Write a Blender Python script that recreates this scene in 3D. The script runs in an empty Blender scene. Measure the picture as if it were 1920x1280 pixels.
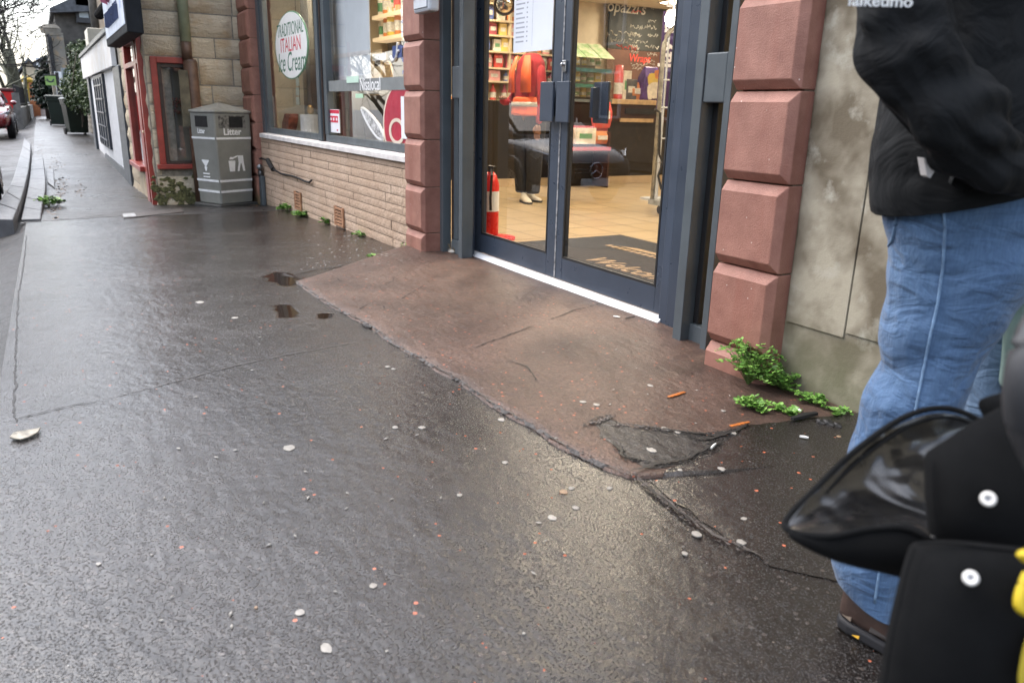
import bpy, bmesh, math, random
from mathutils import Vector, Matrix, noise
random.seed(7)
R = math.radians
sc = bpy.context.scene
# ------------------------------------------------------------------ camera
CAMZ = 1.05
FPX = 1447.0                      # focal length in pixels of the 1920 px wide photograph
PITCH, ROLL, YAW = R(16.636), R(1.448), R(-59.254)
def cam_axes():
    cy, sy = math.cos(YAW), math.sin(YAW); cp, sp = math.cos(PITCH), math.sin(PITCH); cr, sr = math.cos(ROLL), math.sin(ROLL)
    f = Vector((sy*cp, cy*cp, -sp)); rt = Vector((cy, -sy, 0)); up = rt.cross(f)
    return cr*rt + sr*up, -sr*rt + cr*up, f
RT, UP, FW = cam_axes()
CAM = Vector((0, 0, CAMZ))
cd = bpy.data.cameras.new('camera'); cam = bpy.data.objects.new('camera', cd); sc.collection.objects.link(cam)
cd.sensor_width = 36; cd.lens = FPX*36/1920; cd.clip_start = 0.05; cd.clip_end = 600
cam.matrix_world = Matrix(((RT.x, UP.x, -FW.x, 0), (RT.y, UP.y, -FW.y, 0), (RT.z, UP.z, -FW.z, CAMZ), (0, 0, 0, 1)))
cd.dof.use_dof = True; cd.dof.focus_distance = 3.6; cd.dof.aperture_fstop = 5.0
sc.camera = cam
# ------------------------------------------------------------------ sky, sun, exposure
world = bpy.data.worlds.new('World'); sc.world = world; world.use_nodes = True
nt = world.node_tree; nt.nodes.clear()
sky = nt.nodes.new('ShaderNodeTexSky'); sky.sky_type = 'NISHITA'; sky.sun_disc = False
SUN_EL, SUN_ROT = R(58), R(236)
sky.sun_elevation = SUN_EL; sky.sun_rotation = SUN_ROT; sky.dust_density = 3.0; sky.air_density = 1.0
hs = nt.nodes.new('ShaderNodeHueSaturation'); hs.inputs['Saturation'].default_value = 0.60; hs.inputs['Value'].default_value = 1.0
bg = nt.nodes.new('ShaderNodeBackground'); bg.inputs['Strength'].default_value = 0.15
wo = nt.nodes.new('ShaderNodeOutputWorld')
nt.links.new(sky.outputs[0], hs.inputs['Color']); nt.links.new(hs.outputs[0], bg.inputs[0]); nt.links.new(bg.outputs[0], wo.inputs[0])
sl = bpy.data.lights.new('sun', 'SUN'); sl.energy = 0.55; sl.angle = R(140); sl.color = (1, .99, .97)
so = bpy.data.objects.new('sun', sl); sc.collection.objects.link(so)
so.rotation_euler = (R(90) - SUN_EL, 0, R(180) - SUN_ROT)
sc.view_settings.view_transform = 'Standard'; sc.view_settings.look = 'None'; sc.view_settings.gamma = 1
sc.view_settings.exposure = 1.85
sc.cycles.use_denoising = True; sc.cycles.max_bounces = 10; sc.cycles.transparent_max_bounces = 12
sc.cycles.sample_clamp_indirect = 4.0; sc.cycles.caustics_reflective = False; sc.cycles.caustics_refractive = False
# ------------------------------------------------------------------ pixel -> world (surveying the photograph)
def ray(x, y): return RT*((x-960)/FPX) - UP*((y-640)/FPX) + FW
def yp(x, y, Y): d = ray(x, y); return CAM + d*(Y/d.y)
def xp(x, y, X): d = ray(x, y); return CAM + d*(X/d.x)
def zp(x, y, Z=0.0): d = ray(x, y); return CAM + d*((Z-CAMZ)/d.z)
def vp(x, y, p0, n):
    d = ray(x, y); return CAM + d*((Vector(p0)-CAM).dot(n)/d.dot(n))
def dp(x, y, dist): return CAM + ray(x, y)*dist
def sm(a, b, x):
    t = min(1, max(0, (x-a)/(b-a))); return t*t*(3-2*t)
def gz(x, y):
    """height of the pavement"""
    if x >= -3: return 0.0
    if x < -13: return -.32 + .30*sm(14, 34, -x)
    return .027*(x+3) - .05*sm(9.5, 11.3, -x)
def gp(x, y, dz=0.0):
    z = 0.0
    for _ in range(12):
        p = zp(x, y, z+dz); z = gz(p.x, p.y)
    return Vector((p.x, p.y, z+dz))
# ------------------------------------------------------------------ materials
def _n(nt, t, **kw):
    n = nt.nodes.new(t)
    for k, v in kw.items():
        if k in n.inputs: n.inputs[k].default_value = v
        else: setattr(n, k, v)
    return n
def ramp(nt, src, stops, interp='LINEAR'):
    r = nt.nodes.new('ShaderNodeValToRGB'); r.color_ramp.interpolation = interp
    e = r.color_ramp.elements
    while len(e) < len(stops): e.new(.5)
    for el, (p, c) in zip(e, stops):
        el.position = p; el.color = (c, c, c, 1) if isinstance(c, (int, float)) else (*c, 1)
    nt.links.new(src, r.inputs[0]); return r.outputs[0]
def mix(nt, f, a, b, mode='MIX'):
    m = nt.nodes.new('ShaderNodeMix'); m.data_type = 'RGBA'; m.blend_type = mode
    for s, v in ((m.inputs[0], f), (m.inputs[6], a), (m.inputs[7], b)):
        if hasattr(v, 'is_linked') or hasattr(v, 'links'): nt.links.new(v, s)
        elif isinstance(v, (int, float)): s.default_value = v
        else: s.default_value = (*v, 1)
    return m.outputs[2]
def math_(nt, op, a, b=None):
    m = nt.nodes.new('ShaderNodeMath'); m.operation = op
    for s, v in zip(m.inputs, (a, b)):
        if v is None: continue
        if hasattr(v, 'links'): nt.links.new(v, s)
        else: s.default_value = v
    return m.outputs[0]
def base(name):
    m = bpy.data.materials.new(name); m.use_nodes = True; nt = m.node_tree
    b = nt.nodes['Principled BSDF']; tc = nt.nodes.new('ShaderNodeTexCoord')
    return m, nt, b, tc.outputs['Object']
def noi(nt, vec, scale, detail=4, rough=.55, dist=0):
    n = nt.nodes.new('ShaderNodeTexNoise'); n.inputs['Scale'].default_value = scale; n.inputs['Detail'].default_value = detail
    n.inputs['Roughness'].default_value = rough; n.inputs['Distortion'].default_value = dist
    nt.links.new(vec, n.inputs['Vector']); return n.outputs['Fac']
def vor(nt, vec, scale, feature='F1', out='Distance'):
    n = nt.nodes.new('ShaderNodeTexVoronoi'); n.feature = feature; n.inputs['Scale'].default_value = scale
    nt.links.new(vec, n.inputs['Vector']); return n.outputs[out]
def scaled(nt, vec, s):
    m = nt.nodes.new('ShaderNodeMapping'); m.inputs['Scale'].default_value = s; nt.links.new(vec, m.inputs[0]); return m.outputs[0]
def sep(nt, vec):
    s = nt.nodes.new('ShaderNodeSeparateXYZ'); nt.links.new(vec, s.inputs[0]); return s.outputs
def bump(nt, b, h, strength, dist, prev=None):
    n = nt.nodes.new('ShaderNodeBump'); n.inputs['Strength'].default_value = strength; n.inputs['Distance'].default_value = dist
    nt.links.new(h, n.inputs['Height'])
    if prev is not None: nt.links.new(prev, n.inputs['Normal'])
    nt.links.new(n.outputs[0], b.inputs['Normal']); return n.outputs[0]
def mat(name, col, rough=.6, var=.15, scale=6, bs=0, bscale=80, metal=0, col2=None, spec=.5, coat=0, emit=None, es=0, trans=0):
    """painted / stone / cloth surface: two octaves of tone variation, slight roughness variation and a fine bump"""
    m, nt, b, v = base(name)
    n1 = noi(nt, v, scale, 5)
    c2 = col2 or tuple(max(0, c*(1-2*var)) for c in col); c1 = tuple(min(1, c*(1+var)) for c in col)
    f = ramp(nt, n1, [(.3, 0.0), (.7, 1.0)])
    nt.links.new(mix(nt, f, c2, c1), b.inputs['Base Color'])
    rr = ramp(nt, noi(nt, v, scale*3, 3), [(.3, max(0, rough-.08)), (.7, min(1, rough+.08))])
    nt.links.new(rr, b.inputs['Roughness'])
    b.inputs['Metallic'].default_value = metal; b.inputs['Specular IOR Level'].default_value = spec
    b.inputs['Coat Weight'].default_value = coat; b.inputs['Coat Roughness'].default_value = .08
    if bs: bump(nt, b, noi(nt, v, bscale, 6, .65), bs, .01)
    if emit: b.inputs['Emission Color'].default_value = (*emit, 1); b.inputs['Emission Strength'].default_value = es
    return m
def asphalt(name, c_lo, c_hi, r_lo, r_hi, bd=.004, red=.0, big=1.1, spec=.9, wh=.9945, chips=.35, pools=()):
    """wet tarmac: fine chippings of several tones, a few orange and pale ones, film of water of varying gloss"""
    m, nt, b, v = base(name)
    sx = sep(nt, vor(nt, v, 150, 'F1', 'Color')); s2 = sep(nt, vor(nt, v, 60, 'F1', 'Color'))
    d2 = vor(nt, v, 60); d3 = vor(nt, v, 150)
    patch = noi(nt, v, big, 5, .6, .4); patch2 = noi(nt, v, 5.5, 4, .6)
    tone = mix(nt, ramp(nt, patch, [(.35, 0.), (.65, 1.)]), c_lo, c_hi)
    tone = mix(nt, ramp(nt, sx[0], [(0, .0), (1, .75)]), mix(nt, 1.0, tone, (.55, .55, .55), 'MULTIPLY'), mix(nt, 1.0, tone, (1.5, 1.47, 1.44), 'MULTIPLY'))
    dot2 = math_(nt, 'LESS_THAN', d2, math_(nt, 'ADD', .12, math_(nt, 'MULTIPLY', s2[0], .25))); dot3 = math_(nt, 'LESS_THAN', d3, math_(nt, 'MULTIPLY', sx[1], .36))
    org = math_(nt, 'MULTIPLY', math_(nt, 'GREATER_THAN', s2[1], .985 - red), dot2)
    wht = math_(nt, 'MULTIPLY', math_(nt, 'GREATER_THAN', sx[2], wh), dot3)
    tan = math_(nt, 'MULTIPLY', math_(nt, 'GREATER_THAN', s2[2], .88), dot2)
    tone = mix(nt, math_(nt, 'MULTIPLY', tan, chips), tone, (.14, .115, .10))
    tone = mix(nt, org, tone, (.46, .13, .065)); tone = mix(nt, math_(nt, 'MULTIPLY', wht, .75), tone, (.50, .48, .45))
    nt.links.new(tone, b.inputs['Base Color'])
    wet = math_(nt, 'ADD', math_(nt, 'MULTIPLY', patch, .6), math_(nt, 'MULTIPLY', patch2, .4))
    rgh = ramp(nt, wet, [(.38, r_lo), (.62, r_hi)])
    pit = ramp(nt, noi(nt, v, 190, 4, .7), [(.53, 1.), (.70, 0.)])          # 1 = film of water, 0 = open pit between the chips
    mr = nt.nodes.new('ShaderNodeMix'); mr.data_type = 'FLOAT'; nt.links.new(pit, mr.inputs[0]); mr.inputs[2].default_value = .5; nt.links.new(rgh, mr.inputs[3]); nt.links.new(mr.outputs[0], b.inputs['Roughness'])
    b.inputs['Specular IOR Level'].default_value = spec
    h = math_(nt, 'ADD', math_(nt, 'MULTIPLY', noi(nt, v, 210, 4, .7), .42), math_(nt, 'MULTIPLY', pit, .5))
    h = math_(nt, 'ADD', h, math_(nt, 'MULTIPLY', noi(nt, v, 40, 3), 1.0)); h = math_(nt, 'ADD', h, math_(nt, 'MULTIPLY', noi(nt, scaled(nt, v, (1, 1.6, 1)), 9, 2), 2.6))
    if pools:                                             # shallow dips that hold still water
        vm = nt.nodes.new('ShaderNodeVectorMath'); vm.operation = 'MULTIPLY_ADD'; nz = nt.nodes.new('ShaderNodeTexNoise'); nz.inputs['Scale'].default_value = 7; nz.inputs['Detail'].default_value = 4; nt.links.new(v, nz.inputs['Vector'])
        nt.links.new(nz.outputs['Color'], vm.inputs[0]); vm.inputs[1].default_value = (.22, .13, 0); nt.links.new(v, vm.inputs[2]); msk = None
        for cx, cy, rx, ry in pools:
            mp = nt.nodes.new('ShaderNodeMapping'); mp.inputs['Scale'].default_value = (1/rx, 1/ry, 0); mp.inputs['Location'].default_value = (-(cx+.11)/rx, -(cy+.065)/ry, 0); nt.links.new(vm.outputs[0], mp.inputs[0])
            ln = nt.nodes.new('ShaderNodeVectorMath'); ln.operation = 'LENGTH'; nt.links.new(mp.outputs[0], ln.inputs[0]); k = ramp(nt, ln.outputs['Value'], [(.80, 1.), (1.0, 0.)]); msk = k if msk is None else math_(nt, 'MAXIMUM', msk, k)
        src = b.inputs['Base Color'].links[0].from_socket; nt.links.new(mix(nt, math_(nt, 'MULTIPLY', msk, .7), src, (.026, .016, .010)), b.inputs['Base Color'])
        rs = b.inputs['Roughness'].links[0].from_socket; m2 = nt.nodes.new('ShaderNodeMix'); m2.data_type = 'FLOAT'; nt.links.new(msk, m2.inputs[0]); nt.links.new(rs, m2.inputs[2]); m2.inputs[3].default_value = .03; nt.links.new(m2.outputs[0], b.inputs['Roughness'])
        m3 = nt.nodes.new('ShaderNodeMix'); m3.data_type = 'FLOAT'; nt.links.new(msk, m3.inputs[0]); nt.links.new(h, m3.inputs[2]); m3.inputs[3].default_value = 1.0; h = m3.outputs[0]
    bump(nt, b, h, 1.0, bd)
    return m
def glass(name, tint=(1, 1, 1), boost=1.0):
    m = bpy.data.materials.new(name); m.use_nodes = True; nt = m.node_tree; nt.nodes.clear()
    o = nt.nodes.new('ShaderNodeOutputMaterial'); mx = nt.nodes.new('ShaderNodeMixShader')
    tr = nt.nodes.new('ShaderNodeBsdfTransparent'); tr.inputs[0].default_value = (*tint, 1)
    gl = nt.nodes.new('ShaderNodeBsdfGlossy'); gl.inputs['Roughness'].default_value = .0
    lw = nt.nodes.new('ShaderNodeLayerWeight'); lw.inputs['Blend'].default_value = .5     # facing: 1 - |cos|, the same from both sides
    k = math_(nt, 'ADD', .075*boost, math_(nt, 'MULTIPLY', math_(nt, 'POWER', lw.outputs['Facing'], 4.0), .85))     # four faces of a double pane
    tcn = nt.nodes.new('ShaderNodeTexCoord')
    bn = nt.nodes.new('ShaderNodeBump'); bn.inputs['Strength'].default_value = .03; bn.inputs['Distance'].default_value = .02
    nt.links.new(noi(nt, tcn.outputs['Object'], 1.2, 2), bn.inputs['Height']); nt.links.new(bn.outputs[0], gl.inputs['Normal'])
    nt.links.new(k, mx.inputs[0]); nt.links.new(tr.outputs[0], mx.inputs[1]); nt.links.new(gl.outputs[0], mx.inputs[2]); nt.links.new(mx.outputs[0], o.inputs[0])
    return m
# ------------------------------------------------------------------ mesh and object helpers
class MB:
    def __init__(s): s.bm = bmesh.new()
    def face(s, pts):
        vs = [s.bm.verts.new(Vector(p)) for p in pts]; return s.bm.faces.new(vs)
    def box(s, x0, x1, y0, y1, z0, z1, M=None):
        c = [(x, y, z) for x in (x0, x1) for y in (y0, y1) for z in (z0, z1)]
        v = [s.bm.verts.new((M @ Vector(p)) if M else Vector(p)) for p in c]
        for f in ((0, 1, 3, 2), (4, 6, 7, 5), (0, 4, 5, 1), (2, 3, 7, 6), (0, 2, 6, 4), (1, 5, 7, 3)): s.bm.faces.new([v[i] for i in f])
        return s
    def loft(s, rings, cap=True, close=True):
        vr = [[s.bm.verts.new(Vector(p)) for p in r] for r in rings]; n = len(vr[0])
        for a, b in zip(vr, vr[1:]):
            for i in range(n if close else n-1):
                j = (i+1) % n; s.bm.faces.new((a[i], a[j], b[j], b[i]))
        if cap: s.bm.faces.new(vr[0][::-1]); s.bm.faces.new(vr[-1])
        return s
    def prism(s, pts, axis, a, b):
        """2-D outline extruded along an axis ('x','y','z') from a to b"""
        def P(u, v, w): return {'x': (w, u, v), 'y': (u, w, v), 'z': (u, v, w)}[axis]
        return s.loft([[P(u, v, a) for u, v in pts], [P(u, v, b) for u, v in pts]])
    def tube(s, pts, r, n=8, cap=True):
        pts = [Vector(p) for p in pts]; rings = []
        for i, p in enumerate(pts):
            t = (pts[min(i+1, len(pts)-1)] - pts[max(i-1, 0)])
            t = t.normalized() if t.length > 1e-9 else Vector((0, 0, 1))
            a = t.cross(Vector((0, 0, 1)) if abs(t.z) < .9 else Vector((1, 0, 0))).normalized(); b = t.cross(a)
            rr = r[i] if isinstance(r, (list, tuple)) else r
            rings.append([p + (a*math.cos(2*math.pi*k/n) + b*math.sin(2*math.pi*k/n))*rr for k in range(n)])
        return s.loft(rings, cap)
    def lathe(s, prof, c, n=24, axis=(0, 0, 1)):
        ax = Vector(axis).normalized(); a = ax.cross(Vector((0, 0, 1)) if abs(ax.z) < .9 else Vector((1, 0, 0))).normalized(); b = ax.cross(a); c = Vector(c)
        return s.loft([[c + ax*z + (a*math.cos(2*math.pi*k/n) + b*math.sin(2*math.pi*k/n))*max(r, 1e-4) for k in range(n)] for r, z in prof])
    def blob(s, c, rx, ry, rz, jit=.15, sub=2):
        r = bmesh.ops.create_icosphere(s.bm, subdivisions=sub, radius=1)
        for v in r['verts']:
            k = 1 + jit*noise.noise(v.co*1.7 + Vector(c)*3)
            v.co = Vector((c[0]+v.co.x*rx*k, c[1]+v.co.y*ry*k, c[2]+v.co.z*rz*k))
        return s
    def build(s, name, m, parent=None, bevel=0, smooth=False, local=False, sub=0, seg=2, solid=0):
        me = bpy.data.meshes.new(name)
        if parent is not None and not local:
            off = -wloc(parent); bmesh.ops.translate(s.bm, verts=s.bm.verts, vec=off)
        elif parent is None and getattr(s, 'origin', None) is not None:
            bmesh.ops.translate(s.bm, verts=s.bm.verts, vec=-Vector(s.origin))
        bmesh.ops.recalc_face_normals(s.bm, faces=s.bm.faces)
        s.bm.to_mesh(me); s.bm.free()
        o = bpy.data.objects.new(name, me); sc.collection.objects.link(o); me.materials.append(m)
        if smooth:
            for p in me.polygons: p.use_smooth = True
        if parent is not None: o.parent = parent
        elif getattr(s, 'origin', None) is not None: o.location = s.origin
        if solid:
            d = o.modifiers.new('thickness', 'SOLIDIFY'); d.thickness = solid; d.offset = 0
        if bevel:
            d = o.modifiers.new('bevel', 'BEVEL'); d.width = bevel; d.segments = seg; d.limit_method = 'ANGLE'; d.angle_limit = R(35)
        if sub:
            d = o.modifiers.new('sub', 'SUBSURF'); d.levels = sub; d.render_levels = sub
        return o
def wloc(o):
    p = Vector(o.location); q = o.parent
    while q is not None: p = p + Vector(q.location); q = q.parent
    return p
def tag(o, label=None, cat=None, group=None, kind=None):
    if label: o['label'] = label
    if cat: o['category'] = cat
    if group: o['group'] = group
    if kind: o['kind'] = kind
    return o
def thing(name, label, cat, loc=(0, 0, 0), group=None, rz=0):
    o = bpy.data.objects.new(name, None); sc.collection.objects.link(o); o.empty_display_size = .1
    o.location = loc; o.rotation_euler = (0, 0, rz); return tag(o, label, cat, group)
def children(o): return [c for c in sc.objects if c.parent == o]
def dup(o, loc, rz=None, label=None, kids=None):
    r = o.copy(); sc.collection.objects.link(r); r.location = loc
    if rz is not None: r.rotation_euler = (0, 0, rz)
    if label: r['label'] = label
    for c in (kids if kids is not None else children(o)):
        k = c.copy(); sc.collection.objects.link(k); k.parent = r
    return r
def lettering(body, size, origin, xdir, updir, m, name='lettering', parent=None, depth=.001, align='CENTER', sx=1.0, shear=0, bold=0, local=False):
    cu = bpy.data.curves.new(name, 'FONT'); cu.body = body; cu.size = size; cu.extrude = depth; cu.align_x = align; cu.align_y = 'CENTER'
    cu.shear = shear; cu.offset = bold; cu.resolution_u = 3
    tmp = bpy.data.objects.new('tmp', cu); sc.collection.objects.link(tmp)
    dg = bpy.context.evaluated_depsgraph_get(); me = bpy.data.meshes.new_from_object(tmp.evaluated_get(dg))
    bpy.data.objects.remove(tmp); me.name = name
    x = Vector(xdir).normalized(); u = Vector(updir).normalized(); n = x.cross(u)
    off = Vector((0, 0, 0)) if (parent is None or local) else -wloc(parent)
    Mx = Matrix.Translation(Vector(origin)+off) @ Matrix(((x.x, u.x, n.x, 0), (x.y, u.y, n.y, 0), (x.z, u.z, n.z, 0), (0, 0, 0, 1))) @ Matrix.Diagonal((sx, 1, 1, 1))
    me.transform(Mx); me.materials.clear(); me.materials.append(m)
    o = bpy.data.objects.new(name, me); sc.collection.objects.link(o)
    if parent is not None: o.parent = parent
    return o
def ellipse(cx, cz, rx, rz, n=40): return [(cx+rx*math.cos(2*math.pi*k/n), cz+rz*math.sin(2*math.pi*k/n)) for k in range(n)]
# ================================================================== setting: ground
_p = [gp(533, 523), gp(536, 583), gp(607, 594)]
POOLS = [(_p[0].x, _p[0].y, .30, .12), (_p[1].x, _p[1].y, .20, .075), (_p[2].x, _p[2].y, .09, .05)]
M_ASPH = asphalt('wet_asphalt', (.0100, .0080, .0070), (.0185, .0145, .0125), .07, .27, .0021, .004, 1.1, .84, pools=POOLS)
M_PATH = asphalt('path_tarmac', (.016, .0145, .014), (.028, .025, .024), .26, .46, .003, 0, .9, .55)
M_APRON = asphalt('red_brown_tarmac', (.058, .034, .025), (.138, .084, .062), .30, .50, .005, .05, 1.4, .5, .984, .75)
M_PATCH = asphalt('patch_tarmac', (.014, .012, .0105), (.032, .026, .022), .20, .42, .006)
M_ROAD = asphalt('road_tarmac', (.012, .012, .0125), (.022, .0215, .021), .3, .55, .006, 0, 1, .4)
M_CRACK = mat('crack_dirt', (.012, .011, .010), .6, .3, 30)
M_SEAM = mat('seam_tar', (.075, .066, .060), .4, .35, 40, .6, 120)
M_WATER = mat('puddle_water', (.018, .014, .011), .03, .3, 12); M_WATER.node_tree.nodes['Principled BSDF'].inputs['Roughness'].default_value = .03
for l in list(M_WATER.node_tree.links):
    if l.to_socket.name == 'Roughness': M_WATER.node_tree.links.remove(l)
M_KERB = mat('kerb_stone', (.115, .115, .12), .42, .18, 5, .35, 60)
M_MOSS = mat('moss', (.05, .075, .02), .9, .4, 60, .8, 150)

def und(x, y): return .006*noise.noise(Vector((x*.9, y*.9, 3.3))) + .003*noise.noise(Vector((x*3.1, y*3.1, 1.1)))
def sheet(name, xs, ys, zf, m):
    b = MB(); V = [[b.bm.verts.new((x, y, zf(x, y))) for y in ys] for x in xs]
    for i in range(len(xs)-1):
        for j in range(len(ys)-1): b.bm.faces.new((V[i][j], V[i+1][j], V[i+1][j+1], V[i][j+1]))
    o = b.build(name, m, smooth=True); return tag(o, kind='structure')
def lin(a, b, n): return [a+(b-a)*i/n for i in range(n+1)]
sheet('footpath', lin(-75, -12, 80)[:-1] + lin(-12, -9.5, 40), lin(-.27, 3.4, 62), lambda x, y: gz(x, y)+und(x, y), M_PATH)
sheet('pavement', lin(-9.5, 5, 240), lin(-.27, 3.4, 62), lambda x, y: gz(x, y)+und(x, y), M_ASPH)
sheet('road', lin(-75, -12, 60)[:-1]+lin(-12, 6, 60), lin(-7.5, -.27, 24), lambda x, y: (gz(x, y) if x > -12 else max(gz(x, y), -.25))-.012-.12*sm(.45, .62, -y)+und(x, y), M_ROAD)
sheet('terrain', [-500, -75.2, 6, 120], [-300, -9.7, 9.9, 300], lambda x, y: -.9, M_ROAD)
sheet('far_pavement', lin(-75, 6, 40), [-9.6, -7.5], lambda x, y: gz(x, y)-.02, M_ROAD)

def ribbon(name, pts, w, m, dz=.004, kind='structure', jit=.4, zf=None, step=.014):
    """a crack or seam lying on the ground: an irregular strip along world points"""
    P = [pts[0]]
    for a, b_ in zip(pts, pts[1:]):
        n = max(1, int((b_-a).length/step)); P += [a.lerp(b_, k/n) for k in range(1, n+1)]
    b = MB(); prev = None; rnd = random.Random(int(pts[0].x*1000))
    for i, p in enumerate(P):
        t = (P[min(i+1, len(P)-1)]-P[max(i-1, 0)]); t.z = 0; t.normalize(); nrm = Vector((-t.y, t.x, 0))
        q = p + nrm*(w*1.2*noise.noise(p*9)+w*.9*noise.noise(p*37)); end = min(1, min(i, len(P)-1-i)/4+.15)
        l, r = (w*.5*end*(1+jit*rnd.uniform(-1, 1)) for _ in (0, 1)); l, r = max(l, w*.06), max(r, w*.06)
        cur = []
        for o_ in (-l, r):
            x, y = q.x+nrm.x*o_, q.y+nrm.y*o_; cur.append(b.bm.verts.new((x, y, (zf(x, y) if zf else gz(x, y)+und(x, y))+dz)))
        if prev: b.bm.faces.new((prev[0], cur[0], cur[1], prev[1]))
        prev = cur
    o = b.build(name, m); return tag(o, kind=kind)
# entrance apron of red-brown tarmac, raised a little over the pavement at its left end
edge_px = [(553, 514), (600, 552), (640, 578), (690, 606), (740, 645), (800, 682), (860, 716), (930, 765), (1000, 806), (1060, 842), (1120, 873), (1185, 897)]
AP = [zp(*q, .002) for q in edge_px]
def apron_z(x, y):
    f = sm(1.25, 2.35, y); return (gz(x, y)+.010)*(1-f) + .004*f + und(x, y)*.6 + .004*noise.noise(Vector((x*2, y*2, 9)))
def edge_y(x):
    if x < AP[0].x: return AP[0].y + (AP[0].x-x)*1.45
    for a, b in zip(AP, AP[1:]):
        if a.x <= x <= b.x: return a.y+(b.y-a.y)*(x-a.x)/(b.x-a.x) + .012*noise.noise(Vector((x*7, 0, 4)))
    return AP[-1].y + (x-AP[-1].x)*2.6
def apron():
    b = MB(); xs = lin(-5.75, -1.1, 150); prev = None; NY = 24
    for x in xs:
        y0 = min(edge_y(x), 2.9); col = [b.bm.verts.new((x, y0-.012, gz(x, y0)-.03))]
        for k in range(NY+1):
            y = y0+(2.9-y0)*k/NY; lip = -.003 if k == 0 else 0
            col.append(b.bm.verts.new((x, y, max(apron_z(x, y), gz(x, y)+.004)+lip)))
        if prev:
            for k in range(len(col)-1): b.bm.faces.new((prev[k], col[k], col[k+1], prev[k+1]))
        prev = col
    return tag(b.build('apron', M_APRON, smooth=True), kind='structure')
apron()
def az(x, y): return max(apron_z(x, y), gz(x, y)+.004) if y > edge_y(x) else gz(x, y)+und(x, y)
# broken corner of the apron: darker patch with open cracks round it
def flat_patch(name, px, m, dz, zf=az, z0=.0, n_sub=3, jit=.01):
    pts = [zp(*q, z0) for q in px]; P = []
    for a, b_ in zip(pts, pts[1:]+pts[:1]):
        for k in range(n_sub*3): P.append(a.lerp(b_, k/(n_sub*3)))
    P = [p + Vector((noise.noise(p*13), noise.noise(p*13+Vector((7, 1, 2))), 0))*jit for p in P]
    c = sum(P, Vector())/len(P); b = MB(); cv = b.bm.verts.new((c.x, c.y, zf(c.x, c.y)+dz)); rings = []
    for f in (.5, .85, 1.0):
        rings.append([b.bm.verts.new((c.x+(p.x-c.x)*f, c.y+(p.y-c.y)*f, zf(c.x+(p.x-c.x)*f, c.y+(p.y-c.y)*f)+(dz if f < 1 else dz*.4))) for p in P])
    n = len(P)
    for i in range(n): b.bm.faces.new((cv, rings[0][i], rings[0][(i+1) % n]))
    for r0, r1 in zip(rings, rings[1:]):
        for i in range(n): b.bm.faces.new((r0[i], r1[i], r1[(i+1) % n], r0[(i+1) % n]))
    return b.build(name, m, smooth=True)
o = flat_patch('patch', [(1112, 803), (1140, 790), (1180, 806), (1260, 815), (1330, 818), (1395, 808), (1340, 850), (1275, 878), (1215, 884), (1165, 862), (1140, 830)], M_PATCH, .0035, jit=.025); tag(o, kind='structure')
b = MB(); rnd = random.Random(43)
for pxs, n, sg_ in (([(1290, 822), (1330, 826), (1385, 812)], 300, .017), ([(1240, 880), (1300, 866), (1345, 838)], 170, .015), ([(1098, 806), (1120, 792), (1150, 786)], 40, .010), ([(1150, 840), (1180, 868), (1215, 874)], 90, .006), ([(1200, 808), (1290, 818)], 120, .007)):
    W = [zp(*q) for q in pxs]
    for k in range(n):
        f = rnd.random()*(len(W)-1); i = int(f); q = W[i].lerp(W[i+1], f-i)+Vector((rnd.gauss(0, sg_*1.3), rnd.gauss(0, sg_*1.3), 0)); s_ = rnd.uniform(.001, .0036); b.blob((q.x, q.y, az(q.x, q.y)+.0045+s_*.1), s_*1.5, s_*1.2, s_*.35, .6, 1)
tag(tag(b.build('loose_tarmac', mat('black_loose_tarmac', (.012, .011, .010), .45, .5, 60, .4, 200)), kind='stuff'), 'black loose tarmac crumbs in the broken corner of the apron', 'rubble')
o = flat_patch('dark_tarmac', [(1400, 800), (1480, 790), (1640, 775), (1700, 800), (1690, 1120), (1450, 1060), (1330, 985), (1215, 905), (1260, 884), (1340, 850)], M_ASPH, .0060, jit=.02); tag(o, kind='structure')
for px, w in (([(1100, 802), (1118, 791), (1150, 785)], .005), ([(1150, 800), (1215, 808), (1290, 818), (1335, 822), (1380, 812), (1408, 797)], .009),
              ([(1300, 832), (1330, 828), (1370, 815)], .010), ([(1180, 892), (1235, 880), (1290, 868), (1330, 846), (1352, 832)], .010), ([(1148, 835), (1170, 866), (1215, 872)], .010)):
    ribbon('crack', [zp(*q) for q in px], w, M_CRACK, .0088, zf=az)
ribbon('seam', [zp(*q) for q in edge_px], .007, M_SEAM, .0042, zf=az, jit=1.0)
b = MB(); rnd = random.Random(41)
for A, B in zip(AP[1:], AP[2:]):
    n = int((B-A).length/.011)
    for k in range(n):
        q = A.lerp(B, rnd.random()) + Vector((0, rnd.gauss(-.002, .012), 0)); s_ = rnd.uniform(.0012, .0045); z = (apron_z(q.x, q.y) if q.y > edge_y(q.x) else gz(q.x, q.y)+und(q.x, q.y))
        b.blob((q.x, q.y, z+s_*.35), s_*rnd.uniform(.9, 2.0), s_*rnd.uniform(.8, 1.3), s_*.5, .6, 1)
for pxs, n in (([(1190, 897), (1225, 925), (1270, 960), (1330, 1000), (1400, 1034)], 90), ([(1112, 800), (1150, 786)], 60), ([(1150, 802), (1290, 818)], 60)):
    W = [zp(*q) for q in pxs]
    for k in range(n):
        f = rnd.random()*(len(W)-1); i = int(f); q = W[i].lerp(W[i+1], f-i)+Vector((rnd.gauss(0, .006), rnd.gauss(0, .009), 0)); s_ = rnd.uniform(.0016, .0045); b.blob((q.x, q.y, az(q.x, q.y)+.0065+s_*.2), s_*1.6, s_, s_*.45, .6, 1)
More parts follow.
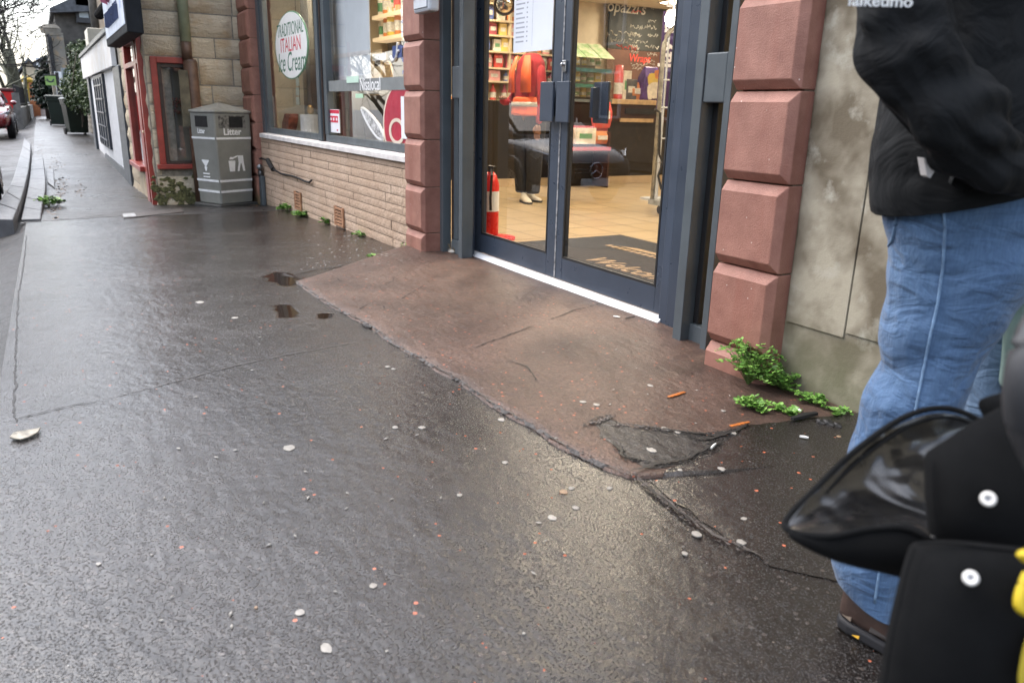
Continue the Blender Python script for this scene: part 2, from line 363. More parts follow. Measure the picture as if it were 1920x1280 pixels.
tag(tag(b.build('rubble', mat('crumbled_tarmac', (.085, .068, .060), .5, .5, 70, .4, 200, col2=(.03, .026, .024))), kind='stuff'), 'crumbled tarmac chips along the broken edge of the red-brown apron', 'rubble')
ribbon('seam', [zp(*q, -.02) + Vector((0, -.012, 0)) for q in edge_px], .004, M_CRACK, .0040, jit=1.0)
ribbon('seam', [zp(*q) for q in [(1190, 897), (1225, 925), (1270, 960), (1330, 1000), (1390, 1030), (1436, 1050)]], .008, M_SEAM, .0100, zf=az, jit=.9)
ribbon('seam', [zp(*q) for q in [(1196, 905), (1240, 940), (1300, 985)]], .007, M_CRACK, .0118, zf=az, jit=1.0)
ribbon('seam', [gp(*q) for q in [(553, 514), (600, 505), (660, 498), (700, 487), (760, 479)]], .02, M_CRACK, .008)
for px in ([(672, 578), (690, 566), (718, 570), (722, 578)], [(720, 530), (735, 525), (740, 516)], [(750, 560), (775, 545), (795, 535)], [(1030, 602), (1080, 582), (1140, 568)], [(950, 680), (985, 690), (1010, 722)], [(880, 660), (930, 640), (1000, 612)], [(630, 512), (640, 520)]):
    ribbon('crack', [zp(*q) for q in px], .006, M_CRACK, .0030, zf=az, jit=1.0)
ribbon('crack', [gp(*q) for q in [(50, 440), (44, 500), (34, 560), (30, 630), (29, 700), (26, 760), (28, 792)]], .006, M_CRACK, .0022, jit=1.0)
ribbon('crack', [gp(*q) for q in [(28, 786), (90, 770), (150, 757), (190, 750)]], .007, M_CRACK, .003, jit=1.0)
ribbon('seam', [gp(*q) for q in [(190, 750), (300, 722), (420, 690), (560, 662), (680, 640)]], .006, M_SEAM, .003, jit=.9)
ribbon('crack', [gp(*q) for q in [(100, 414), (170, 407), (200, 403)]], .022, M_CRACK, .005, jit=1.0)
ribbon('seam', [gp(*q) for q in [(0, 424), (60, 416), (140, 411), (240, 404), (310, 397)]], .035, M_SEAM, .004, jit=.6)
# manhole / drain cover strip at the change of level
b = MB()
c0, c1, c2, c3 = [gp(*q, .004) for q in [(226, 404), (340, 391), (345, 398), (232, 410)]]
b.face([c0, c1, c2, c3]); o = b.build('drain_cover', mat('worn_iron', (.06, .05, .045), .45, .3, 30, .5, 60), solid=.012)
tag(o, 'rusty brown drain cover strip set across the pavement before the litter bin', 'drain cover')
b = MB(); b.face([gp(*q, .009) for q in [(230, 402), (252, 400), (256, 406), (232, 408)]]); o = b.build('cover_plate', mat('pale_concrete', (.34, .34, .34), .4, .2, 20), solid=.012)
tag(o, 'small pale square cover plate at the left end of the drain strip', 'cover plate')
# stepped kerb stones on the left
def kz(x, off): return .027*(max(x, -13.5)+3)*.75 + off
def unk(px, py, off):
    z = -.2
    for _ in range(15): p = zp(px, py, z); z = kz(p.x, off)
    return Vector((p.x, p.y, z))
def slab(L, Rr, off, label):
    th = thing('kerb_step', label, 'kerb', unk(*L[0], off), 'stepped kerb stones beside the footpath')
    l = [unk(*q, off) for q in L]; r = [unk(*q, off) for q in Rr]
    def along(P, t):
        f = t*(len(P)-1); i = min(int(f), len(P)-2); return P[i].lerp(P[i+1], f-i)
    n = 9 if off > -.01 else 7
    for k in range(n):
        t0, t1 = k/n, (k+1)/n
        a, b_, c, d = along(l, t0), along(r, t0), along(r, t1), along(l, t1)
        g = (d-a)*.008
        a, b_ = a+g, b_+g; c, d = c-g, d-g
        dz = Vector((0, 0, .004*noise.noise(a*4)))
        mb = MB(); mb.loft([[q-Vector((0, 0, .32)) for q in (a, b_, c, d)], [q+dz for q in (a, b_, c, d)]])
        mb.build('kerb_stone', M_KERB, th, bevel=.012)
slab([(-30, 410), (11, 363), (22, 341), (33, 306), (43, 271), (46, 247)], [(24, 411), (37, 381), (49, 340), (55, 310), (57.5, 282), (58, 258)], .06, 'tallest and longest run of grey kerb stones, next to the parked cars')
slab([(39, 411), (47, 375), (54, 343), (57, 315), (59.5, 291)], [(76.5, 410), (79, 383), (87, 350), (83, 311), (79, 284)], -.02, 'middle step of grey kerb stones, beside a tuft of grass')
slab([(88.6, 341), (86, 320), (84, 302)], [(103, 352), (101, 320), (97, 301)], -.075, 'shortest and lowest step of pale kerb stones, touching the footpath')
# ================================================================== the shop front
M_RED = mat('red_sandstone', (.33, .135, .095), .62, .16, 7, .45, 220, col2=(.235, .095, .07))
M_MORTAR = mat('dark_mortar', (.17, .12, .085), .9, .2, 30)
def stain_stone():
    """red sandstone with green algae low down and pale specks"""
    m, nt, b, v = base('red_sandstone_pier'); n1 = noi(nt, v, 7, 6, .65); z = sep(nt, v)[2]
    c = mix(nt, ramp(nt, n1, [(.3, 0.), (.7, 1.)]), (.235, .102, .073), (.385, .185, .137))
    st = noi(nt, scaled(nt, v, (9, 9, 1.6)), 1.0, 4); c = mix(nt, ramp(nt, st, [(.52, 0.), (.7, .55)]), c, (.27, .095, .065))
    al = math_(nt, 'ADD', z, math_(nt, 'MULTIPLY', math_(nt, 'SUBTRACT', noi(nt, v, 7, 4), .5), .45))
    c = mix(nt, ramp(nt, al, [(.0, .9), (.26, 0.)]), c, (.085, .075, .03))
    sp = math_(nt, 'MULTIPLY', math_(nt, 'GREATER_THAN', sep(nt, vor(nt, v, 75, 'F1', 'Color'))[0], .988), math_(nt, 'LESS_THAN', vor(nt, v, 75), .2))
    c = mix(nt, sp, c, (.62, .52, .46)); nt.links.new(c, b.inputs['Base Color']); b.inputs['Roughness'].default_value = .58
    bump(nt, b, noi(nt, v, 160, 5, .7), .4, .008); return m
M_PIER = stain_stone()
M_STEEL = mat('grey_steel', (.088, .105, .115), .38, .10, 4, .05, 60)
M_BLUE = mat('slate_blue_door_paint', (.044, .058, .082), .33, .10, 3, .06, 200)
M_BLUEL = mat('slate_blue_door_frame', (.052, .068, .096), .36, .10, 3, .06, 200)
M_BLACK = mat('black_rubber', (.012, .012, .013), .5, .1)
M_WHITE = mat('white_paint', (.78, .78, .77), .5, .06, 12, .1, 60)
M_BROWN = mat('dark_brown_timber', (.045, .026, .018), .5, .2, 12)
M_GLASS = glass('shop_glass', boost=1.8); M_GLASSW = glass('window_glass', boost=1.7)
M_LTGREY = mat('light_grey_metal', (.50, .53, .57), .35, .06)
def brick_mat():
    m, nt, b, v = base('sawn_stone_courses')
    n1 = noi(nt, v, 4, 3); fine = noi(nt, v, 55, 5, .7); z = sep(nt, v)[2]
    c = mix(nt, ramp(nt, n1, [(.3, 0.), (.7, 1.)]), (.52, .365, .255), (.65, .49, .365))
    c = mix(nt, ramp(nt, fine, [(.42, .55), (.6, 0.)]), c, (.36, .245, .165))
    al = math_(nt, 'ADD', z, math_(nt, 'MULTIPLY', math_(nt, 'SUBTRACT', noi(nt, v, 5, 4), .5), .35))
    c = mix(nt, ramp(nt, al, [(-.10+.25, .85), (.13+.13, 0.)]), c, (.105, .10, .05)) if False else mix(nt, ramp(nt, math_(nt, 'ADD', al, .5), [(.40, .85), (.62, 0.)]), c, (.10, .10, .05))
    nt.links.new(c, b.inputs['Base Color']); b.inputs['Roughness'].default_value = .8
    bump(nt, b, math_(nt, 'ADD', fine, noi(nt, v, 18, 4)), .7, .012); return m
M_BRICK = brick_mat()
def render_mat():
    m, nt, b, v = base('stained_cement_render'); z = sep(nt, v)[2]
    n1 = noi(nt, v, 5.0, 3, .55, .2); n2 = noi(nt, v, 7, 5, .6)
    c = mix(nt, ramp(nt, n1, [(.36, 0.), (.62, 1.)]), (.15, .12, .078), (.41, .365, .275))
    c = mix(nt, ramp(nt, n2, [(.56, 0.), (.72, .75)]), c, (.54, .51, .42))
    c = mix(nt, ramp(nt, math_(nt, 'ADD', math_(nt, 'MULTIPLY', z, 1.2), math_(nt, 'MULTIPLY', math_(nt, 'SUBTRACT', n1, .5), .7)), [(.05, .75), (.36, 0.)]), c, (.165, .16, .095))
    nt.links.new(c, b.inputs['Base Color']); b.inputs['Roughness'].default_value = .75
    bump(nt, b, noi(nt, v, 60, 5, .65), .25, .008); return m
M_RENDER = render_mat()
YF = 2.38
shop = thing('shop_building', 'corner grocery shop with red sandstone piers and grey glazed shopfront', 'shop', (-6.5, 2.4, -.25))
def pier(x0, x1, cl, cr, z_lo, n, yback, first_h):
    """banded rusticated pier; z_lo = lower front edge of the first full block"""
    b = MB(); P = .3447; top_ch, bot_ch = .043, .036; H = P-.082
    def block(za, zb, bev_b=True):
        zb_, za_ = zb+top_ch, za-(bot_ch if bev_b else 0); y1 = YF+.028
        f = [Vector((x, YF, z)) for x, z in ((x0, za), (x1, za), (x1, zb), (x0, zb))]
        g = [Vector((x, y1, z)) for x, z in ((x0-cl, za_), (x1+cr, za_), (x1+cr, zb_-.003), (x0-cl, zb_-.003))]
        h = [Vector((p.x, yback, p.z)) for p in g]
        b.loft([f, g, h])
    block(z_lo-P*0-.082-first_h, z_lo-.082, False)
    for k in range(n): block(z_lo+k*P, z_lo+k*P+H)
    k = MB(); k.box(x0-cl+.012, x1+cr-.004, YF+.05, yback-.012, -.6, z_lo+n*P-.02); k.build('pier_core', M_MORTAR, shop)
    return b.build('pier', M_PIER, shop, bevel=.0035)
pier(-2.345, -2.055, .0, .03, .152, 7, 2.60, .25)
pier(-5.690, -5.395, .03, .02, .178, 7, 2.62, .42)
pier(-11.30, -10.80, .02, .04, .170, 7, 2.62, .70)
# cement-rendered wall right of the door
rw = thing('rendered_wall', 'blotchy grey-brown cement rendered wall behind the person in jeans', 'wall', (1, 2.6, 0))
b = MB(); b.box(-2.03, 4.5, 2.482, 2.75, -.3, 2.98); b.build('wall', M_RENDER, rw)
pz = yp(1530, 618, 2.478).z; px1 = yp(1582, 630, 2.478).x
b = MB(); b.box(-2.013, px1, 2.474, 2.4805, pz, 2.95); b.build('render_panel', M_RENDER, rw, bevel=.002)
b = MB(); b.box(px1+.006, 3.5, 2.476, 2.4808, pz+.02, 2.95); b.build('render_panel', M_RENDER, rw, bevel=.002)
# ---- stall riser of coursed stone below the window
def courses():
    b = MB(); hs = [.052, .075, .078, .072, .080, .070, .074, .082, .066, .080, .078, .07, .07]; z = .632
    rnd = random.Random(3)
    x_l, x_r = -10.76, -5.715
    for i, h in enumerate(hs):
        x = x_l - rnd.random()*.4
        while x < x_r:
            w = rnd.uniform(.35, 1.15); a, c = max(x, x_l), min(x+w, x_r)
            if c-a > .02:
                d = rnd.uniform(0, .006); y = 2.462-d; g = .0025
                q = [Vector((a+g, y, z-h+g)), Vector((c-g, y, z-h+g)), Vector((c-g, y, z-g)), Vector((a+g, y, z-g))]
                # rock-faced front: subdivided and roughened
                nx, nz = max(2, int((c-a)/.03)), 3; V = []
                for r_ in range(nz+1):
                    row = []
                    for s_ in range(nx+1):
                        p = q[0].lerp(q[1], s_/nx).lerp(q[3].lerp(q[2], s_/nx), r_/nz); e = 0 if (r_ in (0, nz) or s_ in (0, nx)) else 1
                        p.y += -.004*abs(noise.noise(p*22))*e + (.0015 if not e else 0); row.append(b.bm.verts.new(p))
                    V.append(row)
                for r_ in range(nz):
                    for s_ in range(nx): b.bm.faces.new((V[r_][s_], V[r_][s_+1], V[r_+1][s_+1], V[r_+1][s_]))
            x += w
        z -= h
    b.build('stone_course_facing', M_BRICK, shop)
    b = MB(); b.box(-10.8, -5.7, 2.472, 2.75, -.6, .634); b.build('stall_riser', M_MORTAR, shop)
courses()
b = MB(); b.prism([(2.425, .636), (2.425, .682), (2.432, .688), (2.56, .700), (2.56, .636)], 'x', -10.66, -5.72); b.build('sill', mat('white_sill_paint', (.74, .70, .67), .55, .1, 9, .35, 40), shop, bevel=.004)
# ---- display window
def frame(name, x0, x1, y0, y1, z0, z1, m=M_STEEL, parent=shop, bev=.003):
    b = MB(); b.box(x0, x1, y0, y1, z0, z1); return b.build(name, m, parent, bevel=bev)
wf = frame('window_frame', -10.76, -10.62, 2.50, 2.58, .702, 2.5)
frame('frame_post', -10.618, -10.47, 2.515, 2.58, .702, 2.5)
frame('frame_rail', -10.468, -8.24, 2.505, 2.58, .702, .765); frame('frame_rail', -8.06, -5.70, 2.505, 2.58, .702, .765)
frame('mullion', -8.24, -8.14, 2.482, 2.60, .699, 2.5); frame('mullion_shadow_gap', -8.138, -8.105, 2.50, 2.60, .702, 2.5, M_BROWN); frame('mullion', -8.103, -8.0, 2.512, 2.60, .767, 2.5)
frame('frame_head', -10.76, -5.7, 2.49, 2.60, 2.502, 2.62)
def pane(x0, x1, y, z0, z1, m, parent=shop, name='window_glass'):
    b = MB(); b.face([(x0, y, z0), (x1, y, z0), (x1, y, z1), (x0, y, z1)]); return b.build(name, m, parent)
pane(-10.468, -8.242, 2.545, .767, 2.5, M_GLASSW); pane(-7.998, -5.7, 2.545, .767, 2.5, M_GLASSW)
# ---- upper part of the building
M_ASHLAR = mat('brown_ashlar', (.26, .20, .14), .8, .2, 2.5, .5, 40)
b = MB(); b.box(-11.3, -2.03, 2.36, 2.62, 2.625, 2.98); b.build('fascia', M_STEEL, shop, bevel=.01)
b = MB(); b.box(-11.3, 4.5, 2.34, 10.8, 2.985, 3.06); b.build('flat_roof', mat('lead_flashing', (.12, .125, .13), .5, .15, 5), shop, bevel=.01)
# side, back walls and interior shell
M_INWALL = mat('cream_shop_wall', (.70, .62, .47), .7, .06)
M_CEIL = mat('shop_ceiling', (.74, .70, .62), .8, .05)
b = MB(); b.box(-11.2, -1.5, 10.6, 10.75, -.1, 2.75); b.box(-11.25, -11.05, 2.76, 10.6, -.1, 2.75); b.box(-1.6, -1.45, 2.76, 10.6, -.1, 2.75); b.build('inner_wall', M_INWALL, shop)
b = MB(); b.box(-11.2, -1.5, 2.62, 10.7, 2.752, 2.9); b.build('ceiling', M_CEIL, shop)
# ---- entrance: steel outer frame
eb = -.02
for nm, x0, x1, y0, y1 in (('steel_post', -5.432, -5.325, 2.53, 2.60), ('steel_post', -5.062, -5.005, 2.53, 2.62), ('steel_post', -2.722, -2.665, 2.53, 2.62), ('steel_post', -2.532, -2.494, 2.53, 2.60)):
    frame(nm, x0, x1, y0, y1, eb, 2.62)
frame('timber_reveal', -5.32, -5.285, 2.60, 2.70, eb, 2.62, M_BROWN)
frame('sidelight_rail', -5.283, -5.064, 2.58, 2.64, eb, .10); frame('sidelight_rail', -2.663, -2.534, 2.58, 2.64, eb, .085)
frame('sidelight_post', -5.283, -5.21, 2.60, 2.64, .102, 2.62); frame('sidelight_post', -2.663, -2.63, 2.60, 2.66, .088, 2.62, M_BLACK)
pane(-5.21, -5.064, 2.615, .102, 2.62, glass('dark_sidelight', (.10, .11, .11)), name='sidelight_glass'); pane(-2.628, -2.534, 2.615, .088, 2.62, M_GLASS, name='sidelight_glass')
zl0, zl1 = yp(855, 185, 2.57).z, yp(855, 125, 2.57).z
frame('lock_box', -5.20, -5.066, 2.545, 2.615, zl0, zl1, bev=.006)
zl0, zl1 = yp(1345, 193, 2.55).z, yp(1345, 99, 2.55).z
frame('lock_box', -2.663, -2.536, 2.535, 2.612, zl0, zl1, bev=.006)
b = MB(); b.box(-5.45, -2.49, 2.55, 2.78, 2.622, 2.75); b.build('door_head', M_STEEL, shop)
# jambs
frame('door_jamb', -5.235, -5.165, 2.665, 2.76, .0, 2.62, M_BLUEL, bev=.004); frame('door_jamb', -5.163, -5.118, 2.69, 2.76, .0, 2.62, M_BLUE)
frame('door_jamb', -2.985, -2.925, 2.665, 2.76, .0, 2.62, M_BLUEL, bev=.004); frame('door_jamb', -3.0, -2.987, 2.69, 2.76, .0, 2.62, M_BLUE)
frame('reveal_cover', -5.06, -5.055, 2.64, 2.66, .0, 2.62, M_BLUE); frame('reveal_cover', -2.922, -2.70, 2.66, 2.70, -.02, 2.62, M_BLUE)
def leaf(x0, x1, g0, g1, label):
    d = MB(); d.box(x0, g0, 2.70, 2.745, .034, 2.6); d.box(g1, x1, 2.70, 2.745, .034, 2.6); d.box(g0, g1, 2.7005, 2.7445, .034, .172); d.box(g0, g1, 2.7005, 2.7445, 2.48, 2.6)
    o = d.build('door', M_BLUE, shop, bevel=.003); o['label'] = label
    g = MB(); g.face([(g0, 2.718, .172), (g1, 2.718, .172), (g1, 2.718, 2.48), (g0, 2.718, 2.48)]); g.build('glass', M_GLASS, o)
    s = MB(); s.box(g0, g0+.012, 2.698, 2.712, .172, 2.48); s.box(g1-.012, g1, 2.698, 2.712, .172, 2.48); s.box(g0+.012, g1-.012, 2.6985, 2.712, .172, .186); s.build('glazing_bead', M_BLACK, o)
    return o
dl = leaf(-5.115, -4.034, -5.025, -4.135, 'left door leaf with a white notice on its glass')
dr = leaf(-4.026, -3.003, -3.955, -3.065, 'right door leaf with the welcome mat behind it')
b = MB(); b.box(-4.036, -4.024, 2.6965, 2.7, .04, 2.58); b.build('meeting_strip', mat('worn_seal', (.30, .30, .30), .6, .4, 30), dl)
h0, h1 = yp(1040, 229, 2.63).z, yp(1040, 153, 2.63).z
xa, xb, xc, xd = yp(1012, 190, 2.63).x, yp(1036, 190, 2.63).x, yp(1042, 190, 2.63).x, yp(1066, 190, 2.63).x
for d_, a, c in ((dl, xa, xb), (dr, xc, xd)):
    b = MB(); b.box(a, c, 2.630, 2.645, h0, h1); b.box(a+.01, a+.03, 2.645, 2.70, h0+.03, h1-.03); b.build('handle', M_BLUE, d_, bevel=.004)
b = MB(); b.box(xd+.02, xd+.16, 2.79, 2.805, h0, h1); b.box(xd+.05, xd+.075, 2.744, 2.79, h0+.03, h1-.03); b.build('handle', M_BLUE, dr, bevel=.004)
kz_ = yp(1058, 125, 2.69).z; kx = yp(1058, 125, 2.69).x
b = MB(); b.box(kx-.018, kx+.018, 2.685, 2.70, kz_-.03, kz_+.035); b.lathe([(.006, 0), (.011, .004), (.011, .02), (0, .022)], (kx, 2.687, kz_+.01), 10, (0, -1, 0)); b.build('lock_cylinder', mat('chrome', (.6, .6, .6), .2, .05, metal=1), dl, bevel=.003)
b = MB(); b.prism([(2.645, .0), (2.645, .008), (2.672, .030), (2.699, .032), (2.699, -.01)], 'x', -5.245, -2.965); b.build('threshold', mat('white_threshold_paint', (.80, .80, .80), .45, .08, 10, .1, 60), shop, bevel=.002)
# ---- things fixed to the shop front
def on_plane(name, label, cat, px_rect, Y, m, th=.003, group=None, parent=None):
    (xa, ya), (xb, yb) = px_rect; p, q = yp(xa, yb, Y), yp(xb, ya, Y)
    b = MB(); b.origin = (p.x, Y, p.z); b.box(p.x, q.x, Y-th, Y, p.z, q.z); o = b.build(name, m, parent)
    if label: tag(o, label, cat, group)
    return o, p, q
# white box on the middle pier
a, c = yp(789, 27, 2.34), yp(821, 0, 2.34)
t = thing('meter_box', 'pale grey metal box fixed high on the red pier left of the doors', 'box', (a.x, 2.34, a.z))
b = MB(); b.box(a.x-.04, a.x+.225, 2.30, 2.378, a.z, a.z+.30); b.build('casing', M_LTGREY, t, bevel=.018)
b = MB(); b.box(a.x-.015, a.x+.2, 2.292, 2.300, a.z+.025, a.z+.275); b.build('lid', M_LTGREY, t, bevel=.01)
M_SCREW = mat('screw_zinc', (.3, .3, .3), .4, .1, metal=1)
for dx in (.0, .18):
    b = MB(); b.lathe([(.008, 0), (.008, .006), (.004, .008)], (a.x+dx, 2.292, a.z+.09), 10, (0, -1, 0)); b.build('screw', M_SCREW, t)
# oval sign on the left display window
c = yp(548, 83, 2.54); e0, e1 = yp(548, 19, 2.54), yp(548, 149, 2.54); l_, r_ = yp(516, 83, 2.54), yp(578, 83, 2.54)
rx, rz_ = (r_.x-l_.x)/2, (e0.z-e1.z)/2; cx = (l_.x+r_.x)/2; cz = (e0.z+e1.z)/2
t = thing('oval_sign', 'white oval sign with a green rim and three lines of writing on the window', 'sign', (cx, 2.545, cz))
b = MB(); b.prism(ellipse(cx, cz, rx, rz_), 'y', 2.538, 2.544); b.build('rim', mat('sign_green', (.10, .26, .14), .4, .1), t)
b = MB(); b.prism(ellipse(cx, cz, rx*.955, rz_*.965), 'y', 2.535, 2.538); b.build('face', mat('sign_white', (.80, .80, .79), .4, .03), t)
GR, RDT = mat('sign_letter_green', (.03, .14, .08), .5, .1), mat('sign_letter_red', (.55, .02, .05), .5, .1)
for body, zz, sz, mm, sx_, sh in (('TRADITIONAL', .47, .20, GR, .84, 0), ('ITALIAN', .02, .22, RDT, 1.06, 0), ('Ice Cream', -.50, .30, GR, .92, .25)):
    lettering(body, sz, (cx, 2.5345, cz+zz*rz_), (1, 0, 0), (0, 0, 1), mm, 'lettering', t, .0006, sx=sx_, shear=sh)
# grey strip with the shop name across the right display window
p, q = yp(617, 172, 2.535), yp(758, 146, 2.535)
t = thing('name_strip', 'grey strip with white shop lettering across the right display window', 'sign', (p.x, 2.54, p.z))
b = MB(); b.box(p.x, -5.7, 2.532, 2.543, p.z, q.z+.01); b.build('strip', mat('grey_vinyl', (.20, .215, .215), .45, .06), t)
lettering('Nisalocal', .155, (yp(693, 159, 2.53).x, 2.5315, (p.z+q.z)/2+.005), (1, 0, 0), (0, 0, 1), mat('white_vinyl', (.85, .85, .85), .4, .02), 'lettering', t, .0006, sx=.92, bold=.001)
# stickers
o, p, q = on_plane('leaflet', 'white leaflet with a red pictogram square standing low in the right window', 'leaflet', ((617, 250), (638, 205)), 2.541, mat('paper_white', (.78, .79, .81), .6, .03))
o.location = o.location
tt = o
w, hgt = q.x-p.x, q.z-p.z
M_RPRINT = mat('red_print', (.62, .02, .06), .5, .1)
b = MB(); b.box(p.x+.08*w, p.x+.86*w, 2.5365, 2.5378, p.z+.28*hgt, p.z+.56*hgt); b.build('pictogram', M_RPRINT, tt)
b = MB(); b.box(p.x, q.x, 2.5366, 2.5379, p.z+.02*hgt, p.z+.17*hgt); b.build('red_band', M_RPRINT, tt)
M_WPRINT = mat('white_print', (.8, .8, .8), .5, .03)
for k in range(3):
    b = MB(); xx = p.x+(.2+.27*k)*w; b.prism(ellipse(xx, p.z+.42*hgt, .07*w, .07*hgt, 14), 'y', 2.5355, 2.5364); b.build('pictogram_mark', M_WPRINT, tt)
b = MB(); b.prism(ellipse(p.x+.78*w, p.z+.88*hgt, .06*w, .04*hgt, 14), 'y', 2.5356, 2.5366); b.build('red_dot', M_RPRINT, tt)
# round red sticker with a ring, half hidden by the pier
cc = yp(757, 235, 2.541)
t = thing('round_sticker', 'large round red sticker with cream rim at the lower right of the window', 'sticker', (cc.x, 2.541, cc.z))
rr = cc.x - yp(719, 235, 2.541).x
rr = min(rr, .75)
CR = mat('cream_print', (.72, .62, .50), .5, .05)
def clip_disc(b, cx, cz, r0, y0, y1, zmin, n=60):
    pts = [(cx+r0*math.cos(2*math.pi*k/n), max(zmin, cz+r0*math.sin(2*math.pi*k/n)*.78)) for k in range(n)]
    b.prism(pts, 'y', y0, y1)
b = MB(); clip_disc(b, cc.x, cc.z, rr, 2.538, 2.541, .77); b.build('rim', CR, t)
b = MB(); clip_disc(b, cc.x, cc.z, rr*.93, 2.5355, 2.5378, .772); b.build('face', mat('red_vinyl', (.42, .010, .04), .4, .1), t)
b = MB(); rc = yp(744, 250, 2.534); n = 28
for k in range(n):
    a0, a1 = 2*math.pi*k/n, 2*math.pi*(k+1)/n; r0, r1 = .17, .125
    b.loft([[(rc.x+r0*math.cos(a), yy, rc.z+.015+r0*.62*math.sin(a)) for a, yy in ((a0, 2.532), (a1, 2.532), (a1, 2.5352), (a0, 2.5352))], [(rc.x+r1*math.cos(a), yy, rc.z+.015+r1*.62*math.sin(a)) for a, yy in ((a0, 2.532), (a1, 2.532), (a1, 2.5352), (a0, 2.5352))]])
b.build('ring', CR, t)
# narrow white notice beside the pier
o, p, q = on_plane('notice', 'narrow white notice with small print beside the pier, over the red sticker', 'notice', ((752, 261), (764, 181)), 2.531, mat('notice_paper', (.76, .79, .82), .6, .03)); tt = o
lettering('a  4  1', .09, ((p.x+q.x)/2, 2.527, p.z+.28), (0, 0, 1), (-1, 0, 0), mat('blue_print', (.10, .16, .40), .5, .1), 'lettering', tt, .0005)
b = MB(); b.box(p.x+.02, q.x-.06, 2.526, 2.5275, q.z-.14, q.z-.09); b.build('print_block', M_BLACK, tt)
# oval silver ornament in the window
t = thing('silver_ornament', 'long oval silver ornament lying slanted at the bottom of the right window', 'ornament', yp(702, 238, 2.62))
cz0 = yp(702, 238, 2.62); b = MB(); ca, sa = math.cos(R(-38)), math.sin(R(-38)); pts = []
for k in range(40):
    a = 2*math.pi*k/40; u, w_ = .34*math.cos(a), .085*math.sin(a)*(1+.25*math.cos(a)); pts.append((cz0.x+u*ca-w_*sa, cz0.z+.03+(u*sa+w_*ca)*.62))
b.prism(pts, 'y', 2.60, 2.625); b.build('body', mat('crumpled_silver', (.62, .61, .60), .3, .5, 22, .9, 26, metal=.3), t, bevel=.01)
b = MB()
b.tube([(x, 2.60, z) for x, z in pts]+[(pts[0][0], 2.60, pts[0][1])], .012, 6); b.build('rim', M_WHITE, t)
# roller blind and its cord
t = thing('roller_blind', 'pale blue-white roller blind half lowered inside the right display window', 'blind', yp(650, 60, 2.66))
p, q = yp(628, 144, 2.66), yp(692, 0, 2.66)
b = MB(); b.box(p.x, q.x, 2.655, 2.662, p.z, 2.55); b.build('cloth', mat('blind_cloth', (.72, .78, .82), .7, .04, 3, .1, 300), t)
b = MB(); b.box(p.x-.03, q.x+.01, 2.648, 2.668, p.z-.055, p.z+.0); b.build('bottom_bar', mat('blind_bar', (.78, .80, .82), .5, .03), t, bevel=.004)
b = MB(); b.box(p.x+.005, q.x-.005, 2.652, 2.656, p.z+.17, p.z+.21); b.build('hem', M_WHITE, t)
cl = [yp(*k, 2.62) for k in ((617, -40), (614, 40), (611, 80), (612, 100), (618, 110), (624, 110), (627, 100), (624, 40), (620, -40))]
b = MB(); b.tube(cl, .006, 6); b.build('cord', M_WHITE, t)
# small cards in the right window
o, p, q = on_plane('taxi_card', 'white card with mirrored taxi lettering in the right window', 'card', ((698, 112), (724, 103)), 2.70, mat('card_white', (.74, .74, .72), .6, .04)); tt = o
lettering('IXAT', (q.z-p.z)*1.15, ((p.x+q.x)/2, 2.694, (p.z+q.z)/2), (1, 0, 0), (0, 0, 1), M_BLACK, 'lettering', tt, .0006, sx=1.5, bold=.003)
o, p, q = on_plane('blue_sticker', 'square dark blue sticker with a white swirl in the right window', 'sticker', ((736, 108), (754, 87)), 2.541, mat('sticker_blue', (.03, .06, .20), .4, .1)); tt = o
cx_, cz_ = (p.x+q.x)/2-.02, (p.z+q.z)/2; b = MB()
b.tube([(cx_-.11+.1*t_, 2.536, cz_-.03-.035*math.sin(t_*2.6)+.0*t_) for t_ in lin(0, 1.9, 14)], .011, 6)
b.tube([(cx_+.02+.02*t_, 2.536, cz_-.04+.11*t_) for t_ in lin(0, 1, 8)], .010, 6); b.build('white_swirl', M_WHITE, tt)
o, p, q = on_plane('green_note', 'pale green paper note stuck across the grey name strip', 'note', ((650, 155), (673, 144)), 2.530, mat('note_green', (.52, .70, .58), .7, .05))
o, p, q = on_plane('green_note', 'small pale green paper note just below the grey name strip', 'note', ((667, 184), (681, 176)), 2.540, mat('note_green_2', (.45, .68, .48), .7, .05))
# paper notice on the left door leaf
p, q = yp(963, 100, 2.7125), yp(1039, 0, 2.7125)
t = thing('door_notice', 'white double-page notice with faint print on the left door glass', 'notice', (p.x, 2.712, p.z))
b = MB(); b.box(p.x, q.x, 2.7095, 2.7125, p.z, p.z+.86); b.build('paper', mat('notice_white', (.77, .80, .85), .6, .02), t)
PR = mat('faint_grey_print', (.42, .44, .50), .6, .1); b = MB(); rnd = random.Random(5); W = q.x-p.x
for col, (f0, f1) in enumerate(((.06, .30), (.34, .38), (.56, .70), (.76, .84), (.88, .94))):
    for k in range(22 if col < 2 else 9):
        z = p.z + (.06+.028*k if col < 2 else .40+.045*k); f = f0+(f1-f0)*rnd.uniform(.7, 1)
        b.box(p.x+f0*W, p.x+f*W, 2.7088, 2.7094, z, z+.009)
for f in (.0, .5): b.box(p.x+(f+.02)*W, p.x+(f+.44)*W, 2.7088, 2.7094, p.z+.365+f*.02, p.z+.3675+f*.02)
b.box(p.x+.495*W, p.x+.499*W, 2.7088, 2.7094, p.z+.03, p.z+.83); b.build('print', PR, t)
b = MB()
for fx in (.07, .43):
    c_ = (p.x+fx*W, p.z+.66)
    for k in range(4):
        a = math.pi*k/4+.3; d = Vector((math.cos(a), 0, math.sin(a)))*.032; b.tube([Vector((c_[0], 2.7087, c_[1]))-d, Vector((c_[0], 2.7087, c_[1]))+d], .0055, 5)
b.build('snowflake_mark', M_RPRINT, t)
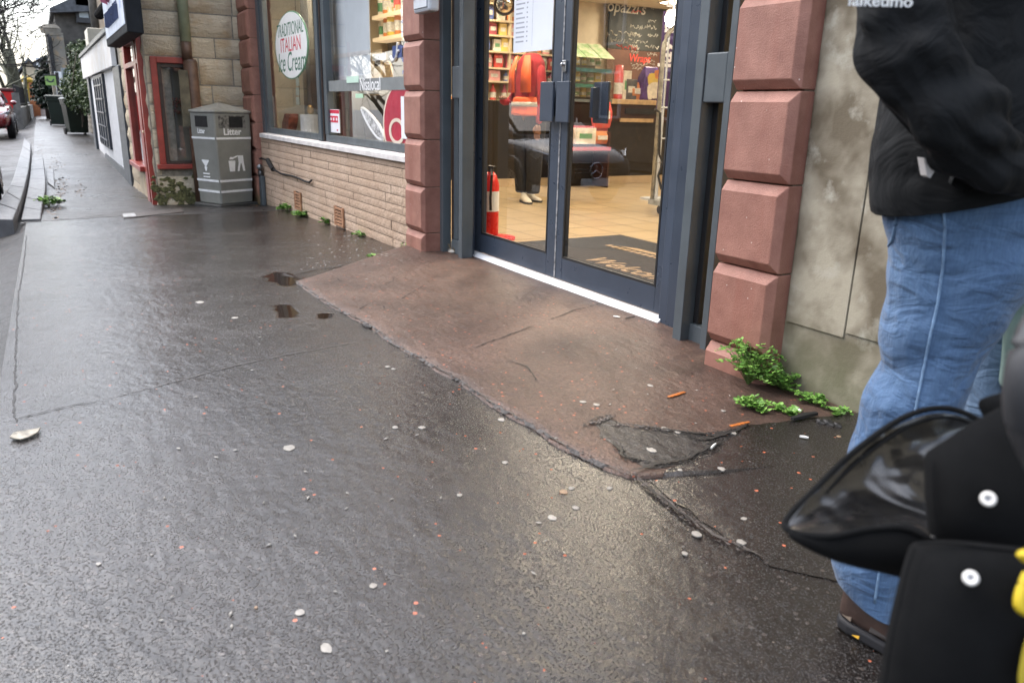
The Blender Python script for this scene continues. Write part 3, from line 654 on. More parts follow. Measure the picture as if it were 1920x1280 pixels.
# air bricks, cable, stand pipe
TC = mat('terracotta', (.42, .22, .12), .75, .2, 12, .3, 60)
for i, (pxr, lab) in enumerate((((553, 388, 563, 362), 'small terracotta air brick low in the stone wall, nearer the litter bin'), ((628, 417, 643, 391), 'larger terracotta air brick low in the stone wall, nearer the middle pier'))):
    xa, ya, xb, yb = pxr; p, q = yp(xa, ya, 2.445), yp(xb, yb, 2.445); zc = (p.z+q.z)/2
    t = thing('air_brick', lab, 'air brick', (p.x, 2.45, p.z), 'air bricks in the stone wall')
    b = MB(); b.box(p.x, q.x, 2.456, 2.463, p.z-.02, q.z); b.build('back', mat('air_brick_dark', (.05, .03, .02), .9, .2), t)
    b = MB(); w_ = (q.x-p.x); b.box(p.x, p.x+.12*w_, 2.438, 2.456, p.z-.02, q.z); b.box(q.x-.12*w_, q.x, 2.438, 2.456, p.z-.02, q.z)
    H = q.z-p.z+.02
    for k in range(6): b.box(p.x+.12*w_, q.x-.12*w_, 2.44, 2.455, p.z-.02+H*(k+.1)/6, p.z-.02+H*(k+.65)/6)
    b.build('grille', TC, t)
cab = [yp(*k, 2.435) for k in ((476, 299), (490, 297), (502, 301), (508, 314), (517, 320), (528, 326), (545, 329), (560, 334), (572, 340), (580, 342), (584, 338))]
b = MB(); b.tube(cab, .012, 7); o = b.build('cable', M_BLACK, smooth=True); tag(o, 'loose black cable crossing the stone wall beside the litter bin', 'cable')
b = MB(); b.tube([yp(*k, 2.43) for k in ((502, 300), (506, 308), (512, 318))], .03, 8); b.build('tape_wrap', M_BLACK, o)
p = yp(494, 352, 2.44)
t = thing('stand_pipe', 'short grey pipe stub with an elbow at the foot of the wall beside the bin', 'pipe', (p.x, 2.42, gz(p.x, 2.4)))
b = MB(); b.box(p.x-.07, p.x+.06, 2.40, 2.455, -.28, yp(494, 330, 2.44).z); b.build('cover', M_STEEL, t, bevel=.01)
b = MB(); z_ = yp(494, 330, 2.44).z; b.tube([(p.x-.02, 2.42, z_), (p.x-.02, 2.42, z_+.06), (p.x, 2.40, z_+.11), (p.x+.07, 2.40, z_+.12)], .035, 10); b.build('elbow', mat('zinc_pipe', (.25, .26, .27), .35, .2, metal=.8), t, smooth=True)
# ================================================================== the street to the left
def stone_mat(name, c1, c2, sx=1.6, sz=3.4, tint=None):
    m, nt, b, v = base(name)
    n1 = noi(nt, v, 1.5, 4); f = noi(nt, v, 26, 5, .7); f2 = noi(nt, scaled(nt, v, (6, 6, 26)), 1.0, 4, .6, .8)
    c = mix(nt, ramp(nt, n1, [(.3, 0.), (.7, 1.)]), c1, c2)
    c = mix(nt, ramp(nt, noi(nt, v, 3.4, 3), [(.54, 0.), (.70, .5)]), c, tint or (.48, .31, .15))
    c = mix(nt, ramp(nt, f, [(.55, 0.), (.8, .4)]), c, tuple(x*.6 for x in c1))
    nt.links.new(c, b.inputs['Base Color']); b.inputs['Roughness'].default_value = .85
    bump(nt, b, math_(nt, 'ADD', f, f2), .8, .03); return m
M_STONE = stone_mat('tooled_sandstone', (.48, .40, .285), (.66, .56, .41))
M_RUBBLE = stone_mat('rubble_stone', (.15, .135, .11), (.27, .25, .21))
M_JOINT = mat('lime_mortar', (.30, .27, .22), .9, .2, 20)
M_RPAINT = mat('red_gloss_paint', (.30, .042, .028), .36, .18, 6, .12, 40, col2=(.22, .032, .022))
M_WALLW = mat('white_masonry_paint', (.80, .81, .83), .6, .05, 6, .2, 50)
M_SLATEP = mat('dark_blue_grey_paint', (.045, .055, .068), .45, .12, 6)
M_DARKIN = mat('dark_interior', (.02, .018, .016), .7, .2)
XR = -11.35
M_SLATE0 = mat('old_slate', (.08, .083, .09), .55, .25, 6)
red_shop = thing('stone_shop', 'old sandstone shop with red painted door and red window frames', 'shop', (-13, 2.0, -.3))
def ashlar(b, u0, u1, z0, z1, P, holes=(), hs=(.30, .26, .34, .24), seed=1, wmin=.35, wmax=.75, depth=.018, cell=.05):
    """courses of separate hammer-dressed blocks on a wall; P(u, z, d) maps to the world"""
    rnd = random.Random(seed); z = z0; i = 0
    while z < z1-.02:
        h = min(hs[i % len(hs)]*rnd.uniform(.9, 1.1), z1-z); u = u0 - rnd.random()*.3
        while u < u1:
            w = rnd.uniform(wmin, wmax); segs = [(max(u, u0), min(u+w, u1))]
            for (ha, hb, hc, hd) in holes:
                if z+h*.5 > hc and z+h*.5 < hd:
                    segs = [s for a, c in segs for s in ((a, min(c, ha)), (max(a, hb), c)) if s[1]-s[0] > .03]
            for a, c in segs:
                if c-a < .03: continue
                g = .008; nx, nz = max(2, int((c-a)/cell)), max(2, int(h/cell)); off = rnd.uniform(.0, .012); V = []
                for r_ in range(nz+1):
                    row = []
                    for s_ in range(nx+1):
                        uu, zz = a+g+(c-a-2*g)*s_/nx, z+g+(h-2*g)*r_/nz; e = s_ in (0, nx) or r_ in (0, nz)
                        d = 0 if e else depth+off+.014*noise.noise(Vector((uu*9, zz*9, seed)))
                        row.append(b.bm.verts.new(P(uu, zz, d)))
                    V.append(row)
                for r_ in range(nz):
                    for s_ in range(nx): b.bm.faces.new((V[r_][s_], V[r_][s_+1], V[r_+1][s_+1], V[r_+1][s_]))
            u += w
        z += h; i += 1
# window in the return wall: pixel survey on x = XR
wy0, wy1, wz0, wz1 = 1.275, 1.80, .20, 1.60
b = MB(); ashlar(b, 1.215, 2.62, -.45, 3.45, lambda u, z, d: Vector((XR+d, u, z)), [(wy0+.02, wy1-.02, wz0, wz1)], seed=4)
b.build('return_wall', M_STONE, red_shop, smooth=True)
b = MB()
for y0, y1, z0, z1 in ((1.205, wy0+.03, -.6, 3.5), (wy1-.03, 2.75, -.6, 3.5), (wy0+.03, wy1-.03, -.6, wz0), (wy0+.03, wy1-.03, wz1, 3.5)): b.box(XR-.35, XR-.002, y0, y1, z0, z1)
b.build('wall_core', M_JOINT, red_shop)
f = MB(); t_ = .075; xo = XR+.045
f.box(XR-.03, xo, wy0, wy0+t_, wz0+.06, wz1); f.box(XR-.03, xo, wy1-t_, wy1, wz0+.06, wz1); f.box(XR-.03, xo, wy0+t_, wy1-t_, wz1-t_, wz1); f.box(XR-.03, xo+.05, wy0-.04, wy1+.04, wz0, wz0+.06)
wfr = f.build('window_frame', M_RPAINT, red_shop, bevel=.006)
f = MB(); i0, i1, j0, j1 = wy0+t_, wy1-t_, wz0+.06, wz1-t_
f.box(XR-.06, XR+.01, i0, i0+.05, j0, j1); f.box(XR-.06, XR+.01, i1-.05, i1, j0, j1); f.box(XR-.06, XR+.01, i0+.05, i1-.05, j1-.05, j1); f.box(XR-.06, XR+.01, i0+.05, i1-.05, j0, j0+.04); f.build('inner_frame', M_BROWN, wfr, bevel=.004)
f = MB(); f.face([(XR-.047, i0+.05, j0+.04), (XR-.047, i1-.05, j0+.04), (XR-.047, i1-.05, j1-.05), (XR-.047, i0+.05, j1-.05)]); f.build('glass', M_GLASSW, wfr)
f = MB(); f.box(XR-.30, XR-.28, i0-.05, i1+.05, j0-.05, j1+.05); f.build('inner_blind', mat('beige_blind', (.30, .27, .21), .8, .1, 2), wfr)
b = MB(); rnd = random.Random(2)
for k in range(26): b.blob((XR-.22+rnd.uniform(-.03, .03), 1.57+rnd.uniform(-.085, .085), .98+rnd.uniform(-.1, .13)), .02, .02, .02, .3, 1)
o = b.build('flower_arrangement', mat('dried_flowers', (.35, .10, .09), .8, .5, 30, col2=(.10, .11, .05)), None); tag(o, 'small bunch of red and dark flowers behind the red framed window', 'flowers')
# moss at the base of the return wall
b = MB(); rnd = random.Random(12)
for k in range(90):
    y = rnd.uniform(1.16, 1.75); z = rnd.uniform(-.30, .12) if rnd.random() < .5 else rnd.uniform(-.3, -.05); b.blob((XR+.03, y, z), .012, rnd.uniform(.02, .06), rnd.uniform(.015, .05), .5, 1)
o = b.build('moss', mat('wall_moss', (.13, .125, .05), .95, .4, 30, .8, 120), None); tag(o, kind='stuff'); tag(o, 'green-brown moss on the stone below the red window', 'moss')
# street front of the stone shop, plane y = 1.16, running away to the left
YS = 1.21
xd0, xd1 = -15.6, -11.95
dz0, dz1 = -.34, 1.93
b = MB(); ashlar(b, -14.62, XR, -.5, 3.45, lambda u, z, d: Vector((u, YS-d, z)), [(-13.6, -11.42, dz0-.2, dz1)], seed=9, cell=.09)
b.build('street_wall', M_STONE, red_shop, smooth=True)
b = MB(); b.box(-15.0, -13.6, YS+.002, YS+.3, -.6, 3.5); b.box(-11.42, XR-.36, YS+.002, YS+.3, -.6, 3.5); b.box(-13.6, -11.42, YS+.002, YS+.3, dz1, 3.5); b.build('wall_core', M_JOINT, red_shop)
# red door case: fanlight, tall glazed part, door
d = MB(); Y0, Y1 = YS-.05, YS+.06
d.box(-13.62, -13.36, Y0, Y1, .10, dz1); d.box(-12.16, -11.86, Y0, Y1, dz0, dz1); d.box(-11.50, -11.40, Y0-.02, Y1, dz0, dz1); d.box(-13.36, -12.16, Y0, Y1, dz1-.12, dz1); d.box(-11.86, -11.50, Y0, Y1, dz1-.12, dz1)
d.box(-13.36, -12.16, Y0, Y1, 1.50, 1.57); d.box(-11.86, -11.50, Y0, Y1, 1.52, 1.58); d.box(-13.70, -12.16, Y0-.06, Y1, .10, .17)
dc = d.build('door_case', M_RPAINT, red_shop, bevel=.006)
d = MB(); d.box(-13.36, -12.16, YS, YS+.006, .17, 1.50); d.box(-13.36, -12.16, YS, YS+.006, 1.57, dz1-.12); d.box(-11.86, -11.5, YS, YS+.006, 1.58, dz1-.12); d.build('glass', M_GLASSW, dc)
d = MB(); d.box(-11.86, -11.50, YS+.03, YS+.06, dz0+.03, 1.52); dd = d.build('door', mat('dark_red_door_paint', (.12, .022, .018), .4, .2), red_shop)
d = MB(); d.tube([(-11.80, YS-.01, .62), (-11.80, YS-.05, .66), (-11.70, YS-.05, .66)], .016, 8); d.build('handle', mat('brass', (.6, .5, .3), .3, .1, metal=1), dd)
d = MB(); d.box(-13.62, -12.16, YS+.0, YS+.1, -.5, .10); d.build('stall_riser', M_STONE, red_shop)
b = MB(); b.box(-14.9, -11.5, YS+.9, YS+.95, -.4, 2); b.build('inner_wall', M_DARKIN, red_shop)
# projecting light-box sign
sx0, sx1 = yp(202, 60, .93).x, yp(238, 60, .93).x
sg = thing('lightbox_sign', 'projecting grey shop sign box with faded pink and blue lettering above the red door', 'sign', (sx1, .95, 2.1))
SZ0 = yp(212, 80, .93).z; SX1 = yp(240, 72, .93).x; SX0 = yp(200, 80, .93).x
b = MB(); b.prism([(.93, SZ0), (.93, SZ0+1.5), (1.10, SZ0+1.5), (1.10, SZ0-.01)], 'x', SX0, SX1); b.build('casing', mat('sign_grey', (.022, .024, .027), .7, .15, 6, spec=.1), sg, bevel=.01)
b = MB(); b.box(SX0+.12, SX1-.1, .924, .929, SZ0+.09, SZ0+1.45); b.build('panel', mat('faded_panel', (.60, .66, .76), .5, .1, 3), sg)
wdt = SX1-SX0
PK, NV = mat('faded_pink', (.66, .20, .30), .6, .25), mat('faded_navy', (.06, .08, .16), .6, .2)
def strokes(segs, m, w, nm):
    bb = MB()
    for (u0, v0, u1, v1) in segs:
        A, B = Vector((SX0+u0*wdt, .9225, SZ0+v0)), Vector((SX0+u1*wdt, .9225, SZ0+v1)); bb.tube([A, B], w, 4)
    bb.build(nm, m, sg)
strokes([(.26, .95, .30, .50), (.30, .50, .36, .80), (.36, .80, .42, .50), (.42, .50, .47, 1.0), (.50, .55, .55, 1.0), (.55, 1.0, .60, .55), (.64, .55, .66, 1.05), (.66, .8, .73, 1.0)], PK, .075, 'worn_lettering')
strokes([(.24+.055*k, .20, .25+.055*k, .36) for k in range(10)]+[(.24+.11*k, .36-.08*(k % 2), .29+.11*k, .36-.08*(k % 2)) for k in range(5)], NV, .040, 'worn_lettering')
M_FBL = mat('faded_blue', (.22, .28, .46), .6, .5, 6, col2=(.55, .6, .66))
for fx in (.86,):
    b = MB(); b.box(SX0+(fx-.028)*wdt, SX0+(fx+.028)*wdt, .9225, .9238, SZ0+.28, SZ0+.60); b.build('picture_spot', M_FBL, sg)
# gutter lamp bracket above the sign
b = MB(); p0 = yp(186, 28, 1.13); b.tube([p0, yp(198, 14, 1.13), yp(222, -12, 1.13)], .085, 12); o = b.build('gutter_pipe', mat('black_gutter', (.006, .006, .007), .9, .2, spec=.05)); tag(o, 'thick black gutter pipe sloping up above the shop sign box', 'gutter')
# drain pipe on the corner of the return wall
PG, PBr = mat('pale_green_pipe', (.40, .44, .29), .45, .12, 6, .2, 60), mat('brown_pipe', (.15, .085, .055), .5, .25, 7, .3, 40)
dpz = [xp(342, 78, XR+.1).z, xp(347, 112, XR+.1).z]
yc0, yc1 = xp(345, 40, XR+.1).y, xp(364, 160, XR+.1).y
dpx = thing('drain_pipe', 'fat drain pipe, pale green above and brown below, behind the litter bin', 'drain pipe', (XR+.1, yc1, -.3))
b = MB(); b.tube([(XR+.1, yc0, 3.5), (XR+.1, yc0, dpz[0])], .066, 16); b.build('green_pipe', PG, dpx, smooth=True)
b = MB(); b.lathe([(.064, dpz[1]-.0), (.064, dpz[0]), (.0, dpz[0]+.001)], (XR+.1, yc0, 0), 16); b.lathe([(.088, -.3), (.088, dpz[1]-.03), (.072, dpz[1]+.005)], (XR+.1, yc0+.03, 0), 18); b.build('brown_pipe', PBr, dpx, smooth=True, bevel=0)
b = MB(); q0, q1 = xp(344, 238, XR+.2), xp(352, 132, XR+.2); b.box(XR+.17, XR+.20, q0.y, q1.y, q0.z, q1.z); o = b.build('conduit_cover', mat('olive_plate', (.12, .10, .06), .6, .25, 8)); tag(o, 'flat olive-brown cover strip standing beside the drain pipe', 'cover strip')
# ---- litter bin
M_BIN = mat('olive_grey_bin_paint', (.215, .215, .192), .42, .08, 5, .06, 90)
bc = Vector((-10.60, 1.865)); ang = math.atan2(.88, -.47)
wv = Vector((-.44, .898)).normalized(); uv = Vector((-.898, -.44)).normalized(); LW, LU = .56, .50
cen = bc + wv*LW/2 + uv*LU/2; zg = gz(cen.x, cen.y)-.01
binr = thing('litter_bin', 'olive grey litter bin with white bands on the pavement by the stone wall', 'litter bin', (cen.x, cen.y, zg))
def BP(a, c, z): q = cen + wv*(a*LW/2) + uv*(c*LU/2); return Vector((q.x, q.y, z))
# local frame: a=-1 towards the narrow face corner, wide face at c=-1
zb0, zb1, zap = zg+.06, zp(397, 209, .93).z, 1.055
def ring_(s, z, ch=.10): return [BP(x*s, y*s, z) for x, y in ((-1+ch, -1), (1-ch, -1), (1, -1+ch), (1, 1-ch), (1-ch, 1), (-1+ch, 1), (-1, 1-ch), (-1, -1+ch))]
b = MB(); b.loft([ring_(.90, zb0, .07), ring_(1.0, zb1-.25, .07), ring_(1.0, zb1, .07)]); body = b.build('body', M_BIN, binr, bevel=.006)
b = MB(); b.loft([ring_(1.05, zb1+.003, .07), ring_(1.05, zb1+.028, .07), ring_(.06, zap, .07)]); b.build('lid', mat('olive_lid_skylit', (.27, .265, .235), .45, .12, 6, .1, 60), binr, bevel=.006)  # lid paler than the body: light from the sky is put into its colour
b = MB(); b.loft([ring_(1.12, zg-.03, .07), ring_(1.12, zb0-.005, .07)]); b.build('base', mat('dark_base_slab', (.05, .05, .046), .5, .2, 8, .3, 40), binr, bevel=.012)
HH = zb1-zb0
def face_pt(face, s, h, out):
    """face 'w': wide face (c=-1), s from -1..1 left to right; 'n': narrow face (a=-1)"""
    k = .90+.10*min(1, (h*HH)/(HH-.25)); z = zb0+h*HH
    if face == 'w': q = cen + wv*(s*k*LW/2) - uv*(k*LU/2+out)
    else: q = cen - wv*(k*LW/2+out) + uv*(-s*k*LU/2)
    return Vector((q.x, q.y, z))
def patch_on(face, s0, s1, h0, h1, m, name, par=body, o0=.0015, o1=.004):
    bb = MB(); bb.loft([[face_pt(face, s, h, o0) for s, h in ((s0, h0), (s1, h0), (s1, h1), (s0, h1))], [face_pt(face, s, h, o1) for s, h in ((s0, h0), (s1, h0), (s1, h1), (s0, h1))]])
    return bb.build(name, m, par)
for h0, h1 in ((.715, .738), (.245, .270), (.125, .150)):
    patch_on('w', -.96, .96, h0, h1, M_WHITE, 'white_band'); patch_on('n', -.96, .96, h0, h1, M_WHITE, 'white_band')
OPN = mat('bin_opening_black', (.008, .008, .008), .8, .1)
def opening(face, s0, s1):
    bb = MB(); h0, h1 = .845, .965
    bb.loft([[face_pt(face, s, h, .003) for s, h in ((s0, h0), (s1, h0), (s1, h1), (s0, h1))], [face_pt(face, s, h, -.10) for s, h in ((s0, h0), (s1, h0), (s1, h1), (s0, h1))]]); bb.build('opening', OPN, body)
patch_on('w', -.78, .68, .835, .975, mat('worn_bin_panel', (.17, .165, .15), .55, .5, 25), 'worn_panel', body, .0008, .0024)
opening('w', -.22, .52); opening('n', -.55, .45)
def face_axes(face): return (wv, Vector((0, 0, 1))) if face == 'w' else (-uv, Vector((0, 0, 1)))
def on_face(face, s, h, body_txt, size, sx=1.0, bold=.002):
    ax = face_axes(face)[0]; ax = Vector((ax.x, ax.y, 0)); return lettering(body_txt, size, face_pt(face, s, h, .005), ax, (0, 0, 1), M_WHITE, 'lettering', body, .0008, sx=sx, bold=bold)
on_face('w', -.08, .795, 'Litter', .115, 1.05, .003); on_face('n', -.1, .80, 'Litter', .085, .8, .003)
# tidy-man pictogram on the wide face
def picto(face, s0, h0, scale, polys, circles, name):
    bb = MB(); ax = face_axes(face)[0]; ax3 = Vector((ax.x, ax.y, 0)); o0 = face_pt(face, s0, h0, .0048); nrm = Vector((-uv.x, -uv.y, 0)) if face == 'w' else Vector((-wv.x, -wv.y, 0))
    def Q(u, v, d): return o0 + ax3*(u*scale) + Vector((0, 0, v*scale)) + nrm*d
    for P in polys: bb.loft([[Q(u, v, -.003) for u, v in P], [Q(u, v, .0008) for u, v in P]])
    for cx, cy, r in circles: P = ellipse(cx, cy, r, r, 16); bb.loft([[Q(u, v, -.003) for u, v in P], [Q(u, v, .0008) for u, v in P]])
    return bb.build(name, M_WHITE, body)
picto('w', .12, .36, .22, [[(-.62, .62), (-.15, .62), (-.22, 0), (-.56, 0)], [(.05, .95), (.42, .92), (.45, .45), (.08, .45)], [(.08, .47), (.22, .47), (.10, 0), (-.02, 0)], [(.28, .47), (.45, .47), (.52, 0), (.38, 0)], [(-.30, .72), (.06, .86), (.06, .94), (-.36, .80)], [(-.55, .70), (-.30, .70), (-.30, .82), (-.50, .84)]], [(.18, 1.10, .13)], 'tidy_person_pictogram')
picto('n', -.05, .33, .30, [[(-.20, .85), (.20, .85), (.24, .55), (.0, .28), (-.24, .55)], [(-.10, .30), (.10, .30), (.04, .12), (-.04, .12)], [(-.22, .04), (.22, .04), (.22, -.02), (-.22, -.02)], [(-.22, -.10), (.22, -.10), (.22, -.15), (-.22, -.15)], [(-.16, .88), (.16, .88), (.0, 1.0)]], [], 'council_crest')
# ---- white painted shop beyond
ws = thing('white_shop', 'small white painted shop with dark grille door beside the red door', 'shop', (-19, 1.2, -.35))
b = MB(); b.box(-25.5, -15.0, YS+.0, YS+.25, -.6, 1.62); b.build('wall', M_WALLW, ws)
b = MB(); b.box(-25.6, -15.3, YS-.08, YS-.001, 1.60, 2.14); b.build('fascia', mat('stained_white_fascia', (.78, .79, .80), .6, .1, 3, col2=(.70, .66, .60)), ws, bevel=.01)
b = MB(); b.box(-25.6, -15.3, YS-.12, YS+.25, 2.145, 2.22); b.build('coping', M_SLATEP, ws)
b = MB(); b.box(-15.85, -14.63, YS-.04, YS-.001, -.5, 1.595); b.build('pilaster', M_SLATEP, ws, bevel=.006)
b = MB(); b.box(-21.0, -15.86, YS-.03, YS-.001, -.5, -.15); b.build('plinth', M_SLATEP, ws)
b = MB(); b.box(-21.6, -18.6, YS-.05, YS-.001, .06, 1.57); g = b.build('grille_door', mat('dark_door', (.03, .035, .045), .5, .15), ws)
b = MB()
for k in range(5): b.box(-21.4, -18.8, YS-.075, YS-.052, .22+.28*k, .25+.28*k)
for k in range(4): b.box(-21.3+.75*k, -21.24+.75*k, YS-.0745, YS-.0525, .1, 1.5)
b.build('grille', mat('grille_metal', (.10, .115, .14), .4, .1), g)
b = MB(); b.box(-24.2, -23.5, YS-.06, YS-.001, -.4, 1.57); b.build('blue_trim', M_SLATEP, ws)
# brown weathered building above and behind the white shop
M_WEATH = stone_mat('weathered_brown_stone', (.16, .125, .09), (.30, .25, .19))
bb_ = thing('brown_building', 'tall weathered brown stone building rising behind the white shop', 'building', (-22, 2, -.3))
b = MB(); b.box(-25.4, -15.1, YS+.27, 8, -.5, 5.2); b.build('wall', M_WEATH, bb_)
b = MB(); b.prism([(1.0, 3.5), (1.0, 3.6), (4.5, 5.6), (8, 3.6), (8, 3.5)], 'x', -15.05, XR+.12); b.build('roof', M_SLATE0, red_shop)
b = MB(); b.tube([(-22.5, YS+.2, 2.25), (-22.5, YS+.2, 5.1)], .10, 10); b.build('downpipe', mat('grey_pipe', (.20, .19, .17), .6, .2), bb_, smooth=True)
b = MB(); q = yp(170, 78, YS-.05); b.box(q.x-.6, q.x+.5, YS-.12, YS+.2, q.z-.12, q.z+.25); o = b.build('alarm_box', mat('cream_box', (.72, .68, .56), .5, .1), None, bevel=.02); tag(o, 'small cream box on the coping of the white shop', 'alarm box')
# stone garden wall with ivy
gw = thing('garden_wall', 'old rubble stone wall overgrown with ivy behind the wheelie bins', 'wall', (-30, 1.4, -.3))
b = MB(); ashlar(b, -46, -24.6, -.6, 1.25, lambda u, z, d: Vector((u, 1.45-d, z)), hs=(.16, .2, .14), seed=21, wmin=.2, wmax=.5, cell=.12, depth=.03); b.build('facing', M_RUBBLE, gw, smooth=True)
b = MB(); b.box(-46, -24.6, 1.452, 1.9, -.6, 1.28); b.build('wall', M_RUBBLE, gw)
def leaf_mat(name, c1, c2, c3):
    m, nt, b, v = base(name); g = nt.nodes.new('ShaderNodeNewGeometry')
    c = ramp(nt, g.outputs['Random Per Island'], [(0, c1), (.5, c2), (1, c3)])
    nt.links.new(c, b.inputs['Base Color']); b.inputs['Roughness'].default_value = .45
    return m
M_IVY = leaf_mat('ivy_leaf', (.022, .040, .012), (.05, .085, .025), (.13, .17, .06))
M_CONIF = leaf_mat('dark_conifer', (.008, .018, .010), (.015, .03, .016), (.03, .05, .025))
def leaves(name, m, vols, n, size, parent=None, seed=1, flat=.0):
    rnd = random.Random(seed); b = MB()
    tot = sum(v[3]*v[4]*v[5] for v in vols)
    for (cx, cy, cz, rx, ry, rz) in vols:
        for _ in range(int(n*(rx*ry*rz)/tot)):
            d = Vector((rnd.gauss(0, 1), rnd.gauss(0, 1), rnd.gauss(0, 1))).normalized()*(rnd.random()**.45)
            d *= 1+.35*noise.noise(d*2.3+Vector((cx, cy, cz)))
            p = Vector((cx+d.x*rx, cy+d.y*ry, cz+d.z*rz)); s = size*rnd.uniform(.6, 1.4)
            nrm = Vector((rnd.gauss(0, 1), rnd.gauss(0, 1), rnd.gauss(.3, 1))).normalized(); a = nrm.orthogonal().normalized(); c = nrm.cross(a)
            b.face([p+a*s, p+c*s*.6+nrm*s*.15, p-a*s*.7, p-c*s*.6+nrm*s*.15])
    return b.build(name, m, parent)
iv = thing('ivy', 'mass of dark and mid green ivy hanging over the stone garden wall', 'ivy', (-29, 1.3, 0))
V_ = []
for (px, py, X, r_) in ((152, 92, -30, .24), (142, 98, -31, .22), (160, 96, -29, .22), (150, 112, -30, .25), (158, 128, -29, .26), (146, 130, -30, .22), (150, 150, -29, .34), (162, 160, -28, .38), (142, 168, -28.5, .36), (160, 182, -27.5, .36), (148, 188, -28, .32), (170, 190, -27, .26), (136, 90, -31, .16), (168, 145, -28, .25), (172, 172, -27, .26), (178, 165, -26.5, .26), (180, 190, -26.5, .24), (172, 205, -26.5, .2), (166, 88, -29, .2)):
    q = xp(px, py, X); V_.append((q.x, q.y, q.z, r_*1.6, r_, r_))
V_ = [(a, b2, c, r1*1.15, r2*1.25, r3*1.2) for a, b2, c, r1, r2, r3 in V_]
leaves('leaves', M_IVY, V_, 10000, .052, iv, 3)
b = MB(); rnd = random.Random(8)
for k in range(5):
    q = xp(rnd.uniform(150, 170), rnd.uniform(205, 240), -28); b.tube([q, q+Vector((rnd.uniform(-.5, .5), rnd.uniform(-.2, .2), rnd.uniform(.5, 1.0))), q+Vector((rnd.uniform(-.8, .8), rnd.uniform(-.3, .3), 1.8))], [.014, .011, .008], 5)
b.build('stems', mat('ivy_stem', (.10, .08, .06), .9, .2), iv)
# wheelie bins
M_WB = mat('dark_green_bin_plastic', (.010, .020, .013), .42, .1)
def wheelie(px_base, xw, w, h, label):
    q = gp(*px_base); t = thing('wheelie_bin', label, 'wheelie bin', q, 'wheelie bins on the footpath')
    d = w*.95
    b = MB(); b.loft([[Vector((sx*d*k, sy*w*k, z)) for sx, sy in ((-.5, -.5), (.5, -.5), (.5, .5), (-.5, .5))] for k, z in ((.78, .06), (.92, h*.80), (.97, h*.80), (1.0, h*.93))]); b.build('body', M_WB, t, bevel=.02, local=True)
    b = MB(); b.loft([[Vector((sx*d*k+.02, sy*w*k, z)) for sx, sy in ((-.5, -.5), (.5, -.5), (.5, .5), (-.5, .5))] for k, z in ((1.08, h*.935), (1.08, h*.96), (.9, h*1.0))]); b.build('lid', M_WB, t, bevel=.015, local=True)
    b = MB(); b.tube([(-.55*d, -.4*w, h*.95), (-.62*d, -.4*w, h*.95), (-.62*d, .4*w, h*.95), (-.55*d, .4*w, h*.95)], .02, 8); b.build('handle', M_WB, t, local=True)
    for s in (-1, 1):
        b = MB(); b.lathe([(.0, -.03), (.11, -.03), (.11, .03), (.0, .03)], (-.42*d, s*.42*w, .11), 16, (0, 1, 0)); b.build('wheel', M_BLACK, t, local=True)
    return t
q1 = gp(118, 236); wd = (q1-CAM).length/FPX
t = wheelie((118, 236), 0, 38*wd*1.0, 46*wd, 'dark green wheelie bin, the left and farther of the two by the ivy')
q2 = gp(146, 252); wd = (q2-CAM).length/FPX
t = wheelie((146, 252), 0, 33*wd, 56*wd, 'dark green wheelie bin tilted against the ivy-clad wall, the nearer of the two'); t.rotation_euler = (0, 0, R(12))
# roughcast house
hx = -46
def hq(px, py, X=hx): return xp(px, py, X)
M_ROUGH = mat('dark_roughcast', (.105, .095, .085), .95, .2, 3, .8, 25); M_SLATE = mat('roof_slate', (.075, .08, .09), .55, .25, 6, .4, 12)
ho = thing('roughcast_house', 'dark roughcast house with an attic window and dark eaves above the ivy', 'house', hq(130, 120))
y0, y1 = hq(106, 60).y, hq(210, 60).y+1.5; ze = hq(130, 14).z; zbase = hq(130, 82).z
b = MB(); b.box(hx-8, hx, y0, y1, -.5, ze); b.build('wall', M_ROUGH, ho)
b = MB(); e = hq(93, 20); b.prism([(e.y, e.z-.15), (e.y, e.z+.05), (y1+1, ze+2.6), (y1+1, ze+.2)], 'x', hx-8, hx+.7); b.build('roof', M_SLATE, ho)
b = MB(); p, q = hq(144, 42, hx+.3), hq(168, 0, hx+.3); b.box(hx+.0, hx+.32, p.y, q.y, p.z, q.z+1.0); w = b.build('window', mat('dark_window_frame', (.05, .05, .055), .5, .1), ho)
p, q = hq(149, 33, hx+.35), hq(163, 8, hx+.35); b = MB(); b.box(hx+.33, hx+.36, p.y, q.y, p.z, q.z); b.build('pane', mat('curtained_pane', (.45, .50, .53), .25, .1, 2), w)
b = MB(); p, q = hq(142, 8, hx+.6), hq(172, 2, hx+.6); b.box(hx, hx+.7, p.y, q.y, p.z-.05, q.z+.1); b.build('window_hood', M_SLATE, ho)
# older stone end of the house, nearer the street
p, q = hq(93, 122, hx+2), hq(118, 62, hx+2)
b = MB(); b.box(hx+.01, hx+2, p.y, q.y, -.5, q.z); b.build('stone_gable', M_RUBBLE, ho)
b = MB(); b.lathe([(.42, 0), (.45, .2), (.30, .38), (.0, .4)], (hx+1.2, p.y+.25, q.z), 14); b.build('chimney_stack', M_RUBBLE, ho)
b = MB(); b.tube([hq(88, 66, hx+2.1), hq(92, 70, hx+2.1), hq(101, 138, hx+2.1)], .10, 8); b.build('downpipe', M_BLACK, ho)
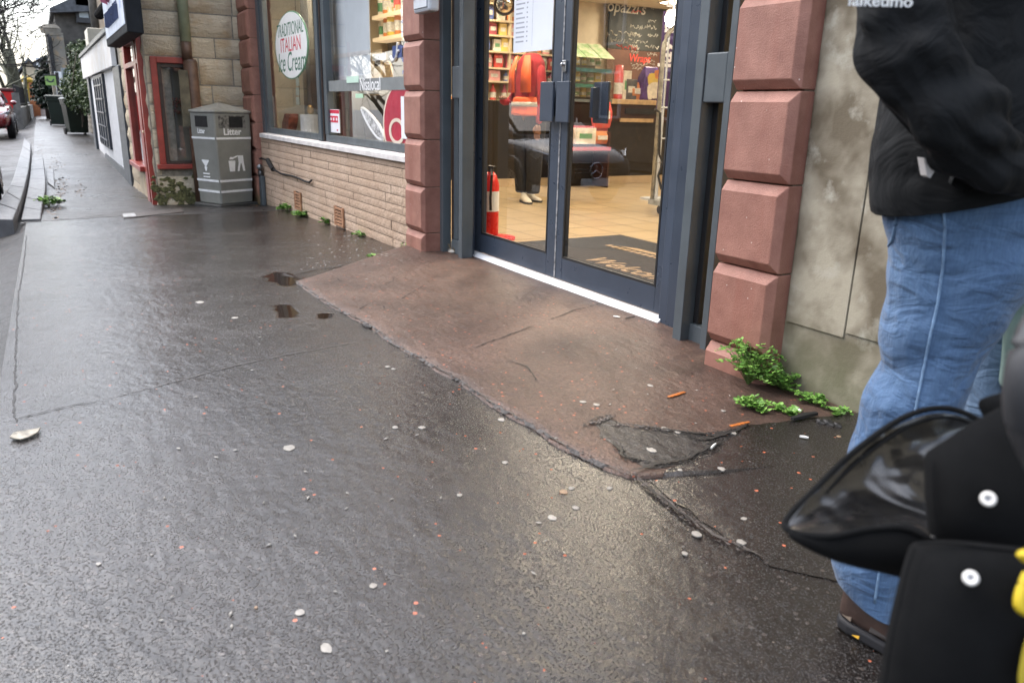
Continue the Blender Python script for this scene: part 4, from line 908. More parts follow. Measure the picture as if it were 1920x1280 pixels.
# sign on a post, white door and pergola
sxp = -40
p, q = xp(86, 160, sxp), xp(105, 143, sxp)
t = thing('hanging_sign', 'bright green hanging sign with a dark emblem beside the ivy', 'sign', (sxp, p.y, p.z))
b = MB(); b.box(sxp-.03, sxp+.03, p.y, q.y, p.z, q.z); b.build('board', mat('lime_green_sign', (.28, .46, .13), .5, .1), t)
b = MB(); cyy, czz = (p.y+q.y)/2-.02, (p.z+q.z)/2+.07
for k in range(14):
    a0, a1 = math.pi*(1+k/14), math.pi*(1+(k+1)/14); b.loft([[(xx, cyy+.15*math.cos(a), czz+.15*math.sin(a)) for a, xx in ((a0, sxp+.031), (a1, sxp+.031), (a1, sxp+.04), (a0, sxp+.04))], [(xx, cyy+.09*math.cos(a), czz+.09*math.sin(a)) for a, xx in ((a0, sxp+.031), (a1, sxp+.031), (a1, sxp+.04), (a0, sxp+.04))]])
b.build('emblem', M_SLATEP, t); 
b = MB(); b.tube([xp(82, 142, sxp), xp(108, 141, sxp)], .04, 6); b.tube([xp(106, 136, sxp), xp(112, 184, sxp)], .07, 8); b.build('post', M_BLACK, t)
p, q = xp(108, 184, -42), xp(118, 135, -42)
b = MB(); b.box(-42.1, -42, p.y, q.y, -.2, q.z); o = b.build('white_gate_post', M_WALLW); tag(o, 'white painted panel standing behind the wheelie bins under the hanging sign', 'panel')
p, q = xp(118, 158, -41), xp(126, 128, -41); b = MB(); b.box(-41.2, -41, p.y, q.y+.6, -.2, q.z); o = b.build('shed', mat('grey_shed', (.30, .33, .34), .6, .2)); tag(o, 'grey shed wall between the white panel and the ivy', 'shed')
# low walls and railing at the bend
p0, p1 = gp(35, 236), gp(62, 212)
t = thing('low_wall', 'low grey wall below the black railing at the bend of the path', 'wall', p0)
b = MB(); w0, w1 = xp(33, 236, -36), xp(66, 206, -58); 
def slab_between(b, A, B, z0, z1, th=.25):
    d = (B-A); d.z = 0; d.normalize(); n = Vector((-d.y, d.x, 0))*th/2
    b.loft([[Vector((P.x, P.y, z)) for P in (A-n, B-n, B+n, A+n)] for z in (z0, z1)])
A, B = gp(36, 237), gp(64, 214); A2, B2 = gp(64, 214), gp(96, 217)
ztop = CAMZ - 24*(A-CAM).length/FPX
slab_between(b, A, B, -.6, A.z+ (237-208)*(A-CAM).length/FPX*.93); b.build('wall', mat('grey_cope_wall', (.16, .155, .14), .8, .2, 3, .4, 20), t)
b = MB(); slab_between(b, B+Vector((0, .3, 0)), B2+Vector((0, .6, 0)), -.6, .25); o = b.build('low_wall', mat('grey_cope_wall_2', (.15, .145, .13), .8, .2, 3)); tag(o, 'short low grey wall closing the end of the path behind the bins', 'wall')
t = thing('railing', 'black iron railing with vertical bars on top of the low grey wall', 'railing', A)
b = MB(); n = 26; top = (237-172)*(A-CAM).length/FPX*.93; bot = (237-206)*(A-CAM).length/FPX*.93
for k in range(n):
    P = A.lerp(B, k/(n-1)); b.tube([(P.x, P.y, A.z+bot), (P.x, P.y, A.z+top)], .022, 5)
b.build('bars', mat('black_iron', (.012, .012, .014), .4, .1), t)
b = MB()
for h in (top, bot+.08): b.tube([(A.x, A.y, A.z+h), (B.x, B.y, A.z+h)], .03, 6)
b.build('rails', mat('black_iron_2', (.012, .012, .014), .4, .1), t)
b = MB(); b.box(-37.6, -37.2, A.y-.1, A.y+.15, -.4, 1.25); o = b.build('gate_pier', mat('grey_pier', (.17, .165, .15), .8, .2)); tag(o, 'square grey stone post at the near end of the black railing', 'post')
# far background
def block_house(name, label, X, pxl, pxr, py_e, py_ridge, m_wall, m_roof, cat='house', depth=7):
    p, q = xp(pxl, py_e, X), xp(pxr, py_e, X); rz = xp((pxl+pxr)/2, py_ridge, X).z; t = thing(name, label, cat, (X, p.y, -.4)); ym = (p.y+q.y)/2
    b = MB(); b.prism([(p.y, -.5), (q.y, -.5), (q.y, p.z), (ym, rz-.05), (p.y, p.z)], 'x', X-depth, X); b.build('wall', m_wall, t)
    b = MB(); e = .35
    for s, ya in ((-1, p.y), (1, q.y)): b.prism([(ya+s*e, p.z-.18), (ya+s*e, p.z+.06), (ym, rz+.16), (ym, rz-.06)], 'x', X-depth-.2, X+.25)
    b.build('roof', m_roof, t); return t, p, q
t, p, q = block_house('cream_house', 'cream gabled house seen between the bare branches and the dark evergreen', -75, 40, 74, 138, 112, mat('cream_render', (.66, .54, .38), .8, .08), M_SLATE)
t, p, q = block_house('grey_house', 'long grey-roofed house far behind the evergreen tree', -95, 60, 150, 122, 100, mat('grey_render', (.33, .31, .29), .8, .1), M_SLATE, depth=12)
b = MB(); P0 = xp(68, 120, -94.9); b.box(-94.95, -94.8, P0.y, P0.y+.9, P0.z-.6, P0.z+.6); b.build('window', M_WALLW, t)
p, q = xp(54, 182, -60), xp(68, 152, -60); b = MB(); b.prism([(p.y, -.5), (q.y, -.5), (q.y, q.z-.25), (p.y, q.z+.2)], 'x', -63, -60); o = b.build('orange_shed', mat('orange_timber', (.42, .15, .06), .7, .15, 6)); tag(o, 'orange-brown timber shed beyond the railing', 'shed')
p, q = xp(40, 206, -62), xp(96, 191, -62); b = MB(); b.box(-62.2, -62, p.y, q.y, -.5, q.z); o = b.build('white_wall', mat('pinkish_white_wall', (.70, .64, .60), .7, .08)); tag(o, 'white wall with a pink stripe beyond the end of the path', 'wall')
b = MB(); b.tube([xp(62, 191, -61.9), xp(80, 202, -61.9)], .12, 6); b.build('stripe', mat('pink_stripe', (.50, .22, .16), .7, .1), o)
b = MB(); b.lathe([(.0, 0), (.3, .05), (.35, .2), (.2, .4), (0, .45)], xp(51, 156, -58), 14); b.tube([xp(51, 156, -58), xp(53, 190, -58)], .09, 8); o = b.build('yellow_post_lamp', mat('yellow_lamp', (.6, .38, .05), .5, .1)); tag(o, 'post with a small yellow cap beside the orange shed', 'post')
t = thing('evergreen_tree', 'dark conical evergreen tree behind the green hanging sign', 'tree', xp(88, 190, -52))
vv = []
for (px, py, r_) in ((82, 126, .45), (84, 140, .75), (90, 152, .95), (84, 165, 1.05), (94, 168, 1.0), (86, 178, 1.1), (97, 180, .9), (79, 118, .3), (84, 112, .2)):
    c = xp(px, py, -52); vv.append((c.x, c.y, c.z, r_, r_*.62, r_*.7))
leaves('crown', M_CONIF, vv, 3600, .13, t, 6); b = MB(); c = xp(88, 190, -52); b.tube([(c.x, c.y, -.5), (c.x, c.y, c.z+1)], .15, 8); b.build('trunk', M_BROWN, t)
# pale blue car roof and red box, parked cars
p = xp(66, 190, -64); b = MB(); b.blob((p.x, p.y, p.z), .8, .9, .35, 0, 3); o = b.build('distant_car', mat('pale_teal_car', (.35, .48, .48), .3, .1), smooth=True); tag(o, 'pale teal car roof just showing above the white wall', 'car')
t = thing('pillar_box', 'tall bright red box with a dark cap behind the parked red car', 'box', gp(18, 228))
X_ = -38; p, q = xp(9, 230, X_), xp(26, 172, X_)
b = MB(); b.box(X_-.5, X_, p.y, q.y, -.3, q.z); b.build('casing', mat('post_red', (.62, .012, .012), .35, .08), t, bevel=.04)
b = MB(); b.box(X_-.55, X_+.05, p.y-.05, q.y+.05, q.z+.003, q.z+.12); b.build('cap', mat('dark_red_cap', (.10, .02, .02), .5, .1), t, bevel=.03)
# ---- parked cars
M_TYRE = mat('tyre_rubber', (.015, .015, .016), .7, .1, 20); M_ALLOY = mat('alloy', (.42, .43, .45), .3, .1, metal=.9); M_CHROME = mat('car_chrome', (.70, .71, .73), .12, .03, metal=1.0)
M_CARGLASS = mat('car_glass', (.012, .014, .016), .06, .1); M_LENS = mat('lamp_lens', (.30, .32, .34), .08, .3, 20); M_PLATE = mat('plate_white', (.75, .75, .75), .4, .03)
def car(label, loc, rz, paint, L=4.5, W=1.86, H=1.56, star=False):
    """hatchback / SUV, nose towards local +x, wheels on z = 0"""
    t = thing('parked_car', label, 'car', loc, 'cars parked along the kerb', rz)
    st = []
    prof = [(-L/2, .55, .80, .80, .78), (-L/2+.05, .42, 1.02, .88, .80), (-L/2+.35, .34, 1.08, .95, .84), (-L*.28, .30, 1.08, .99, .88), (-L*.05, .28, 1.05, 1.0, .90), (L*.12, .28, 1.04, 1.0, .90), (L*.24, .29, 1.03, .99, .86), (L*.36, .30, .98, .96, .80), (L/2-.22, .32, .88, .88, .72), (L/2-.06, .36, .78, .78, .62), (L/2, .44, .66, .68, .56)]
    b = MB(); rings = []
    for x, z0, z1, w, wt in prof:
        hw = W/2*w; ht = W/2*wt; zm = z0+(z1-z0)*.55
        rings.append([Vector((x, -hw*.86, z0)), Vector((x, -hw*.98, z0+.12)), Vector((x, -hw, zm)), Vector((x, -hw*.97, z1-.10)), Vector((x, -ht, z1-.015)), Vector((x, -ht*.5, z1+.03)), Vector((x, ht*.5, z1+.03)), Vector((x, ht, z1-.015)), Vector((x, hw*.97, z1-.10)), Vector((x, hw, zm)), Vector((x, hw*.98, z0+.12)), Vector((x, hw*.86, z0))])
    b.loft(rings); body = b.build('body', paint, t, local=True, smooth=True, sub=2)
    # cabin
    b = MB(); cab_ = [(-L/2+.10, 1.0, 1.10, .80, .74), (-L/2+.30, 1.0, 1.42, .82, .66), (-L*.28, 1.0, H-.02, .86, .66), (-L*.05, 1.0, H, .87, .67), (L*.08, 1.0, H-.06, .87, .66), (L*.20, 1.0, 1.22, .86, .72), (L*.27, 1.0, 1.04, .84, .76)]
    b.loft([[Vector((x, -W/2*w, z0)), Vector((x, -W/2*(w*.6+wt*.4), z0+(z1-z0)*.5)), Vector((x, -W/2*wt, z1-.03)), Vector((x, -W/2*wt*.5, z1)), Vector((x, W/2*wt*.5, z1)), Vector((x, W/2*wt, z1-.03)), Vector((x, W/2*(w*.6+wt*.4), z0+(z1-z0)*.5)), Vector((x, W/2*w, z0))] for x, z0, z1, w, wt in cab_])
    b.build('cabin', paint, t, local=True, smooth=True, sub=1)
    for s in (-1, 1):
        b = MB()
        for xa, xb in ((-L*.30, -L*.045), (-L*.03, L*.15)):
            b.loft([[Vector((x, s*(W/2*w_+o_), z)) for x, z, w_ in ((xa+.08, 1.12, .845), (xb, 1.10, .845), (xb-(.0 if xb < 0 else .22), H-.20, .745), (xa+.18, H-.22, .745))] for o_ in (.0, .012)])
        b.build('side_window', M_CARGLASS, t, local=True)
        for xw in (-L*.31, L*.305):
            b = MB(); b.lathe([(.0, -.10), (.30, -.10), (.335, -.06), (.335, .06), (.30, .10), (.0, .10)], (xw, s*(W/2-.10), .335), 26, (0, 1, 0)); wh = b.build('wheel', M_TYRE, t, local=True, smooth=True)
            b = MB(); b.lathe([(.0, .0), (.06, .03), (.10, .0), (.22, .01), (.235, .03)], (xw, s*(W/2+.002), .335), 20, (0, s, 0))
            for k in range(5):
                a = 2*math.pi*k/5; b.tube([(xw, s*(W/2+.02), .335), (xw+.22*math.cos(a), s*(W/2+.02), .335+.22*math.sin(a))], .022, 6)
            b.build('rim', M_ALLOY, wh, local=True)
            b = MB(); pts = [(xw+.39*math.cos(a), s*(W/2*.985), .335+.39*math.sin(a)) for a in lin(-.15, math.pi+.15, 16)]; b.tube(pts, .045, 8); b.build('wheel_arch', M_BLACK, t, local=True)
        b = MB(); b.blob((L*.17, s*(W/2+.06), 1.12), .10, .10, .075, .05, 2); b.build('mirror', paint, t, local=True, smooth=True)
        # headlamp: swept lens with a chrome brow
        hl = []; b = MB()
        A = [(L/2-.10, .40, .74), (L/2-.17, .64, .76), (L/2-.42, .86, .86), (L/2-.46, .87, .80), (L/2-.22, .72, .64), (L/2-.09, .42, .64)]
        b.loft([[Vector((x+.012, s*(y+.008)*W/1.86, z)) for x, y, z in A], [Vector((x-.06, s*(y-.05)*W/1.86, z)) for x, y, z in A]]); hd = b.build('headlight', M_LENS, t, local=True)
        b = MB(); b.tube([(L/2-.08, s*.42*W/1.86, .755), (L/2-.15, s*.66*W/1.86, .78), (L/2-.42, s*.885*W/1.86, .885)], [.016, .022, .010], 6); b.tube([(L/2-.08, s*.45*W/1.86, .635), (L/2-.2, s*.74*W/1.86, .645), (L/2-.26, s*.80*W/1.86, .70)], [.010, .018, .008], 6); b.build('chrome_brow', M_CHROME, hd, local=True)
        b = MB(); b.box(-L/2-.01, -L/2+.12, s*W/2*.55 if s > 0 else -W/2*.80, s*W/2*.80 if s > 0 else -W/2*.55, .80, .98); b.build('tail_light', mat('tail_red', (.30, .01, .01), .2, .1), t, local=True, bevel=.02)
    b = MB(); b.prism([(-.42, .70), (.42, .70), (.36, .46), (-.36, .46)], 'x', L/2-.05, L/2+.012); g = b.build('grille', M_BLACK, t, local=True, bevel=.01)
    b = MB(); b.box(L/2+.006, L/2+.02, -.41, -.13, .60, .615); b.box(L/2+.006, L/2+.02, .13, .41, .60, .615); b.box(L/2+.006, L/2+.02, -.39, -.13, .55, .562); b.box(L/2+.006, L/2+.02, .13, .39, .55, .562); b.build('grille_bar', M_CHROME, g, local=True)
    if star:
        b = MB(); c = Vector((L/2+.03, 0, .585)); b.tube([c+Vector((0, .115*math.cos(a), .115*math.sin(a))) for a in lin(0, 2*math.pi, 30)], .012, 6, cap=False)
        for k in range(3):
            a = math.pi/2+2*math.pi*k/3; b.tube([c, c+Vector((0, .115*math.cos(a), .115*math.sin(a)))], [.02, .006], 6)
        b.build('emblem', M_CHROME, t, local=True)
    b = MB(); b.box(L/2-.0, L/2+.022, -.26, .26, .36, .47); pl = b.build('number_plate', M_PLATE, t, local=True)
    b = MB(); b.loft([[Vector((x, sy*W/2*wy, z)) for x, sy, wy, z in ((L*.095, -1, .63, H-.07), (L*.095, 1, .63, H-.07), (L*.255, 1, .74, 1.10), (L*.255, -1, .74, 1.10))], [Vector((x+.012, sy*W/2*wy, z+.016)) for x, sy, wy, z in ((L*.095, -1, .63, H-.07), (L*.095, 1, .63, H-.07), (L*.255, 1, .74, 1.10), (L*.255, -1, .74, 1.10))]]); b.build('windscreen', M_CARGLASS, t, local=True)
    return t
M_CARD = mat('dark_grey_car_paint', (.060, .064, .072), .22, .08, 2, coat=1.0); M_CARR = mat('dark_red_car_paint', (.22, .015, .02), .25, .1, 2, coat=1.0)
car('dark grey car parked nearest by the kerb, its nose mirrored in the shop door', (-11.72, -1.56, -.36), R(0), M_CARD, star=True)
car('dark red car parked farther along the kerb behind the grey one', (-31.5, -1.72, -.22), R(0), M_CARR, H=1.62)
# ---- bare trees
M_BARK = mat('grey_bark', (.022, .020, .019), .9, .3, 6, .6, 30); M_BARK2 = mat('pale_green_bark', (.20, .20, .145), .9, .25, 4, .5, 20)
def bare_tree(base_p, label, seed, h, spread, lean, m, r0=.16, depth=6, first=.35, cap_n=2600):
    rnd = random.Random(seed); t = thing('bare_tree', label, 'tree', base_p, 'bare winter trees by the road')
    tr = MB(); br = MB(); todo = [(Vector(base_p), (Vector((0, 0, 1))+Vector(lean)).normalized(), h*first, r0, 0)]; cnt = 0
    while todo and cnt < cap_n:
        p, d, ln, r, lev = todo.pop(0); cnt += 1; pts, rs = [p], [r]; q = Vector(p); dd = Vector(d)
        for k in range(4):
            dd = (dd + Vector((rnd.gauss(0, .11), rnd.gauss(0, .11), rnd.gauss(.03, .09)))).normalized(); q = q + dd*ln/4; pts.append(Vector(q)); rs.append(r*(1-.12*(k+1)))
        (tr if lev == 0 else br).tube(pts, rs, 8 if lev < 2 else (5 if lev < 3 else 3), cap=lev < 2)
        if lev == depth: continue
        for k in range(4 if lev < 5 else 3):
            i = rnd.choice((1, 2, 3, 4)) if k else 4
            ax = Vector((rnd.gauss(0, 1), rnd.gauss(0, 1), rnd.gauss(.15, .5))).normalized()
            nd = (dd + ax*spread).normalized(); todo.append((pts[i], nd, ln*rnd.uniform(.6, .84), max(.0075, rs[i]*rnd.uniform(.42, .62)), lev+1))
    tr.build('trunk', m, t, smooth=True); br.build('branches', m, t); return t
bare_tree((-19.0, -2.75, -.25), 'large bare tree reaching its black branches over the road at the top left', 5, 9.0, .95, (.0, .14, 0), M_BARK, .15, 6, .27, 5200)
for px, lab in ((26, 'pale greenish bare trunk, left of the pair behind the railing'), (42, 'grey bare trunk, right of the pair behind the railing')):
    q = xp(px, 178, -50); bare_tree((q.x, q.y, -.4), lab, px, 6.5, .7, (0, -.03, 0), M_BARK2, .28, 3, .60, 60)
# terrace on the other side of the road (mirrored in the glass and the wet ground)
for k in range(4):
    x0 = -34+k*9.5
    t = thing('terraced_house', ('grey', 'brown', 'pale', 'dark')[k] + ' stone terraced house across the road', 'house', (x0, -10, -.5), 'houses across the road')
    b = MB(); b.box(x0, x0+9.4, -18, -9.6, -1, 4.4+.4*(k % 2)); b.build('wall', (M_RUBBLE, M_WEATH, M_STONE, M_RUBBLE)[k], t)
    z_ = 4.4+.4*(k % 2); b = MB(); b.prism([(-9.3, z_), (-9.3, z_+.15), (-13.8, z_+3.0), (-18.3, z_+.15), (-18.3, z_)], 'x', x0-.05, x0+9.45); b.build('roof', M_SLATE, t)
    for i in range(3):
        for zz in (.9, 3.0):
            b = MB(); xx = x0+1.4+2.9*i; b.box(xx, xx+1.0, -9.6, -9.52, zz, zz+1.35); w = b.build('window', M_WALLW, t); b = MB(); b.box(xx+.08, xx+.92, -9.515, -9.505, zz+.08, zz+1.27); b.build('pane', M_CARGLASS, w)
# ================================================================== inside the shop
def tile_mat():
    m, nt, b, v = base('beige_floor_tiles')
    br = nt.nodes.new('ShaderNodeTexBrick'); br.offset = 0; br.inputs['Scale'].default_value = 1; br.inputs['Brick Width'].default_value = .40; br.inputs['Row Height'].default_value = .40
    br.inputs['Mortar Size'].default_value = .009; br.inputs['Color1'].default_value = (.42, .31, .175, 1); br.inputs['Color2'].default_value = (.46, .345, .20, 1); br.inputs['Mortar'].default_value = (.16, .11, .06, 1)
    nt.links.new(v, br.inputs[0]); c = mix(nt, ramp(nt, noi(nt, v, 3, 4), [(.3, .25), (.7, 0.)]), br.outputs[0], (.42, .31, .18))
    nt.links.new(c, b.inputs['Base Color']); b.inputs['Roughness'].default_value = .28; return m
b = MB(); b.box(-11.1, -1.5, 2.745, 10.6, -.08, .0); tag(b.build('shop_floor', tile_mat()), kind='structure')
M_MAT = mat('charcoal_mat', (.022, .020, .019), .95, .3, 40, .6, 300); M_MATP = mat('mat_print', (.36, .25, .15), .95, .2, 60)
t = thing('door_mat', 'charcoal door mat with tan welcome lettering behind the right door', 'mat', (-4.2, 3.6, .004))
b = MB(); b.box(-5.45, -2.6, 2.86, 4.34, .001, .010); b.build('mat', M_MAT, t)
P0, P1 = zp(1106, 484, .012), zp(1212, 512, .012)
lettering('Welcome to', .27, (P0.x-.02, (P0.y+P1.y)/2, .0112), (1, 0, 0), (0, 1, 0), M_MATP, 'lettering', t, .0006, align='LEFT', sx=.92, shear=.25, bold=.004)
b = MB(); q = zp(1232, 478, .012)
b.loft([[(q.x-.45, q.y-.02, zz), (q.x+.35, q.y+.0, zz), (q.x+.35, q.y+.05, zz), (q.x-.3, q.y+.05, zz)] for zz in (.0105, .0115)]); q = zp(1190, 472, .012)
for k in range(9): b.box(q.x-.35+.075*k, q.x-.30+.075*k, q.y-.03, q.y+.03, .0105, .0115)
q = zp(1140, 502, .012)
for k in range(20): b.box(q.x-.5+.09*k, q.x-.44+.09*k, 2.93, 2.985, .0105, .0115)
b.build('printed_marks', M_MATP, t)
# counter along x = -9.8
M_CDARK = mat('dark_brown_counter_panel', (.016, .0115, .008), .42, .2, 3); M_CRED = mat('reddish_brown_panel', (.05, .02, .013), .45, .2, 3); M_WOOD = mat('pale_beech', (.52, .36, .20), .5, .15, 14)
ct = thing('shop_counter', 'dark brown shop counter with a pale wooden top at the back of the shop', 'counter', (-9.9, 7, 0))
b = MB(); b.box(-10.6, -9.8, 4.6, 9.6, .11, 1.18); b.build('front_panel', M_CDARK, ct)
b = MB(); b.box(-10.6, -9.78, 4.6, 9.6, .0, .108); b.build('skirting', mat('beige_skirting', (.55, .42, .27), .5, .08), ct)
b = MB(); b.box(-10.7, -9.72, 7.42, 9.7, 1.182, 1.255); b.build('worktop', M_WOOD, ct, bevel=.006)
b = MB(); b.box(-9.795, -9.77, 7.2, 9.6, .93, 1.175); b.build('upper_panel', M_CRED, ct)
q0, q1 = xp(1162, 223, -9.76), xp(1224, 219, -9.76); b = MB(); b.box(-9.765, -9.74, q0.y, q1.y, q0.z-.045, q0.z+.01); b.build('price_rail', M_WOOD, ct)
q0, q1 = xp(1172, 216, -9.76), xp(1232, 205, -9.76); b = MB(); b.box(-9.77, -9.745, q0.y, q1.y, q0.z+.02, q1.z); b.build('dark_recess', M_BLACK, ct)
# chalkboard menu on the wall behind
XB = -10.9
cb = thing('chalkboard', 'wide dark chalkboard menu with white and red chalk writing behind the counter', 'board', (XB, 8, 1.8))
p, q = xp(1136, 165, XB), xp(1330, -60, XB); pr_ = xp(1136, 78, XB)
b = MB(); b.box(XB-.04, XB, p.y, q.y+1, pr_.z-.1, q.z); b.build('board', mat('chalkboard_black', (.030, .034, .032), .7, .3, 2), cb)
b = MB(); b.box(XB-.045, XB-.002, p.y, q.y+1, 1.2, pr_.z-.105); b.build('lower_board', mat('brown_board', (.10, .042, .026), .6, .2, 3), cb)
CHW, CHR = mat('white_chalk', (.50, .48, .42), .9, .2), mat('red_chalk', (.60, .06, .04), .8, .2)
def chalk(txt, px, py, sz, m, sx=1.0): lettering(txt, sz, xp(px, py, XB+.004), (0, 1, 0), (0, 0, 1), m, 'lettering', cb, .001, align='LEFT', sx=sx, shear=.15, bold=.002)
chalk('opazzi\'s', 1138, 11, .26, CHW); chalk('Wraps', 1179, 109, .17, CHR)
b = MB(); rnd = random.Random(4)
def scrib(px, py, n, w, m=None):
    q = xp(px, py, XB+.005); y = q.y
    for k in range(n):
        ww = rnd.uniform(.03, .07)*w; pts = [(XB+.006, y+ww*i/3, q.z+rnd.uniform(-.035, .035)*w) for i in range(4)]; b.tube(pts, .006*w, 4); y += ww*1.3
for px, py, n, w in ((1138, 61, 9, 1.3), (1145, 75, 7, 1.2), (1182, 50, 5, 1), (1208, 50, 5, 1), (1215, 40, 4, .8), (1180, 66, 5, .9), (1186, 78, 5, .9), (1215, 66, 4, .9), (1180, 88, 3, 1.4), (1184, 98, 3, 1), (1210, 88, 3, 1.2), (1214, 101, 4, .9), (1182, 122, 5, .9), (1186, 128, 4, .8), (1211, 114, 5, .6), (1212, 120, 5, .6), (1216, 12, 5, 1.2), (1188, 8, 4, 1.4)): scrib(px, py, n, w)
b.build('chalk_scribble', CHW, cb)
b = MB()
for px, py, n, w in ((1155, 88, 6, 1.1), (1184, 22, 4, 1.0)): scrib(px, py, n, w)
b.build('red_chalk_scribble', CHR, cb)
# purple banner stand
XP_ = -7.6
p, q = xp(1232, 205, XP_), xp(1262, 40, XP_)
t = thing('banner', 'tall purple banner with white lettering up its edge, right of the counter', 'banner', (XP_, p.y, 0))
b = MB(); b.box(XP_-.02, XP_, p.y, q.y+.8, p.z, q.z+.1); b.build('cloth', mat('purple_banner', (.055, .028, .12), .5, .15, 4), t)
lettering('lay ner', .30, xp(1247, 128, XP_+.004), (0, 0, 1), (0, -1, 0), mat('banner_white', (.7, .68, .72), .5, .03), 'lettering', t, .001, align='LEFT', sx=.95, bold=.006)
o = t.children[-1] if False else None
b = MB(); b.tube([(XP_-.01, p.y+.1, 0), (XP_-.01, p.y+.1, q.z)], .02, 8); b.box(XP_-.2, XP_+.2, p.y, p.y+.5, .0, .03); b.build('stand', M_LTGREY, t)
# roll cage trolley
XC = -6.62
t = thing('roll_cage', 'grey metal roll cage with an arched frame at the right edge of the doors', 'trolley', (XC, 5.8, 0))
ya, yb = xp(1222, 385, XC).y, 6.45; zt = xp(1250, 45, XC).z; zl = xp(1222, 383, XC).z
b = MB(); arch = [(XC, ya, zl)]+[(XC, ya, zt-.25)]+[(XC, ya+.22*(1-math.cos(a)), zt-.25+.25*math.sin(a)) for a in lin(0, math.pi/2, 6)]+[(XC, yb-.22, zt), (XC, yb, zt-.2), (XC, yb, zl)]
b.tube(arch, .024, 8)
b.build('side_frame', mat('galvanised', (.36, .35, .31), .45, .25, 20, metal=.5), t, smooth=True)
b = MB()
for zz in (.55, .80, 1.12, 1.40): b.tube([(XC, ya, zz), (XC, yb, zz)], .009, 6)
b.build('side_bar', M_LTGREY, t)
b = MB(); b.box(XC-.03, XC+.75, ya-.03, yb+.03, zl, zl+.055); b.build('base', mat('cage_base', (.26, .27, .26), .5, .2, 12), t)
for xx in (XC+.08, XC+.65):
    for yy in (ya+.06, yb-.06):
        b = MB(); b.lathe([(.0, -.016), (.045, -.016), (.045, .016), (.0, .016)], (xx, yy, .046), 14, (0, 1, 0)); b.box(xx-.02, xx+.02, yy-.022, yy+.022, .05, zl); b.build('castor', M_BLACK, t)
b = MB(); b.tube([xp(1228, 205, XC+.03), xp(1238, 212, XC+.05), xp(1236, 290, XC+.04), xp(1243, 305, XC+.05), xp(1234, 330, XC+.04), xp(1240, 355, XC+.05)], .014, 6); b.build('strap', M_BLACK, t)
t = thing('box', 'tall box with a round emblem and an orange panel standing in the roll cage', 'box', (XC+.3, 6.1, zl+.06))
b = MB(); b.box(XC+.12, XC+.52, ya+.16, yb-.06, zl+.058, .93); b.build('carton', mat('grey_carton', (.30, .31, .30), .6, .1), t, bevel=.01)
b = MB(); b.box(XC+.14, XC+.50, ya+.150, ya+.158, .64, .84); b.build('orange_panel', mat('orange_print', (.62, .22, .03), .5, .1), t)
b = MB(); b.lathe([(.07, 0), (.07, .006), (0, .007)], (XC+.25, ya+.158, .885), 18, (0, -1, 0)); b.build('emblem', M_WHITE, t)
# lamp globe on a post behind
q = xp(1262, 36, -7.2); t = thing('globe_lamp', 'round white glowing lamp at the top right of the door glass', 'lamp', q)
b = MB(); b.lathe([(.0, -.095), (.06, -.075), (.09, -.02), (.09, .03), (.06, .08), (.0, .095)], q, 20); b.build('globe', mat('lit_globe', (.9, .88, .8), .4, .02, emit=(1, .92, .75), es=9), t, smooth=True)
b = MB(); b.tube([q+Vector((0, 0, .09)), (q.x, q.y, 2.75)], .012, 6); b.build('cable', M_WHITE, t)
# ceiling lights
M_LIT = mat('lit_ceiling_panel', (.9, .88, .8), .4, .02, emit=(1, .86, .62), es=6)
CL = [(-5.2, 4.1), (-7.9, 4.3), (-5.4, 6.9), (-8.2, 7.0), (-10.0, 8.9), (-3.2, 5.2), (-9.9, 5.0), (-9.6, 2.96), (-7.9, 2.96)]
for k, (x, y) in enumerate(CL):
    t = thing('ceiling_light', 'glowing square ceiling light inside the shop', 'light', (x, y, 2.75), 'ceiling lights inside the shop')
    b = MB(); b.box(x-.28, x+.28, y-.28, y+.28, 2.735, 2.7515); b.build('trim', M_WHITE, t)
    b = MB(); b.box(x-.24, x+.24, y-.24, y+.24, 2.728, 2.734); b.build('diffuser', M_LIT, t)
    l = bpy.data.lights.new('ceiling_lamp', 'AREA'); l.energy = (28 if k == 0 else (4 if k > 6 else 15)); l.size = .46; l.color = (1, .86, .64); lo = bpy.data.objects.new('ceiling_lamp', l); sc.collection.objects.link(lo); lo.location = (0, 0, -.03); lo.parent = t
# wall shelving seen through the left door leaf (x = -9.9)
XS = -10.35
M_SHELF = mat('cream_shelf', (.66, .54, .36), .6, .06)
sh = thing('wall_shelving', 'cream wall shelving full of packets behind the left door leaf', 'shelving', (XS, 5.6, 0))
b = MB(); b.box(XS-.3, XS-.26, 4.3, 7.1, 1.18, 2.7); b.build('back_panel', M_SHELF, sh)
zs = [xp(935, yy, XS).z for yy in (188, 152, 127, 96, 66, 38, 6)]
for z in zs:
    b = MB(); b.box(XS-.258, XS+.02, 4.3, 7.1, z-.025, z); b.build('shelf', M_SHELF, sh)
for y in (4.3, 5.55, 6.0, 7.1):
    b = MB(); b.box(XS-.255, XS+.01, y-.015, y+.015, 1.18, 2.7); b.build('upright', mat('shelf_upright', (.55, .45, .30), .6, .06), sh)
PAL = [(.60, .05, .04), (.75, .70, .60), (.70, .50, .08), (.10, .16, .45), (.08, .30, .12), (.65, .22, .05), (.45, .06, .10), (.60, .62, .66), (.05, .05, .06), (.70, .30, .30)]
PM = [mat('packet_colour', c, .42, .15, 16, col2=tuple(.6*x+.12 for x in c)) for c in PAL]
CN = ['red', 'cream', 'yellow', 'blue', 'green', 'orange', 'dark red', 'silver', 'black', 'pink']
LBL = mat('packet_label', (.72, .70, .64), .5, .15, 40)
rnd = random.Random(17); proto = {}
